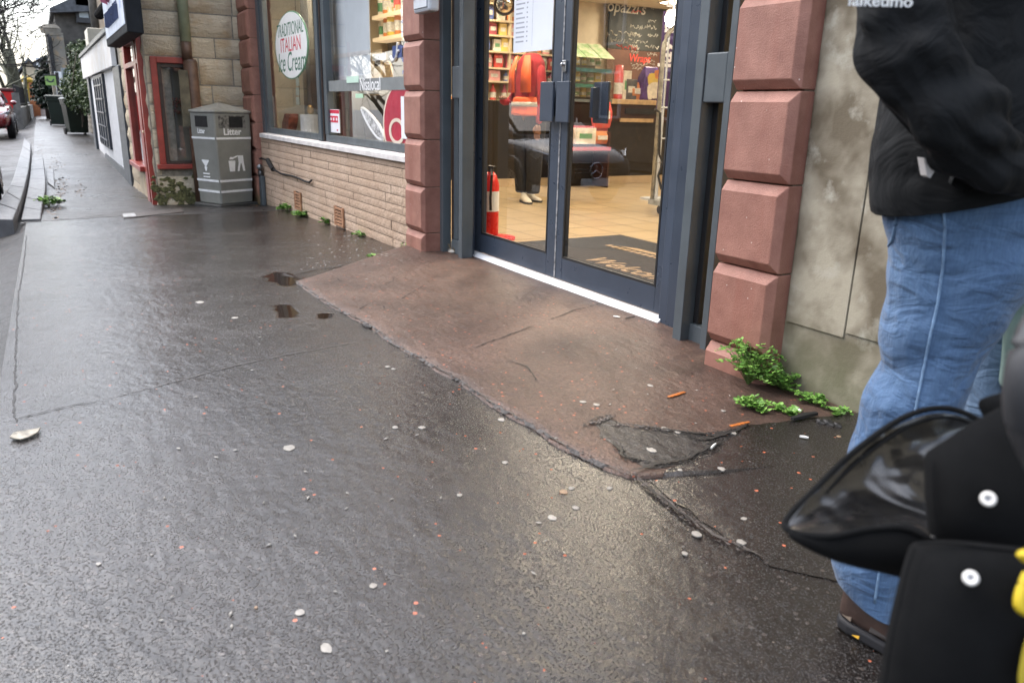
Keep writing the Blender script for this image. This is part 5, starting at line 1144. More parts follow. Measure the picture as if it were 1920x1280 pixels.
def packet(kind, ci, loc, s, where, h):
    """bagged, boxed, bottled or jarred goods: body and label are parts"""
    col_n = CN[ci]; t = thing('packet' if kind < 2 else ('bottle' if kind == 2 else 'jar'), f'small {col_n} ' + ('bag', 'box', 'bottle', 'jar')[kind] + ' ' + where, ('bag', 'box', 'bottle', 'jar')[kind], loc, 'goods ' + where)
    b = MB()
    if kind == 0: b.loft([[Vector((sx*d, sy*w, z)) for sx, sy in ((-1, -1), (1, -1), (1, 1), (-1, 1))] for d, w, z in ((.2*s*.5, s*.9*.5, 0), (.42*s*.5, s*.92*.5, h*.3), (.42*s*.5, s*.95*.5, h*.6), (.12*s*.5, s*.9*.5, h*.93), (.04*s*.5, s*.95*.5, h))])
    elif kind == 1: b.box(-s*.25, s*.25, -s*.5, s*.5, 0, h)
    elif kind == 2: b.lathe([(.0, 0), (s*.30, 0), (s*.32, h*.05), (s*.32, h*.58), (s*.13, h*.74), (s*.12, h*.97), (.0, h)], (0, 0, 0), 14)
    else: b.lathe([(.0, 0), (s*.40, 0), (s*.42, h*.06), (s*.42, h*.76), (s*.36, h*.80), (s*.36, h*.98), (.0, h)], (0, 0, 0), 14)
    b.build('body', PM[ci], t, local=True, bevel=.004 if kind < 2 else 0, smooth=kind > 1)
    b = MB()
    if kind < 2: b.box(s*.245, s*.256, -s*.34, s*.30, h*.34, h*.66)
    else: b.lathe([(s*(.325 if kind == 2 else .425), h*.15), (s*(.325 if kind == 2 else .425), h*.48)], (0, 0, 0), 14)
    b.build('label', LBL if ci not in (1, 7) else PM[(ci+3) % 10], t, local=True)
    return t
for i, z in enumerate(zs[:-1]):
    y = 4.42
    while y < 7.0:
        kd = rnd.choice((0, 0, 1, 1, 3) if i > 1 else (1, 2, 2, 3)); s = rnd.uniform(.11, .19); hh = min((zs[i+1]-z)*.86, rnd.uniform(.14, .30))
        packet(kd, rnd.choice((0, 0, 1, 1, 2, 3, 5, 6, 9)), (XS-.08, y, z), s, 'on the cream shelves behind the left door leaf', hh); y += s*1.25
# black clock / convex mirror hanging near the left of the door
q = yp(946, 8, 3.9); t = thing('convex_mirror', 'round silver convex mirror hanging inside the left door leaf', 'mirror', q)
nd = (CAM-q).normalized(); rr = (q-CAM).length*17/FPX
b = MB(); b.lathe([(rr, 0), (rr*.8, rr*.25), (rr*.45, rr*.42), (.0, rr*.5)], q, 26, nd); b.build('mirror', mat('mirror_silver', (.72, .66, .55), .12, .1, metal=1), t, smooth=True)
b = MB(); b.lathe([(rr*1.1, -.03), (rr*1.1, .01), (rr*.98, .02), (rr*.9, -.03)], q, 26, nd); b.build('rim', M_BROWN, t, smooth=True)
b = MB(); b.tube([q-nd*.03+Vector((0, 0, rr)), (q.x, q.y, 2.75)], .012, 6); b.build('hanger', M_BLACK, t)
# left counter display case seen through the right door leaf
XG = -9.55
t = thing('deli_case', 'glass fronted display case of green and blue trays on the counter', 'display case', (XG, 7.1, 1.0))
y0, y1 = xp(1076, 150, XG).y-.05, xp(1150, 150, XG).y; z0, z1 = xp(1110, 192, XG).z, xp(1110, 100, XG).z
b = MB(); b.box(XG-.5, XG-.46, y0, y1, z0, z1); b.box(XG-.458, XG, y0, y1, z0-.0, z0+.04); b.build('casing', mat('case_grey', (.12, .14, .14), .4, .1), t)
for k, (f, c) in enumerate(((.30, (.05, .20, .16)), (.62, (.04, .18, .20)))):
    b = MB(); zz = z0+(z1-z0)*f; b.box(XG-.45, XG-.02, y0+.02, y1-.02, zz, zz+.05); b.build('tray', mat('case_shelf', c, .4, .3, 20), t)
b = MB()
for k in range(3): b.loft([[Vector((XG+.0, y0+(y1-y0)*(k+.03)/3, z1-.07)), Vector((XG+.0, y0+(y1-y0)*(k+.97)/3, z1-.07)), Vector((XG-.3, y0+(y1-y0)*(k+.97)/3-.06, z1+.14)), Vector((XG-.3, y0+(y1-y0)*(k+.03)/3-.06, z1+.14))], [Vector((XG+.02, y0+(y1-y0)*(k+.03)/3, z1-.06)), Vector((XG+.02, y0+(y1-y0)*(k+.97)/3, z1-.06)), Vector((XG-.28, y0+(y1-y0)*(k+.97)/3-.06, z1+.15)), Vector((XG-.28, y0+(y1-y0)*(k+.03)/3-.06, z1+.15))]])
b.build('sloping_price_board', mat('price_board', (.62, .60, .48), .5, .3, 12, col2=(.25, .5, .2)), t)
b = MB(); b.box(XG-.02, XG-.014, y0, y1, z0+.06, z1-.08); b.build('glass', M_GLASS, t)
y = y0+.1
for f in (.05, .36, .70):
    for k in range(5): packet(rnd.choice((1, 2, 3)), rnd.choice((1, 4, 2, 3)), (XG-.2, y0+.12+(y1-y0-.2)*k/4.6, z0+(z1-z0)*f+.045), .12, 'inside the glass display case', (z1-z0)*.2)
# goods on and below the counter
for px, py, kd, ci, s, h, lab in ((1158, 182, 3, 0, .17, .50, 'tall red tub with white lids at the left end of the wooden worktop'), (1172, 182, 1, 1, .15, .42, 'stack of pale cartons second from the left on the wooden worktop'), (1180, 182, 1, 8, .2, .30, 'dark card terminal box in the middle of the wooden worktop'), (1193, 184, 0, 5, .27, .26, 'orange and yellow sweet bag in the middle of the wooden worktop'), (1204, 184, 0, 0, .2, .22, 'red sweet bag beside the big patterned bag on the worktop'), (1186, 165, 1, 1, .2, .10, 'cream card standing behind the orange sweet bag')):
    q = xp(px, py, -9.95); o = packet(kd, ci, (-9.95 if py > 170 else -10.2, q.y, 1.256), s, 'on the wooden worktop', h); o['label'] = lab
q = xp(1216, 186, -9.9); t = thing('pet_food_bag', 'large purple and orange patterned bag standing upright on the wooden worktop', 'bag', (-9.9, q.y, 1.256))
hh = xp(1220, 126, -9.9).z-1.256; b = MB(); b.loft([[Vector((sx*d, sy*w, z)) for sx, sy in ((-1, -1), (1, -1), (1, 1), (-1, 1))] for d, w, z in ((.08, .17, 0), (.10, .19, hh*.3), (.09, .17, hh*.7), (.02, .12, hh))]); b.build('bag', mat('purple_bag', (.10, .05, .22), .4, .3, 10), t, local=True, bevel=.01)
for k, (yy, zz, ry, rz_, c) in enumerate(((-.02, .55, .10, .16, 2), (.03, .30, .11, .15, 1), (-.06, .25, .06, .14, 1), (.05, .78, .05, .08, 5))):
    b = MB(); b.prism([(yy+ry*math.cos(a)*(1+.2*math.sin(3*a)), zz*hh+rz_*math.sin(a)*(1+.2*math.cos(2*a))) for a in lin(0, 2*math.pi, 16)[:-1]], 'x', .098+.001*k, .104+.001*k); b.build('printed_patch', PM[c], t, local=True)
for px, py, ci, s, h, lab in ((1127, 232, 0, .30, .36, 'red and yellow crisp bag hanging below the glass case'), (1092, 262, 1, .34, .22, 'pale newspaper bundle on the low red shelf by the doors'), (1125, 262, 5, .26, .18, 'orange-red packet on the low red shelf beside the newspapers')):
    q = xp(px, py+8, -9.3); o = packet(0 if ci != 1 else 1, ci, (-9.3, q.y, q.z), s, 'on the low red shelf', h); o['label'] = lab
t = thing('low_shelf', 'low dark red display shelf in front of the counter behind the right door', 'shelf', (-9.4, 7, 0)); q = xp(1080, 236, -9.35); q2 = xp(1080, 275, -9.35); yy1 = xp(1136, 240, -9.35).y
b = MB(); b.box(-9.6, -9.3, q.y-.2, yy1, q.z-.07, q.z); b.build('upper_shelf', PM[6], t); b = MB(); b.box(-9.6, -9.2, q.y-.2, yy1, q2.z-.05, q2.z); b.build('lower_shelf', PM[6], t)
b = MB(); b.box(-9.62, -9.58, q.y-.2, yy1, 0, q.z+.4); b.build('back', M_CDARK, t)
b = MB(); b.box(-9.58, -9.22, yy1-.03, yy1, 0, q.z-.075); b.build('side', M_CRED, t)
# fire extinguisher just inside the left leaf
q = zp(934, 440); ex = thing('fire_extinguisher', 'red fire extinguisher on the floor just inside the left door leaf', 'fire extinguisher', (-5.82, 3.18, 0))
zt = yp(917, 322, 3.18).z; exx = yp(918, 400, 3.18).x; ex.location.x = exx
REDX = mat('extinguisher_red', (.60, .02, .015), .3, .08)
b = MB(); b.lathe([(.0, .03), (.075, .03), (.078, .05), (.078, zt-.10), (.055, zt-.03), (.03, zt), (.0, zt)], (0, 0, 0), 20); b.build('cylinder', REDX, ex, local=True, smooth=True)
b = MB(); b.lathe([(.02, zt), (.022, zt+.05), (.0, zt+.055)], (0, 0, 0), 10); b.box(-.01, .09, -.012, .012, zt+.035, zt+.05); b.build('valve', M_BLACK, ex, local=True)
b = MB(); b.lathe([(.0795, zt*.42), (.0795, zt*.72)], (0, 0, 0), 20); b.build('label', M_WHITE, ex, local=True)
b = MB(); b.tube([(.03, 0, zt+.03), (.10, -.04, zt-.02), (.10, -.05, zt-.2), (.09, -.04, .25)], .012, 6); b.build('hose', M_BLACK, ex, local=True)
b = MB(); b.lathe([(.15, 0), (.15, .02), (.09, .03), (.0, .031)], (.06, .05, 0), 20); b.build('foot_stand', REDX, ex, local=True)
# shopper in the hi-vis waistcoat
M_SKIN = mat('skin', (.45, .26, .18), .55, .1, 8); M_SKIND = mat('skin_brown', (.20, .10, .065), .55, .1, 8)
def loft_obj(rings, name, m, parent, sub=1, wr=0, wf=6.0, seed=0, local=False):
    b = MB(); b.loft(rings)
    if wr:
        for f in range(2): bmesh.ops.subdivide_edges(b.bm, edges=b.bm.edges[:], cuts=1, use_grid_fill=True)
        b.bm.normal_update()
        for v in b.bm.verts: v.co += v.normal*wr*(noise.noise(v.co*wf+Vector((seed, 0, 0)))+.5*noise.noise(v.co*wf*2.3+Vector((0, seed, 0))))
    return b.build(name, m, parent, smooth=True, sub=sub, local=local)
def oval(c, a, bvec, n=14, p=1.0): return [Vector(c)+a*math.cos(2*math.pi*k/n)+bvec*math.sin(2*math.pi*k/n) for k in range(n)]
def ZS(z): return z if z < 1 else 1+(z-1)*1.3
foot = Vector((-7.98, 4.92, 0)); sp = thing('person', 'shopper in red top, orange hi-vis waistcoat, dark trousers and white trainers inside the shop', 'person', foot)
def SP(px, py): return yp(px, py, foot.y)
A_, B_ = Vector((1, 0, 0)), Vector((0, 1, 0)); cx0 = foot.x-.02
body_r = [oval((cx0, foot.y, ZS(z)), A_*w, B_*d) for z, w, d in ((.92, .14, .11), (.97, .17, .13), (1.15, .16, .12), (1.35, .20, .13), (1.46, .14, .10), (1.52, .065, .065), (1.58, .06, .065), (1.62, .075, .09), (1.70, .085, .105), (1.78, .08, .095), (1.83, .04, .05))]
loft_obj(body_r, 'body', M_SKIND, sp, 1)
tro = mat('black_trousers', (.012, .012, .014), .8, .2, 10)
for s in (-1, 1): loft_obj([oval((cx0+s*.085+dx, foot.y+s*.03, z), A_*w, B_*(w*1.1)) for z, w, dx in ((.10, .075, -s*.01), (.3, .085, 0), (.55, .095, 0), (.85, .12, 0), (1.0, .13, -s*.02))], 'trouser_leg', tro, sp, 1, .006)
loft_obj([oval((cx0, foot.y, ZS(z)), A_*w, B_*d) for z, w, d in ((1.02, .225, .16), (1.1, .23, .165), (1.3, .235, .165), (1.45, .21, .14), (1.52, .10, .09))], 'red_top', mat('dark_red_fleece', (.36, .018, .028), .85, .15, 10), sp, 1, .008)
ORG = mat('hi_vis_orange', (.85, .14, .04), .6, .1, 6); SILV = mat('hi_vis_band', (.45, .43, .38), .4, .1, 30)
lo_, hi_ = SP(962, 217).z, SP(980, 178).z
loft_obj([oval((cx0+.02, foot.y-.01, z), A_*w, B_*d) for z, w, d in ((lo_, .285, .20), (lo_+.10, .275, .19), (lo_+.22, .255, .18))], 'waistcoat_skirt', ORG, sp, 1, .010)
loft_obj([oval((cx0+.02, foot.y-.01, z), A_*w, B_*d) for z, w, d in ((lo_+.105, .282, .199), (lo_+.155, .274, .194))], 'reflective_band', SILV, sp, 0)
for s in (-1, 1): loft_obj([[Vector((cx0+s*x, foot.y+y*.9, ZS(z))) for x, y in ((x0, -d), (x1, -d*.85), (x1, -d*.85+.012), (x0, -d+.012))] for z, x0, x1, d in ((lo_+.20, .07, .25, .20), (lo_+.38, .08, .235, .20), (1.50, .07, .16, .15))], 'waistcoat_front', ORG, sp, 0)
ZA = lambda P: [((p[0], p[1], ZS(p[2])), r) for p, r in P]
arm = ZA([((cx0-.22, foot.y, 1.44), .062), ((cx0-.27, foot.y-.02, 1.25), .056), ((cx0-.29, foot.y-.08, 1.12), .052), ((cx0-.24, foot.y-.22, 1.10), .046), ((cx0-.14, foot.y-.30, 1.14), .038)])
b = MB(); b.tube([p for p, r in arm], [r for p, r in arm], 10); b.build('sleeve', bpy.data.materials['dark_red_fleece'], sp, smooth=True, sub=1)
arm2 = ZA([((cx0+.22, foot.y, 1.44), .062), ((cx0+.27, foot.y-.02, 1.22), .056), ((cx0+.28, foot.y-.03, 1.0), .046), ((cx0+.27, foot.y-.05, .90), .040)])
b = MB(); b.tube([p for p, r in arm2], [r for p, r in arm2], 10); b.build('sleeve', bpy.data.materials['dark_red_fleece'], sp, smooth=True, sub=1)
def hand(c, d, n, m, parent, name='hand', L=.18):
    d, n = Vector(d).normalized(), Vector(n).normalized(); s = d.cross(n); b = MB()
    b.loft([[c+d*t*L+s*a*w+n*bb*.016 for a, bb in ((-1, -.6), (-1, .6), (0, 1), (1, .6), (1, -.6), (0, -1))] for t, w in ((0, .026), (.2, .036), (.5, .042), (.56, .038))])
    for k, (off, ln) in enumerate(((-.03, .36), (-.010, .44), (.010, .42), (.029, .33))):
        p = c+d*L*.52+s*off; b.tube([p, p+d*L*ln*.5, p+d*L*ln*.85-n*.012, p+d*L*ln*.95-n*.03], [.0095, .009, .0082, .006], 7)
    p = c+d*L*.12-s*.03; b.tube([p, p-s*.022+d*.03, p-s*.028+d*.062-n*.01], [.012, .0105, .008], 7)
    return b.build(name, m, parent, smooth=True)
hand(Vector(arm[-1][0]), (.8, -.4, .1), (0, 0, 1), M_SKIND, sp); hand(Vector(arm2[-1][0]), (0, -.1, -1), (-1, 0, 0), M_SKIND, sp)
b = MB(); b.blob((cx0, foot.y+.01, ZS(1.765)), .088, .105, .085, .1, 2); b.build('hair', M_BLACK, sp, smooth=True)
TRN = mat('white_trainer', (.66, .60, .50), .6, .1, 12)
def shoe(c, d, L, m_up, m_sole, parent, nm='shoe', H=.10):
    c, d = Vector(c), Vector(d).normalized(); s = Vector((-d.y, d.x, 0)); b = MB()
    P = [(-.335, .010, .50), (-.325, .024, .78), (-.29, .035, .92), (-.22, .041, .95), (-.10, .042, .80), (.10, .044, .72), (.30, .050, .48), (.50, .048, .34), (.64, .034, .24), (.70, .012, .14)]
    b.loft([[c+d*t*L+s*w*a+Vector((0, 0, .018+zz*H*h)) for a, zz in ((-1, 0), (-1.02, .4), (-.62, 1), (0, 1.1), (.62, 1), (1.02, .4), (1, 0), (0, 0))] for t, w, h in P]); o = b.build(nm, m_up, parent, smooth=True, sub=1)
    b = MB(); out = [(t, w*1.12) for t, w, h in P]; pts = [c+d*t*L+s*w for t, w in out]+[c+d*t*L-s*w for t, w in reversed(out)]
    b.loft([[p+Vector((0, 0, z)) for p in pts] for z in (.0, .026)]); b.build('sole', m_sole, o, bevel=.006); return o
shoe((foot.x+.02, foot.y-.06, .0), (1, -.25, 0), .30, TRN, mat('trainer_sole', (.05, .05, .05), .7, .2), sp, 'trainer'); shoe((foot.x-.10, foot.y+.10, .0), (1, .1, 0), .29, TRN, bpy.data.materials['trainer_sole'], sp, 'trainer')
# ---- behind the display window
M_PART = mat('grey_brown_partition', (.22, .20, .17), .6, .1, 2)
t = thing('window_backing', 'grey-brown partition with grey drapes closing the back of the display windows', 'partition', (-8, 3.2, 0))
b = MB(); b.box(-11.0, -7.3, 3.30, 3.36, 0, 1.18); b.build('panel', M_PART, t)
b = MB(); b.box(-11.0, -9.0, 3.305, 3.36, 1.185, 2.7); b.build('upper_panel', mat('taupe_panel', (.26, .235, .20), .6, .1, 2), t)
b = MB(); b.box(-11.0, -7.0, 2.62, 3.29, .60, .70); b.build('window_shelf', mat('window_bed', (.34, .31, .26), .6, .1), t)
def drape(x0, x1, y, z0, z1, m, nm, f=16, tilt=0):
    b = MB(); n = 40; A = [b.bm.verts.new((x0+(x1-x0)*k/n, y+.05*math.sin(f*k/n*2), z0)) for k in range(n+1)]; B = [b.bm.verts.new((x0+tilt+(x1-x0)*k/n*(1 if tilt == 0 else .7), y+.03*math.sin(f*k/n*2), z1)) for k in range(n+1)]
    for k in range(n): b.bm.faces.new((A[k], A[k+1], B[k+1], B[k]))
    return b.build(nm, m, t, smooth=True, solid=.006)
DRP, DRR = mat('grey_drape', (.27, .26, .24), .85, .08, 3), mat('brown_red_drape', (.11, .035, .030), .8, .2, 4)
drape(-10.45, -10.05, 3.0, .70, 2.6, DRP, 'drape', 12); drape(-10.15, -9.5, 3.1, .70, 2.6, DRR, 'drape', 9); drape(-9.45, -9.2, 2.95, .70, 2.6, DRP, 'drape', 10, .25); drape(-8.95, -8.35, 3.0, .70, 2.6, DRP, 'drape', 14, -.1)
for px, py, ci, lab, s, h in ((503, 215, 7, 'pale blue leaflet rack at the left edge of the left window', .20, .34), (512, 190, 7, 'small blue-grey leaflet standing behind the leaflet rack', .16, .2)):
    q = yp(px, py+20, 2.75); t2 = thing('leaflet_rack', lab, 'leaflets', (q.x, 2.75, .70)); b = MB(); b.box(-s*.5, s*.5, -.015, .015, 0, q.z-.70+h); b.build('card', mat('leaflet_blue', (.36, .45, .52), .5, .2, 12), t2, local=True); b = MB(); b.box(-s*.42, s*.42, -.02, -.0155, q.z-.70+.02, q.z-.70+h*.8)
    b.build('print', mat('leaflet_print', (.50, .56, .60), .5, .4, 40), t2, local=True)
q = yp(545, 238, 2.8); t2 = thing('orange_package', 'orange and brown package lying at the bottom of the left window', 'package', (q.x, 2.8, .70)); b = MB(); b.loft([[Vector((x, y, z)) for y in (-.06, .06) for x in ((x0, x1) if y < 0 else (x1, x0))] for z, x0, x1 in ((0, -.25, .02), (.12, -.2, .14), (.24, -.05, .2))]); b.build('body', mat('orange_wrap', (.48, .13, .07), .4, .3, 12), t2, local=True, bevel=.01)
q = yp(558, 178, 2.85); t2 = thing('price_strip', 'hanging column of pale green price cards in the left window', 'price cards', (q.x, 2.85, q.z)); b = MB(); z = yp(558, 197, 2.85).z
for k in range(4): b.box(q.x-.07+.02*k, q.x+.07+.015*k, 2.845, 2.85, z+.115*k, z+.095+.115*k)
b.build('cards', mat('pale_green_card', (.55, .66, .58), .6, .1), t2); b = MB(); b.tube([(q.x+.05, 2.86, z), (q.x+.08, 2.86, 2.7)], .004, 4); b.build('string', M_BLACK, t2)
q = yp(583, 230, 2.9); t2 = thing('white_tin', 'white tin with a small ornament on top at the right of the left window', 'tin', (q.x, 2.9, .70)); b = MB(); b.lathe([(.0, 0), (.13, 0), (.13, .24), (.0, .245)], (0, 0, 0), 20); b.build('tin', M_WHITE, t2, local=True, smooth=False); b = MB(); b.blob((0, 0, .30), .05, .04, .06, .3, 2); b.build('ornament', mat('gold_brown', (.35, .22, .08), .3, .3, metal=.6), t2, local=True)
# lit bottle shelves behind the right window
YB = 3.55
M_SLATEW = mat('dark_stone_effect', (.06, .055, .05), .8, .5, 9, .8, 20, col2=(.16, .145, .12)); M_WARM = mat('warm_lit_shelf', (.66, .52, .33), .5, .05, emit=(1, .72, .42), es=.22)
bs = thing('bottle_shelving', 'warm lit bottle shelves against dark stone-effect panelling behind the right window', 'shelving', (-8, YB, 1.2))
b = MB(); b.box(-9.0, -7.35, YB+.02, YB+.06, 1.19, 2.7); b.build('back_panel', M_SLATEW, bs)
zsh = [yp(715, 72, YB-.1).z, yp(715, 30, YB-.1).z]; zsh.append(zsh[1]+.5)
for z in zsh:
    b = MB(); b.box(-9.0, -7.4, YB-.16, YB+.018, z-.04, z); b.build('shelf', M_WARM, bs)
    x = -8.9
    while x < -7.5:
        s = rnd.uniform(.10, .16); packet(rnd.choice((2, 2, 2, 3, 1)), rnd.choice((5, 2, 5, 6, 3, 7, 1)), (x, YB-.08, z), s, 'on the warm lit shelves behind the right window', rnd.uniform(.2, .36)); x += s*1.25
b = MB(); b.box(-9.0, -7.3, 3.05, 3.28, 1.185, 1.215); b.build('ledge', M_WHITE, bs)
p, q = yp(704, 143, 3.2), yp(716, 93, 3.2); b = MB(); b.origin = (p.x, 3.2, p.z); b.box(p.x-.2, q.x, 3.19, 3.2, p.z, q.z); o = b.build('notice_card', mat('buff_card', (.58, .46, .30), .7, .1)); tag(o, 'buff card with a dark block on it behind the white roller blind', 'card')
b = MB(); b.box(p.x+.02, q.x-.03, 3.184, 3.1895, q.z-.16, q.z-.08); b.build('dark_print', M_BROWN, o)
q = yp(727, 130, 3.15); t2 = thing('bread_board', 'pale round-topped wooden board leaning behind the grey name strip', 'board', (q.x, 3.15, 1.216)); b = MB(); hh = q.z-1.216+.08; b.prism([(-.12, 0), (.12, 0), (.12, hh*.6)]+[(.12*math.cos(a), hh*.6+hh*.4*math.sin(a)) for a in lin(.15, math.pi-.15, 8)]+[(-.12, hh*.6)], 'y', -.012, .012); b.build('board', M_WOOD, t2, local=True, bevel=.004)
def spline(pts, n=6):
    out = []
    P = [pts[0]]+list(pts)+[pts[-1]]
    for i in range(1, len(P)-2):
        for k in range(n):
            t = k/n; a, b_, c, d = (Vector(P[i-1]), Vector(P[i]), Vector(P[i+1]), Vector(P[i+2])); out.append(.5*((2*b_)+(c-a)*t+(2*a-5*b_+4*c-d)*t*t+(3*b_-a-3*c+d)*t**3))
    out.append(Vector(pts[-1])); return out
# ================================================================== person in jeans at the right
RH_ = Vector((RT.x, RT.y, 0)).normalized()
def jean_mat():
    m, nt, b, v = base('blue_denim'); z = noi(nt, scaled(nt, v, (3.2, 3.2, 1.7)), 1.6, 5, .6, .6); w = noi(nt, scaled(nt, v, (260, 260, 40)), 1, 2)
    c = mix(nt, ramp(nt, z, [(.30, 0.), (.72, 1.)]), (.045, .098, .195), (.12, .21, .35))
    c = mix(nt, ramp(nt, w, [(.4, .35), (.6, 0.)]), c, (.045, .09, .19))
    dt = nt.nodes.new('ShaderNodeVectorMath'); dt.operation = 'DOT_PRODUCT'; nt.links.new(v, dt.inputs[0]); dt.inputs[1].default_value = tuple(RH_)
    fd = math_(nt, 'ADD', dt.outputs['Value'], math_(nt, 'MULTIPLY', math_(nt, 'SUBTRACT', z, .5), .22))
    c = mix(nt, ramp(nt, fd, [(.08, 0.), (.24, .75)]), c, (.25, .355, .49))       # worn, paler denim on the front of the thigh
    nt.links.new(c, b.inputs['Base Color']); b.inputs['Roughness'].default_value = .85; b.inputs['Sheen Weight'].default_value = .15
    bump(nt, b, math_(nt, 'ADD', noi(nt, scaled(nt, v, (1, 1, 2.2)), 11, 4, .5, 1.2), math_(nt, 'MULTIPLY', w, .10)), .6, .022, None); return m
def jacket_mat():
    m, nt, b, v = base('black_softshell'); n = noi(nt, v, 5, 4)
    nt.links.new(mix(nt, ramp(nt, n, [(.35, 0.), (.65, 1.)]), (.0055, .006, .0068), (.0095, .0105, .0115)), b.inputs['Base Color']); b.inputs['Roughness'].default_value = .85; b.inputs['Specular IOR Level'].default_value = .25
    bump(nt, b, noi(nt, v, 9, 4, .5, 1.0), .55, .03); return m
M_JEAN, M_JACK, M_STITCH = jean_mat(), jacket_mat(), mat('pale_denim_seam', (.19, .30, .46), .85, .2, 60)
PF = Vector((-.80, 1.40, 0)); NV_ = Vector((-FW.x, -FW.y, 0)).normalized(); RH = Vector((RT.x, RT.y, 0)).normalized(); FH = -NV_
man = thing('person', 'person in a black jacket and blue jeans, hand in pocket, standing by the rendered wall', 'person', (PF.x, PF.y, 0))
def row(yc, xl, xr, depth, off=0.0, n=20, tilt=0.0):
    """horizontal ring whose outline matches pixels xl..xr on row yc, on the upright plane through the person"""
    p0 = PF+FH*off; a, c = vp(xl, yc, p0, NV_), vp(xr, yc+tilt, p0, NV_); ctr = (a+c)/2; h = (c-a)/2
    return [ctr+h*math.cos(2*math.pi*k/n)+FH*depth*math.sin(2*math.pi*k/n) for k in range(n)]
# body: one continuous surface under the clothes, with neck and head
def pz(z, dx=0, off=0): return PF + RH*dx + FH*off + Vector((0, 0, z))
hipc = (vp(1655, 420, PF, NV_)+vp(1960, 420, PF, NV_))/2; HX = (hipc-PF).dot(RH)
bd = [(0.86, .14, .10, HX), (1.0, .155, .115, HX), (1.15, .15, .11, HX+.01), (1.32, .165, .115, HX+.02), (1.42, .15, .10, HX+.03), (1.48, .07, .07, HX+.035), (1.53, .058, .06, HX+.04), (1.57, .068, .07, HX+.055), (1.62, .092, .075, HX+.065), (1.68, .10, .078, HX+.065), (1.74, .093, .075, HX+.06), (1.785, .055, .05, HX+.055), (1.80, .01, .01, HX+.055)]
loft_obj([oval(pz(z, dx), RH*a, FH*d) for z, a, d, dx in bd], 'body', M_SKIN, man, 2)
hc = pz(1.67, HX+.065)
b = MB(); b.blob(hc+RH*.105-Vector((0, 0, .01)), .018, .018, .026, .1, 2)
for s in (-1, 1): b.blob(hc+FH*s*.078-RH*.01, .02, .012, .034, .1, 2)
b.build('nose_and_ears', M_SKIN, man, smooth=True)
b = MB(); b.blob(hc+RH*.09+FH*.03+Vector((0, 0, .025)), .012, .012, .012, 0, 2); b.blob(hc+RH*.09-FH*.03+Vector((0, 0, .025)), .012, .012, .012, 0, 2); b.build('eyes', M_WHITE, man, smooth=True)
b = MB(); b.blob(hc+RH*.087-Vector((0, 0, .055)), .012, .024, .007, 0, 2); b.build('mouth', mat('lips', (.35, .12, .10), .5, .1), man, smooth=True)
b = MB(); b.blob(hc-RH*.012+Vector((0, 0, .05)), .108, .088, .09, .12, 3); b.build('hair', mat('brown_hair', (.05, .03, .02), .7, .3, 40), man, smooth=True)
# jeans: seat and two legs joined into one garment
def leg(rows, nm, off, sd):
    rings = [row(q_[0], q_[1], q_[2], q_[3], off, 20, q_[4] if len(q_) > 4 else 0) for q_ in rows]
    b = MB(); b.loft(rings)
    for _ in range(2): bmesh.ops.subdivide_edges(b.bm, edges=b.bm.edges[:], cuts=1, use_grid_fill=True)
    b.bm.normal_update()
    for v in b.bm.verts:
        p = v.co; q = Vector((p.dot(RH)*3.0, p.dot(FH)*3.0, p.z*8.5 + 1.8*noise.noise(Vector((p.z*2.5, p.dot(RH)*3, sd)))*2))
        f = noise.noise(q+Vector((sd, 0, 0))); g = (1-abs(noise.noise(q*1.15+Vector((3, sd, 1))))*2.2)
        hem = sm(.30, .06, p.z) if False else max(0, min(1, (.26-p.z)/.2))
        dg = 1-abs(noise.noise(Vector((p.dot(RH)*2.2+p.z*3.2, p.z*5.2-p.dot(RH)*3.6, sd*2))))*2.6
        v.co += v.normal*(.0065*f+.0045*max(0, g)*(.35+3.2*hem)+  .013*max(0, dg)*(.4+.6*sm(.2, .6, p.z))+.0015*noise.noise(p*26))
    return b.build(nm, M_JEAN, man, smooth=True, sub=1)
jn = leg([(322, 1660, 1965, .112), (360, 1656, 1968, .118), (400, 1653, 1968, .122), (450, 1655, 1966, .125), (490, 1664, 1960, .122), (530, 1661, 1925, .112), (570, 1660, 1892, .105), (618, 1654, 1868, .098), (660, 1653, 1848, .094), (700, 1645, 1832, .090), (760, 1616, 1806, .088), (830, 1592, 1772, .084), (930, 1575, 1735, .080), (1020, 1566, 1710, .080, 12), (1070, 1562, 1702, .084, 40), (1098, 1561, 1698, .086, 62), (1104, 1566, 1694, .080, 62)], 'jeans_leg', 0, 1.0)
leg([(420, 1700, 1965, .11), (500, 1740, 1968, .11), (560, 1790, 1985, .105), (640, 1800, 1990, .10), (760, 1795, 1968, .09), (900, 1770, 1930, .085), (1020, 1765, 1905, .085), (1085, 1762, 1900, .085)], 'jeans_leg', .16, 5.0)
def on_leg(px, py, push=.0):
    """point on the near surface of the near leg"""
    p = vp(px, py, PF, NV_); return p
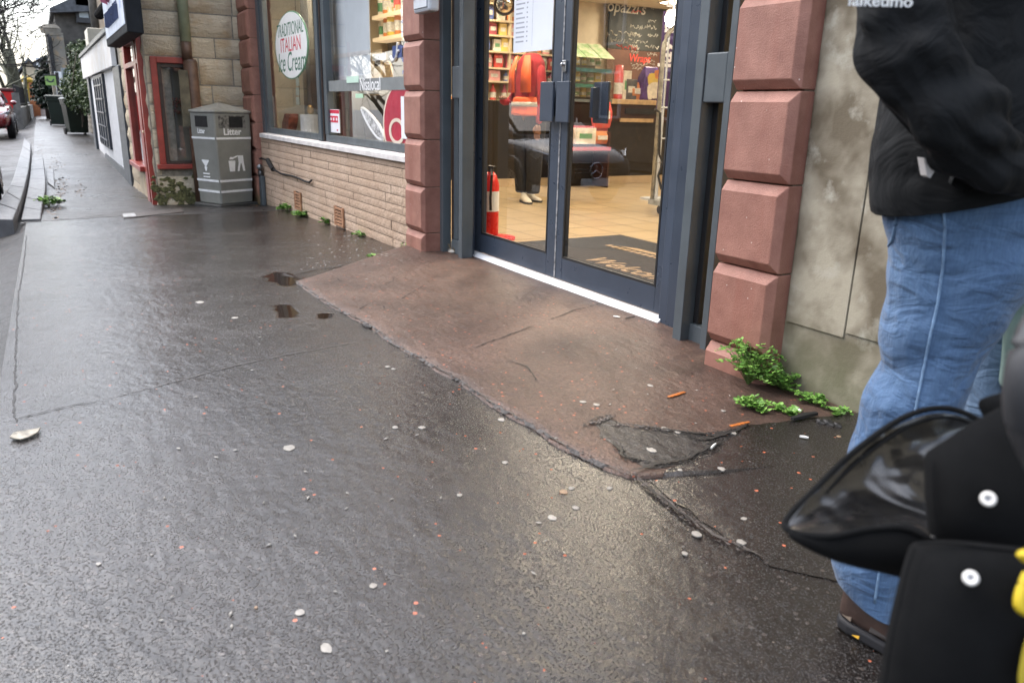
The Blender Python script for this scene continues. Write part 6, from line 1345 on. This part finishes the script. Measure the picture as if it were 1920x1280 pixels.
# side seam and back pocket: raised stitched cords following the leg front
def seam_tube(pxs, rr, nm, m=M_STITCH, lift=.010):
    jn_eval = jn.evaluated_get(bpy.context.evaluated_depsgraph_get()); pts = []
    inv = jn.matrix_world.inverted(); off = wloc(man)
    P = []
    for a, b_ in zip(pxs, pxs[1:]):
        for k in range(6): P.append((a[0]+(b_[0]-a[0])*k/6, a[1]+(b_[1]-a[1])*k/6))
    P.append(pxs[-1])
    for q in P:
        d = ray(*q).normalized(); ok, loc, nrm, idx = jn_eval.ray_cast(CAM-off, d)
        if ok: pts.append(loc+off-d*lift*.15)
    if len(pts) > 2:
        b = MB(); b.tube(pts, rr, 6); return b.build(nm, m, man, smooth=True)
bpy.context.view_layer.update()
seam_tube([(1766, 372), (1772, 430), (1768, 500), (1758, 570), (1742, 640), (1728, 710), (1716, 770), (1700, 850), (1672, 960), (1650, 1060), (1640, 1130)], .0024, 'side_seam')
seam_tube([(1681, 386), (1679, 420), (1672, 452), (1664, 462)], .0026, 'back_pocket_seam')
# walking shoe
M_BOOT = mat('brown_suede', (.060, .033, .024), .7, .25, 12, .2, 60); M_SOLE = mat('black_sole', (.014, .014, .016), .6, .2)
e0, e1 = zp(1562, 1174, 0.0), zp(1645, 1219, 0.0)
sd_ = (e1-e0).normalized(); sN = Vector((-sd_.y, sd_.x, 0)); sN = sN if sN.dot(FH) > 0 else -sN
ft = e0 + sd_*.095 + sN*.043
so_ = shoe((ft.x, ft.y, 0), (sd_.x, sd_.y, 0), .30, M_BOOT, M_SOLE, man, 'walking_shoe', .125)
so2 = shoe((ft.x+FH.x*.2+RH.x*.22, ft.y+FH.y*.2+RH.y*.22, 0), (sd_.x*.9+FH.x*.3, sd_.y*.9+FH.y*.3, 0), .30, M_BOOT, M_SOLE, man, 'walking_shoe', .125)
N2 = -sN
def side_patch(t0, t1, z0, z1, w0, w1, m, nm):
    b = MB(); b.loft([[ft+sd_*t+N2*(w+o_)+Vector((0, 0, z)) for t, w, z in ((t0, w0, z0), (t1, w1, z0), (t1, w1*.92, z1), (t0, w0*.85, z1))] for o_ in (-.004, .0025)]); return b.build(nm, m, so_, bevel=.001)
side_patch(-.086, -.062, .030, .070, .028, .038, mat('grey_heel_trim', (.20, .155, .12), .6, .15), 'heel_trim')
side_patch(-.054, -.036, .006, .018, .044, .047, mat('sole_yellow', (.60, .33, .03), .5, .1), 'yellow_sole_mark')
side_patch(-.02, .10, .034, .046, .044, .040, mat('dark_rand', (.03, .022, .018), .6, .2), 'rand')
b = MB()
for k in range(3): q = ft+sd_*(.02+.02*k)+N2*.034+Vector((0, 0, .095-.008*k)); b.tube([q, q+N2*-.03+Vector((0, 0, .028)), q+N2*-.06+Vector((0, 0, .02))], .0035, 6)
b.build('lace', mat('brown_lace', (.14, .09, .06), .8, .2), so_)
# jacket body
def jac(rows, nm, sd, off=0.0, wr=.012):
    rings = [row(y, l, r, d, off, 20, tl) for y, l, r, d, tl in rows]
    b = MB(); b.loft(rings)
    for _ in range(2): bmesh.ops.subdivide_edges(b.bm, edges=b.bm.edges[:], cuts=1, use_grid_fill=True)
    b.bm.normal_update()
    for v in b.bm.verts:
        p = v.co; q = Vector((p.dot(RH)*5, p.dot(FH)*4, p.z*7)); v.co += v.normal*wr*(noise.noise(q+Vector((sd, 2, 1)))+.5*(1-2*abs(noise.noise(q*1.9+Vector((1, sd, 4))))))
    return b.build(nm, M_JACK, man, smooth=True, sub=1)
jb = jac([(-330, 1790, 1930, .08, 0), (-290, 1700, 2020, .12, 0), (-200, 1668, 2060, .15, 0), (-60, 1668, 2060, .165, 0), (80, 1668, 2045, .165, 0), (190, 1662, 2030, .165, 0), (260, 1648, 2015, .165, -20), (330, 1640, 2000, .165, -40), (385, 1637, 1990, .160, -70), (412, 1637, 1980, .155, -95)], 'jacket', 3.0)
# sleeve nearest the camera: upper arm down, forearm forward, hand in the jacket pocket
def bent(pts, nm, sd, off):
    rings = []; C = [vp(x, y, PF+FH*o, NV_) for x, y, r, o in pts]; n = 18
    for i, (x, y, r, o) in enumerate(pts):
        t = (C[min(i+1, len(C)-1)]-C[max(i-1, 0)]).normalized(); a = t.cross(FH).normalized(); c = a.cross(t).normalized(); rr = r*((C[i]-CAM).dot(FW))/FPX
        rings.append([C[i]+a*rr*math.cos(2*math.pi*k/n)+c*rr*.80*math.sin(2*math.pi*k/n) for k in range(n)])
    b = MB(); b.loft(rings)
    for _ in range(2): bmesh.ops.subdivide_edges(b.bm, edges=b.bm.edges[:], cuts=1, use_grid_fill=True)
    b.bm.normal_update()
    for v in b.bm.verts:
        p = v.co; q = Vector((p.dot(RH)*6, p.dot(FH)*5, p.z*9)); v.co += v.normal*(.014*noise.noise(q+Vector((sd, 0, 3)))+.017*(1-2.2*abs(noise.noise(q*1.35+Vector((4, sd, 0)))))+.006*(1-2.4*abs(noise.noise(q*3.1+Vector((1, sd, 2))))))
    return b.build(nm, M_JACK, man, smooth=True, sub=1)
bent([(1730, -300, 70, -.12), (1700, -220, 100, -.16), (1688, -110, 104, -.18), (1686, 0, 100, -.19), (1706, 70, 98, -.20), (1738, 140, 99, -.21), (1782, 205, 98, -.215), (1828, 255, 92, -.21), (1872, 290, 80, -.20), (1915, 308, 64, -.18), (1945, 314, 50, -.16)], 'sleeve', 2.0, 0)
bent([(1900, -290, 70, .14), (1960, -200, 90, .20), (1990, -60, 88, .22), (2005, 80, 84, .22), (2005, 200, 80, .20), (1990, 290, 66, .16)], 'sleeve', 7.0, 0)
bent([(1775, 322, 34, -.14), (1815, 334, 44, -.15), (1860, 330, 46, -.15), (1905, 312, 40, -.14), (1935, 295, 30, -.12)], 'jacket_pocket', 4.0, 0)
b = MB(); q = [vp(x, y, PF+FH*-.19, NV_) for x, y in ((1732, 296), (1746, 300), (1752, 322), (1744, 334), (1738, 330))]; b.loft([q, [p+FH*.02 for p in q]]); b.build('shirt_hem', mat('white_shirt', (.55, .52, .50), .8, .1), man)
lettering('faiketimo', .020, vp(1651, 3, PF+FH*-.305, NV_), RH, (0, 0, 1), M_WHITE, 'lettering', man, .0006, sx=1.15, bold=.0004)
hand(vp(1835, 300, PF+FH*-.03, NV_), RH, FH, M_SKIN, man, 'hand', .14); hp = vp(2020, 330, PF+FH*.17, NV_); hand(hp, -Vector((0, 0, 1)), RH, M_SKIN, man)
loft_obj([oval(pz(z, dx), RH*a, FH*d) for z, a, d, dx in ((1.34, .168, .12, HX+.02), (1.42, .158, .108, HX+.03), (1.475, .095, .085, HX+.035), (1.52, .075, .075, HX+.04), (1.525, .066, .066, HX+.04))], 'jacket_collar', M_JACK, man, 1, .004)
# pale green cloth bag hanging from the far hand, its side just inside the right edge
hq_ = hp-Vector((0, 0, .17)); q = vp(1985, 590, PF+FH*.06, NV_); t = thing('cloth_bag', 'pale green cloth bag just showing at the right edge in front of the jeans', 'bag', tuple(q))
GRC = mat('pale_green_cloth', (.30, .42, .36), .8, .12, 9, .3, 300)
loft_obj([oval(q+Vector((0, 0, z)), RH*a, FH*d) for z, a, d in ((-.17, .05, .03), (-.15, .085, .05), (-.02, .095, .055), (.08, .085, .04), (.10, .075, .02))], 'sack', GRC, t, 1, .01)
b = MB(); b.tube(spline([q+RH*-.06+Vector((0, 0, .09)), hq_.lerp(q, .4)+RH*-.02, hq_, hq_.lerp(q, .4)+RH*.03, q+RH*.06+Vector((0, 0, .09))]), .006, 8); b.build('strap', GRC, t, smooth=True)
# ================================================================== black bag close to the camera
M_BAGO = mat('black_bag_cloth', (.0032, .0036, .0042), .9, .2, 9, .5, 900, spec=.2); M_BAGI = mat('glossy_black_lining', (.004, .004, .0045), .24, .2, 6)
_nt = M_BAGI.node_tree; _b = _nt.nodes['Principled BSDF']; _tc = _nt.nodes.new('ShaderNodeTexCoord'); bump(_nt, _b, noi(_nt, _tc.outputs['Object'], 6.5, 2, .5, 1.0), 1.0, .05); _b.inputs['Specular IOR Level'].default_value = 1.0; _b.inputs['Coat Weight'].default_value = .35; _b.inputs['Coat Roughness'].default_value = .12
bag = thing('bag', 'open black bag with shiny lining and white snap studs, in the near right corner', 'bag', dp(1760, 1150, .78))
SEC = [  # per station: rim back, slope 1, slope 2, valley, rim front, belly, underside  (px, py, distance)
    [(1471, 985, .80), (1472, 988, .80), (1473, 991, .795), (1474, 995, .79), (1472, 999, .785), (1474, 1004, .785), (1475, 1000, .80)],
    [(1530, 915, .845), (1534, 940, .84), (1540, 965, .825), (1545, 990, .80), (1545, 1005, .765), (1530, 1050, .765), (1540, 1030, .83)],
    [(1612, 838, .885), (1618, 880, .885), (1626, 925, .855), (1632, 972, .815), (1632, 991, .745), (1600, 1080, .745), (1620, 1050, .88)],
    [(1700, 780, .92), (1706, 840, .925), (1710, 905, .885), (1708, 968, .83), (1695, 988, .73), (1680, 1098, .73), (1690, 1060, .92)],
    [(1772, 765, .93), (1778, 835, .94), (1782, 905, .90), (1780, 975, .84), (1742, 1008, .72), (1745, 1125, .73), (1760, 1080, .94)],
    [(1838, 788, .92), (1846, 850, .93), (1852, 920, .90), (1856, 990, .85), (1830, 1030, .72), (1840, 1140, .73), (1850, 1090, .94)],
    [(1930, 840, .90), (1935, 890, .92), (1940, 950, .90), (1945, 1010, .86), (1930, 1040, .73), (1940, 1150, .74), (1945, 1100, .92)]]
def band(i, j, m, nm, solid=.004, sub=2):
    b = MB(); G = [[b.bm.verts.new(dp(*s[k])) for k in range(i, j+1)] for s in SEC]
    for a, c in zip(G, G[1:]):
        for k in range(len(a)-1): b.bm.faces.new((a[k], c[k], c[k+1], a[k+1]))
    return b.build(nm, m, bag, smooth=True, sub=sub, solid=solid)
band(0, 4, M_BAGI, 'lining', .003); band(4, 6, M_BAGO, 'outer_skin', .003)
b = MB(); G = [[b.bm.verts.new(dp(x, y+o, d+.012)) for (x, y, d), o in ((s[0], 0), (s[1], -6), (s[6], 0))] for s in SEC]
for a, c in zip(G, G[1:]):
    for k in range(2): b.bm.faces.new((a[k], c[k], c[k+1], a[k+1]))
b.build('back_skin', M_BAGO, bag, smooth=True, sub=2, solid=.004)
rim = [dp(*s[0]) for s in SEC][::-1]+[dp(*s[4]) for s in SEC[1:5]]
b = MB(); b.tube(spline(rim), .0036, 8); b.build('rim_piping', M_BAGO, bag, smooth=True)
b = MB(); b.tube(spline([dp(x+9, y+17, d-.003) for x, y, d in [s[0] for s in SEC[1:6]]]), .0022, 6); b.build('stitched_seam', M_BAGO, bag, smooth=True)
def panel(rows, nm, m, solid=.0025, sub=2):
    b = MB(); G = [[b.bm.verts.new(dp(*p)) for p in r] for r in rows]
    for a, c in zip(G, G[1:]):
        for k in range(len(a)-1): b.bm.faces.new((a[k], a[k+1], c[k+1], c[k]))
    return b.build(nm, m, bag, smooth=True, sub=sub, solid=solid)
panel([[(1733, 848, .74), (1742, 842, .735), (1790, 810, .72), (1850, 770, .71), (1960, 720, .70)], [(1732, 880, .74), (1742, 880, .725), (1795, 865, .70), (1860, 840, .69), (1970, 820, .68)], [(1734, 950, .74), (1744, 950, .72), (1800, 945, .69), (1870, 935, .68), (1980, 930, .67)], [(1742, 1008, .74), (1750, 1010, .725), (1805, 1015, .70), (1880, 1018, .69), (1980, 1020, .68)], [(1748, 1040, .76), (1756, 1045, .75), (1810, 1060, .73), (1885, 1060, .72), (1980, 1060, .71)]], 'upper_flap', M_BAGO)
panel([[(1706, 1018, .71), (1716, 1012, .69), (1780, 1008, .665), (1860, 1018, .655), (1980, 1030, .65)], [(1692, 1060, .71), (1704, 1056, .68), (1775, 1050, .65), (1860, 1055, .64), (1985, 1060, .635)], [(1672, 1140, .71), (1686, 1138, .68), (1765, 1135, .645), (1860, 1138, .635), (1990, 1140, .63)], [(1655, 1220, .71), (1668, 1220, .68), (1755, 1220, .65), (1860, 1225, .64), (1990, 1225, .635)], [(1640, 1330, .72), (1654, 1330, .69), (1745, 1335, .66), (1860, 1340, .65), (1990, 1340, .645)], [(1630, 1420, .74), (1644, 1420, .71), (1740, 1425, .69), (1860, 1430, .68), (1990, 1430, .67)]], 'front_panel', M_BAGO)
for nm_, pts_ in (('stitched_edge', [(1716, 1026, .676), (1703, 1062, .672), (1685, 1140, .672), (1668, 1220, .672), (1655, 1320, .68)]), ('stitched_edge', [(1722, 1018, .676), (1780, 1017, .66), (1860, 1027, .65), (1960, 1038, .645)]), ('stitched_edge', [(1749, 862, .720), (1750, 900, .715), (1752, 950, .713), (1758, 1002, .715)])):
    b = MB(); b.tube(spline([dp(*q_) for q_ in pts_]), .0011, 5); b.build(nm_, M_BAGO, bag, smooth=True)
panel([[(1828, 752, .80), (1850, 740, .79), (1900, 730, .78), (1980, 700, .77)], [(1838, 775, .80), (1860, 770, .78), (1910, 760, .77), (1980, 740, .76)], [(1856, 800, .80), (1880, 800, .79), (1920, 790, .78), (1985, 780, .77)]], 'collar', M_BAGO)
M_STUD = mat('white_snap_stud', (.78, .76, .72), .35, .04)
for px, py, d in ((1853, 935, .667), (1820, 1083, .632)):
    c = dp(px, py, d); n = (CAM-c).normalized(); r_ = 14*d/FPX; b = MB(); b.lathe([(r_, -.004), (r_, .001), (r_*.85, .0035), (r_*.45, .003), (r_*.35, .0005), (.0, .0003)], c, 26, n); st = b.build('snap_stud', M_STUD, bag, smooth=True)
    b = MB(); b.lathe([(r_*.30, .0), (r_*.28, .0012), (.0, .0013)], c+n*.0006, 14, n); b.build('stud_centre', mat('stud_steel', (.25, .25, .27), .3, .1, metal=1), st)
b = MB(); b.tube(spline([dp(1990, 560, .60), dp(1945, 640, .60), dp(1925, 720, .60), dp(1932, 800, .61), dp(1980, 900, .62)]), [.0145]*1+[.0165]*23+[.0145], 14); b.build('padded_handle', mat('dark_grey_handle', (.035, .036, .04), .45, .15), bag, smooth=True)
M_YEL = mat('yellow_cord', (.62, .46, .02), .6, .12, 12)
b = MB(); b.tube(spline([dp(1916, 1035, .62), dp(1925, 1045, .62), dp(1945, 1048, .62)]), .005, 8); b.build('yellow_pull', M_YEL, bag, smooth=True)
b = MB(); b.tube(spline([dp(1930, 1075, .62), dp(1917, 1105, .62), dp(1912, 1130, .62), dp(1920, 1143, .62), dp(1940, 1148, .62)]), .005, 8); b.build('yellow_pull', M_YEL, bag, smooth=True)
panel([[(1925, 1175, .625), (1960, 1170, .62), (2000, 1165, .62)], [(1912, 1230, .625), (1950, 1230, .62), (2000, 1230, .62)], [(1900, 1300, .625), (1945, 1300, .62), (2000, 1300, .62)]], 'yellow_side', mat('yellow_fabric', (.26, .21, .012), .7, .15, 9), .004)
# ================================================================== weeds, litter, gum
M_WEED = leaf_mat('weed_leaf', (.05, .13, .018), (.12, .27, .04), (.23, .42, .08)); M_STEM = mat('weed_stem', (.10, .17, .04), .6, .2, 30)
def weed(c, r, h, n, label, seed, size=.011):
    rnd = random.Random(seed); c = Vector(c); t = thing('weed', label, 'weed', c, 'weeds along the foot of the shop front'); st = MB(); lf = MB()
    for k in range(n):
        a = rnd.uniform(0, 2*math.pi); l = r*rnd.uniform(.35, 1.0); e = h*rnd.uniform(.4, 1.0)*(1-.4*l/r); d = Vector((math.cos(a), math.sin(a)*.8, 0))
        P = [c, c+d*l*.4+Vector((0, 0, e*.7)), c+d*l*.8+Vector((0, 0, e)), c+d*l+Vector((0, 0, e*.85))]; st.tube(P, [.0016, .0013, .001, .0007], 4)
        for j in range(9):
            f = .25+.75*j/8; i = min(2, int(f*3)); q = P[i].lerp(P[i+1], f*3-i)
            for s in (-1, 1):
                sz = size*rnd.uniform(.45, 1.7); u = (d*rnd.uniform(.2, .9)+Vector((-d.y, d.x, 0))*s+Vector((0, 0, rnd.uniform(-.2, .6)))).normalized(); w = u.cross(Vector((rnd.gauss(0, .3), rnd.gauss(0, .3), 1))).normalized()
                lf.face([q, q+u*sz*.5+w*sz*.42, q+u*sz*1.1+w*sz*.12, q+u*sz*1.15-w*sz*.15, q+u*sz*.5-w*sz*.42])
    st.build('stem', M_STEM, t); lf.build('leaves', M_WEED, t); return t
for (px, py), r, h, n, lab, sd, sz in (
    ((1402, 722), .16, .25, 64, 'largest bright green weed at the foot of the right red pier', 1, .013), ((1408, 765), .075, .06, 22, 'low green weed spreading on the pavement in front of the largest weed', 2, .012),
    ((1468, 732), .10, .11, 26, 'green weed standing in the corner between the right pier and the rendered wall', 3, .012), ((1475, 775), .07, .03, 16, 'small flat weed left of the black plastic scrap', 4, .011),
    ((1525, 757), .085, .05, 20, 'green weed against the rendered wall, second from the right', 5, .011), ((1572, 778), .06, .03, 14, 'small mossy weed at the foot of the rendered wall nearest the jeans', 6, .009)):
    q = zp(px, py); weed((q.x, min(q.y, 2.46), .002), r, h, n, lab, sd, sz)
for (px, py), r, h, n, lab, sd, sz in (
    ((562, 393), .16, .10, 20, 'yellow-green weed below the air brick nearer the litter bin', 11, .026), ((583, 402), .14, .06, 16, 'low spreading weed between the two air bricks, nearer the bin', 12, .022), ((601, 404), .10, .07, 12, 'small rounded weed midway between the two air bricks', 13, .03),
    ((638, 418), .09, .07, 12, 'small weed in front of the air brick nearer the middle pier', 14, .02), ((705, 484), .09, .035, 18, 'patch of bright grass on the seam left of the middle pier', 15, .014), ((760, 474), .08, .10, 14, 'thin grassy weed against the left side of the middle pier', 16, .012), ((708, 440), .10, .05, 12, 'dark green weed low on the stone wall near the middle pier', 17, .016),
    ((510, 376), .20, .07, 14, 'brown and green weeds at the wall foot beside the bin base', 18, .02), ((352, 381), .16, .10, 16, 'weed at the foot of the stone wall left of the litter bin', 19, .03), ((92, 388), .22, .16, 30, 'tuft of green weeds beside the middle kerb step', 20, .035)):
    q = gp(px, py); weed((q.x, min(q.y, 2.44) if px > 400 else q.y, q.z), r, h, n, lab, sd, sz)
# leaf litter by the kerb steps
b = MB(); rnd = random.Random(31)
for k in range(420):
    px, py = rnd.choice(((100, 395), (110, 370), (112, 340), (105, 310), (75, 285), (118, 350), (150, 356), (470, 380))); px += rnd.gauss(0, 7); py += rnd.gauss(0, 9)
    q = gp(px, py, .006); a = rnd.uniform(0, 6.3); s = rnd.uniform(.015, .04); u = Vector((math.cos(a), math.sin(a), rnd.uniform(-.2, .4))); w = Vector((-math.sin(a), math.cos(a), rnd.uniform(-.2, .4))); b.face([q-u*s, q+w*s*.5, q+u*s, q-w*s*.5])
o = b.build('leaf_litter', leaf_mat('dead_leaf', (.05, .03, .015), (.09, .055, .03), (.14, .09, .05))); tag(o, 'brown dead leaves gathered beside the kerb steps', 'leaves', kind='stuff')
# chewing gum
M_GUM = [mat('pale_gum', (.27, .25, .22), .55, .15, 60), mat('white_gum', (.31, .29, .26), .5, .15, 60), mat('tan_gum', (.25, .165, .10), .5, .15, 60)]
GUM = [(373, 553, 9, 1), (440, 586, 7, 1), (612, 1214, 13, 1), (563, 1147, 11, 1), (185, 1056, 6, 1), (542, 838, 13, 0), (700, 1098, 8, 0), (741, 800, 7, 0), (791, 800, 8, 0), (940, 786, 8, 1), (947, 866, 6, 1), (1035, 971, 10, 1), (1057, 922, 9, 2), (1072, 915, 7, 0), (1143, 915, 7, 0), (1221, 852, 9, 1), (1274, 889, 5, 1), (1352, 886, 8, 1), (1395, 974, 7, 0), (1306, 1003, 10, 0), (1390, 1018, 9, 0), (1093, 758, 8, 0), (1118, 763, 7, 0), (1219, 726, 6, 1), (1246, 811, 8, 0), (1270, 817, 7, 0), (1374, 817, 7, 0), (1356, 773, 5, 0), (727, 687, 6, 0), (738, 691, 5, 0), (284, 1039, 3, 1), (725, 1220, 4, 1), (982, 1186, 4, 1), (480, 1137, 4, 2), (1080, 952, 8, 0), (862, 928, 6, 0), (1572, 823, 5, 2), (1284, 1040, 6, 0)]
for k, (px, py, r, ci) in enumerate(GUM):
    q = zp(px, py); z = az(q.x, q.y)+(.0065 if px > 1200 and py > 790 else .0022); d = (Vector((q.x, q.y, 0))-Vector((0, 0, CAMZ))).dot(FW); rr = r*.80*d/FPX
    b = MB(); b.origin = (q.x, q.y, z); n = 18; el = random.Random(k).uniform(1.0, 1.5)
    def rg(f, zz): return [Vector((q.x+rr*f*el*math.cos(a)*(1+.42*noise.noise(Vector((math.cos(a)*1.3, math.sin(a)*1.3, k)))), q.y+rr*f*math.sin(a)*(1+.42*noise.noise(Vector((math.cos(a)*1.3, math.sin(a)*1.3, k+9)))), z+zz)) for a in [2*math.pi*i/n for i in range(n)]]
    b.loft([rg(1, -.004), rg(1, .0002), rg(.93, .0005)]); o = b.build('chewing_gum', M_GUM[ci])
    tag(o, ('pale grey', 'whitish', 'tan')[ci] + ' flattened chewing gum spot on the wet pavement', 'chewing gum', 'chewing gum spots on the pavement')
# litter
def strip(name, label, cat, pxa, pxb, w, h, m, lift=.004, group=None):
    A, B = zp(*pxa), zp(*pxb); A.z, B.z = az(A.x, A.y)+lift, az(B.x, B.y)+lift; d = (B-A).normalized(); s = Vector((-d.y, d.x, 0))*w/2; u = Vector((0, 0, h)); b = MB(); b.origin = tuple((A+B)/2)
    b.loft([[A-s*.8, A+s*.8, A+s*.6+u, A-s*.6+u], [A.lerp(B, .5)-s, A.lerp(B, .5)+s*1.1, A.lerp(B, .5)+s*.8+u*1.3, A.lerp(B, .5)-s*.7+u], [B-s*.7, B+s*.9, B+s*.5+u, B-s*.6+u*.8]]); o = b.build(name, m, bevel=.001); return tag(o, label, cat, group)
M_ORL = mat('orange_plastic', (.52, .15, .025), .4, .3, 90, col2=(.16, .055, .02)); M_CIG = mat('cigarette_white', (.72, .71, .68), .7, .08, 30)
strip('plastic_scrap', 'short orange plastic scrap lying alone on the red-brown apron', 'litter', (1252, 750), (1284, 739), .018, .0025, M_ORL)
strip('plastic_scrap', 'orange plastic scrap lying in the dark crack of the broken apron', 'litter', (1368, 808), (1404, 799), .016, .003, M_ORL, .012)
strip('plastic_scrap', 'flat black plastic scrap beside the weeds near the rendered wall', 'litter', (1484, 794), (1530, 783), .022, .012, M_BLACK, .009)
strip('cigarette_end', 'white cigarette end nearest the jeans, lying flat', 'litter', (1498, 826), (1515, 829), .008, .006, M_CIG, .010)
strip('cigarette_end', 'bent white cigarette end beside the dark crack', 'litter', (1332, 852), (1341, 843), .008, .006, M_CIG, .012)
strip('cigarette_end', 'white cigarette end on top of the black plastic scrap', 'litter', (1492, 778), (1500, 782), .009, .006, M_CIG, .018)
strip('cigarette_end', 'small white paper curl by the threshold', 'litter', (1150, 597), (1162, 599), .014, .004, M_CIG, .006)
strip('stick', 'thin dark twig of debris by the threshold', 'litter', (1172, 602), (1190, 598), .010, .004, M_CRACK, .006)
strip('stick', 'small black scrap at the apron edge left of centre', 'litter', (680, 606), (697, 612), .02, .006, M_BLACK, .006)
for k, (px, py, s_, lab) in enumerate(((1538, 790, .012, 'left dark crumb of debris beside the black scrap'), (1552, 792, .016, 'middle dark crumb of debris beside the black scrap'), (1570, 796, .012, 'right dark crumb of debris near the jeans'))):
    q = zp(px, py, .014); b = MB(); b.origin = tuple(q); b.blob(q, s_*1.6, s_, s_*.6, .5, 2); tag(b.build('debris', M_CRACK), lab, 'debris')
q = yp(852, 471, 2.60); t = thing('stone', 'flat pale stone lying in the corner beside the left door frame', 'stone', (q.x, 2.60, .0))
b = MB(); b.blob((q.x, 2.60, .012), .062, .045, .012, .5, 3); b.build('stone', mat('pale_stone', (.40, .37, .32), .7, .3, 20, .4, 60), t, smooth=True)
b = MB(); rnd = random.Random(5)
for k in range(14): p = Vector((q.x-.02+rnd.uniform(-.05, .08), 2.60+rnd.uniform(-.03, .03), .018)); b.tube([p, p+Vector((rnd.uniform(-.03, .03), rnd.uniform(-.02, .02), rnd.uniform(.01, .05)))], .002, 4)
b.build('dry_stalks', mat('dry_stalk', (.20, .15, .08), .8, .2), t)
# pale sodden leaf / wrapper at the left edge
A = gp(46, 815, .004); b = MB(); b.origin = tuple(A); pts = [gp(*p, .006) for p in ((18, 822), (25, 813), (40, 810), (62, 806), (77, 802), (72, 812), (56, 820), (38, 825))]
b.loft([pts, [p+Vector((0, 0, .006+.004*noise.noise(p*40))) for p in pts]]); tag(b.build('sodden_leaf', mat('sodden_leaf', (.33, .30, .24), .6, .35, 40, .6, 90), bevel=.002), 'pale sodden leaf scrap at the left edge of the pavement', 'leaf')
# small pale chips of shell-white grit on the tarmac by the wall
b = MB(); rnd = random.Random(77)
for k in range(240):
    px, py = (rnd.uniform(560, 760), rnd.uniform(420, 500)) if k < 150 else (rnd.uniform(300, 1400), rnd.uniform(440, 1200))
    q = zp(px, py, -.03 if px < 760 else 0); z = az(q.x, q.y)+.003
    if q.y > 2.36: continue
    a = rnd.uniform(0, 3.1); s = rnd.uniform(.002, .0065)*(1.6 if py < 500 else 1); u, w = Vector((math.cos(a), math.sin(a), 0))*s*1.8, Vector((-math.sin(a), math.cos(a), 0))*s*.7; c = Vector((q.x, q.y, z)); b.loft([[c-u-w*.3, c+w, c+u, c-w], [c-u*.6+Vector((0, 0, .002)), c+w*.6+Vector((0, 0, .002)), c+u*.6+Vector((0, 0, .002)), c-w*.6+Vector((0, 0, .002))]])
tag(b.build('pale_grit', M_GUM[1]), 'scattered pale grit on the wet tarmac', 'grit', kind='stuff')
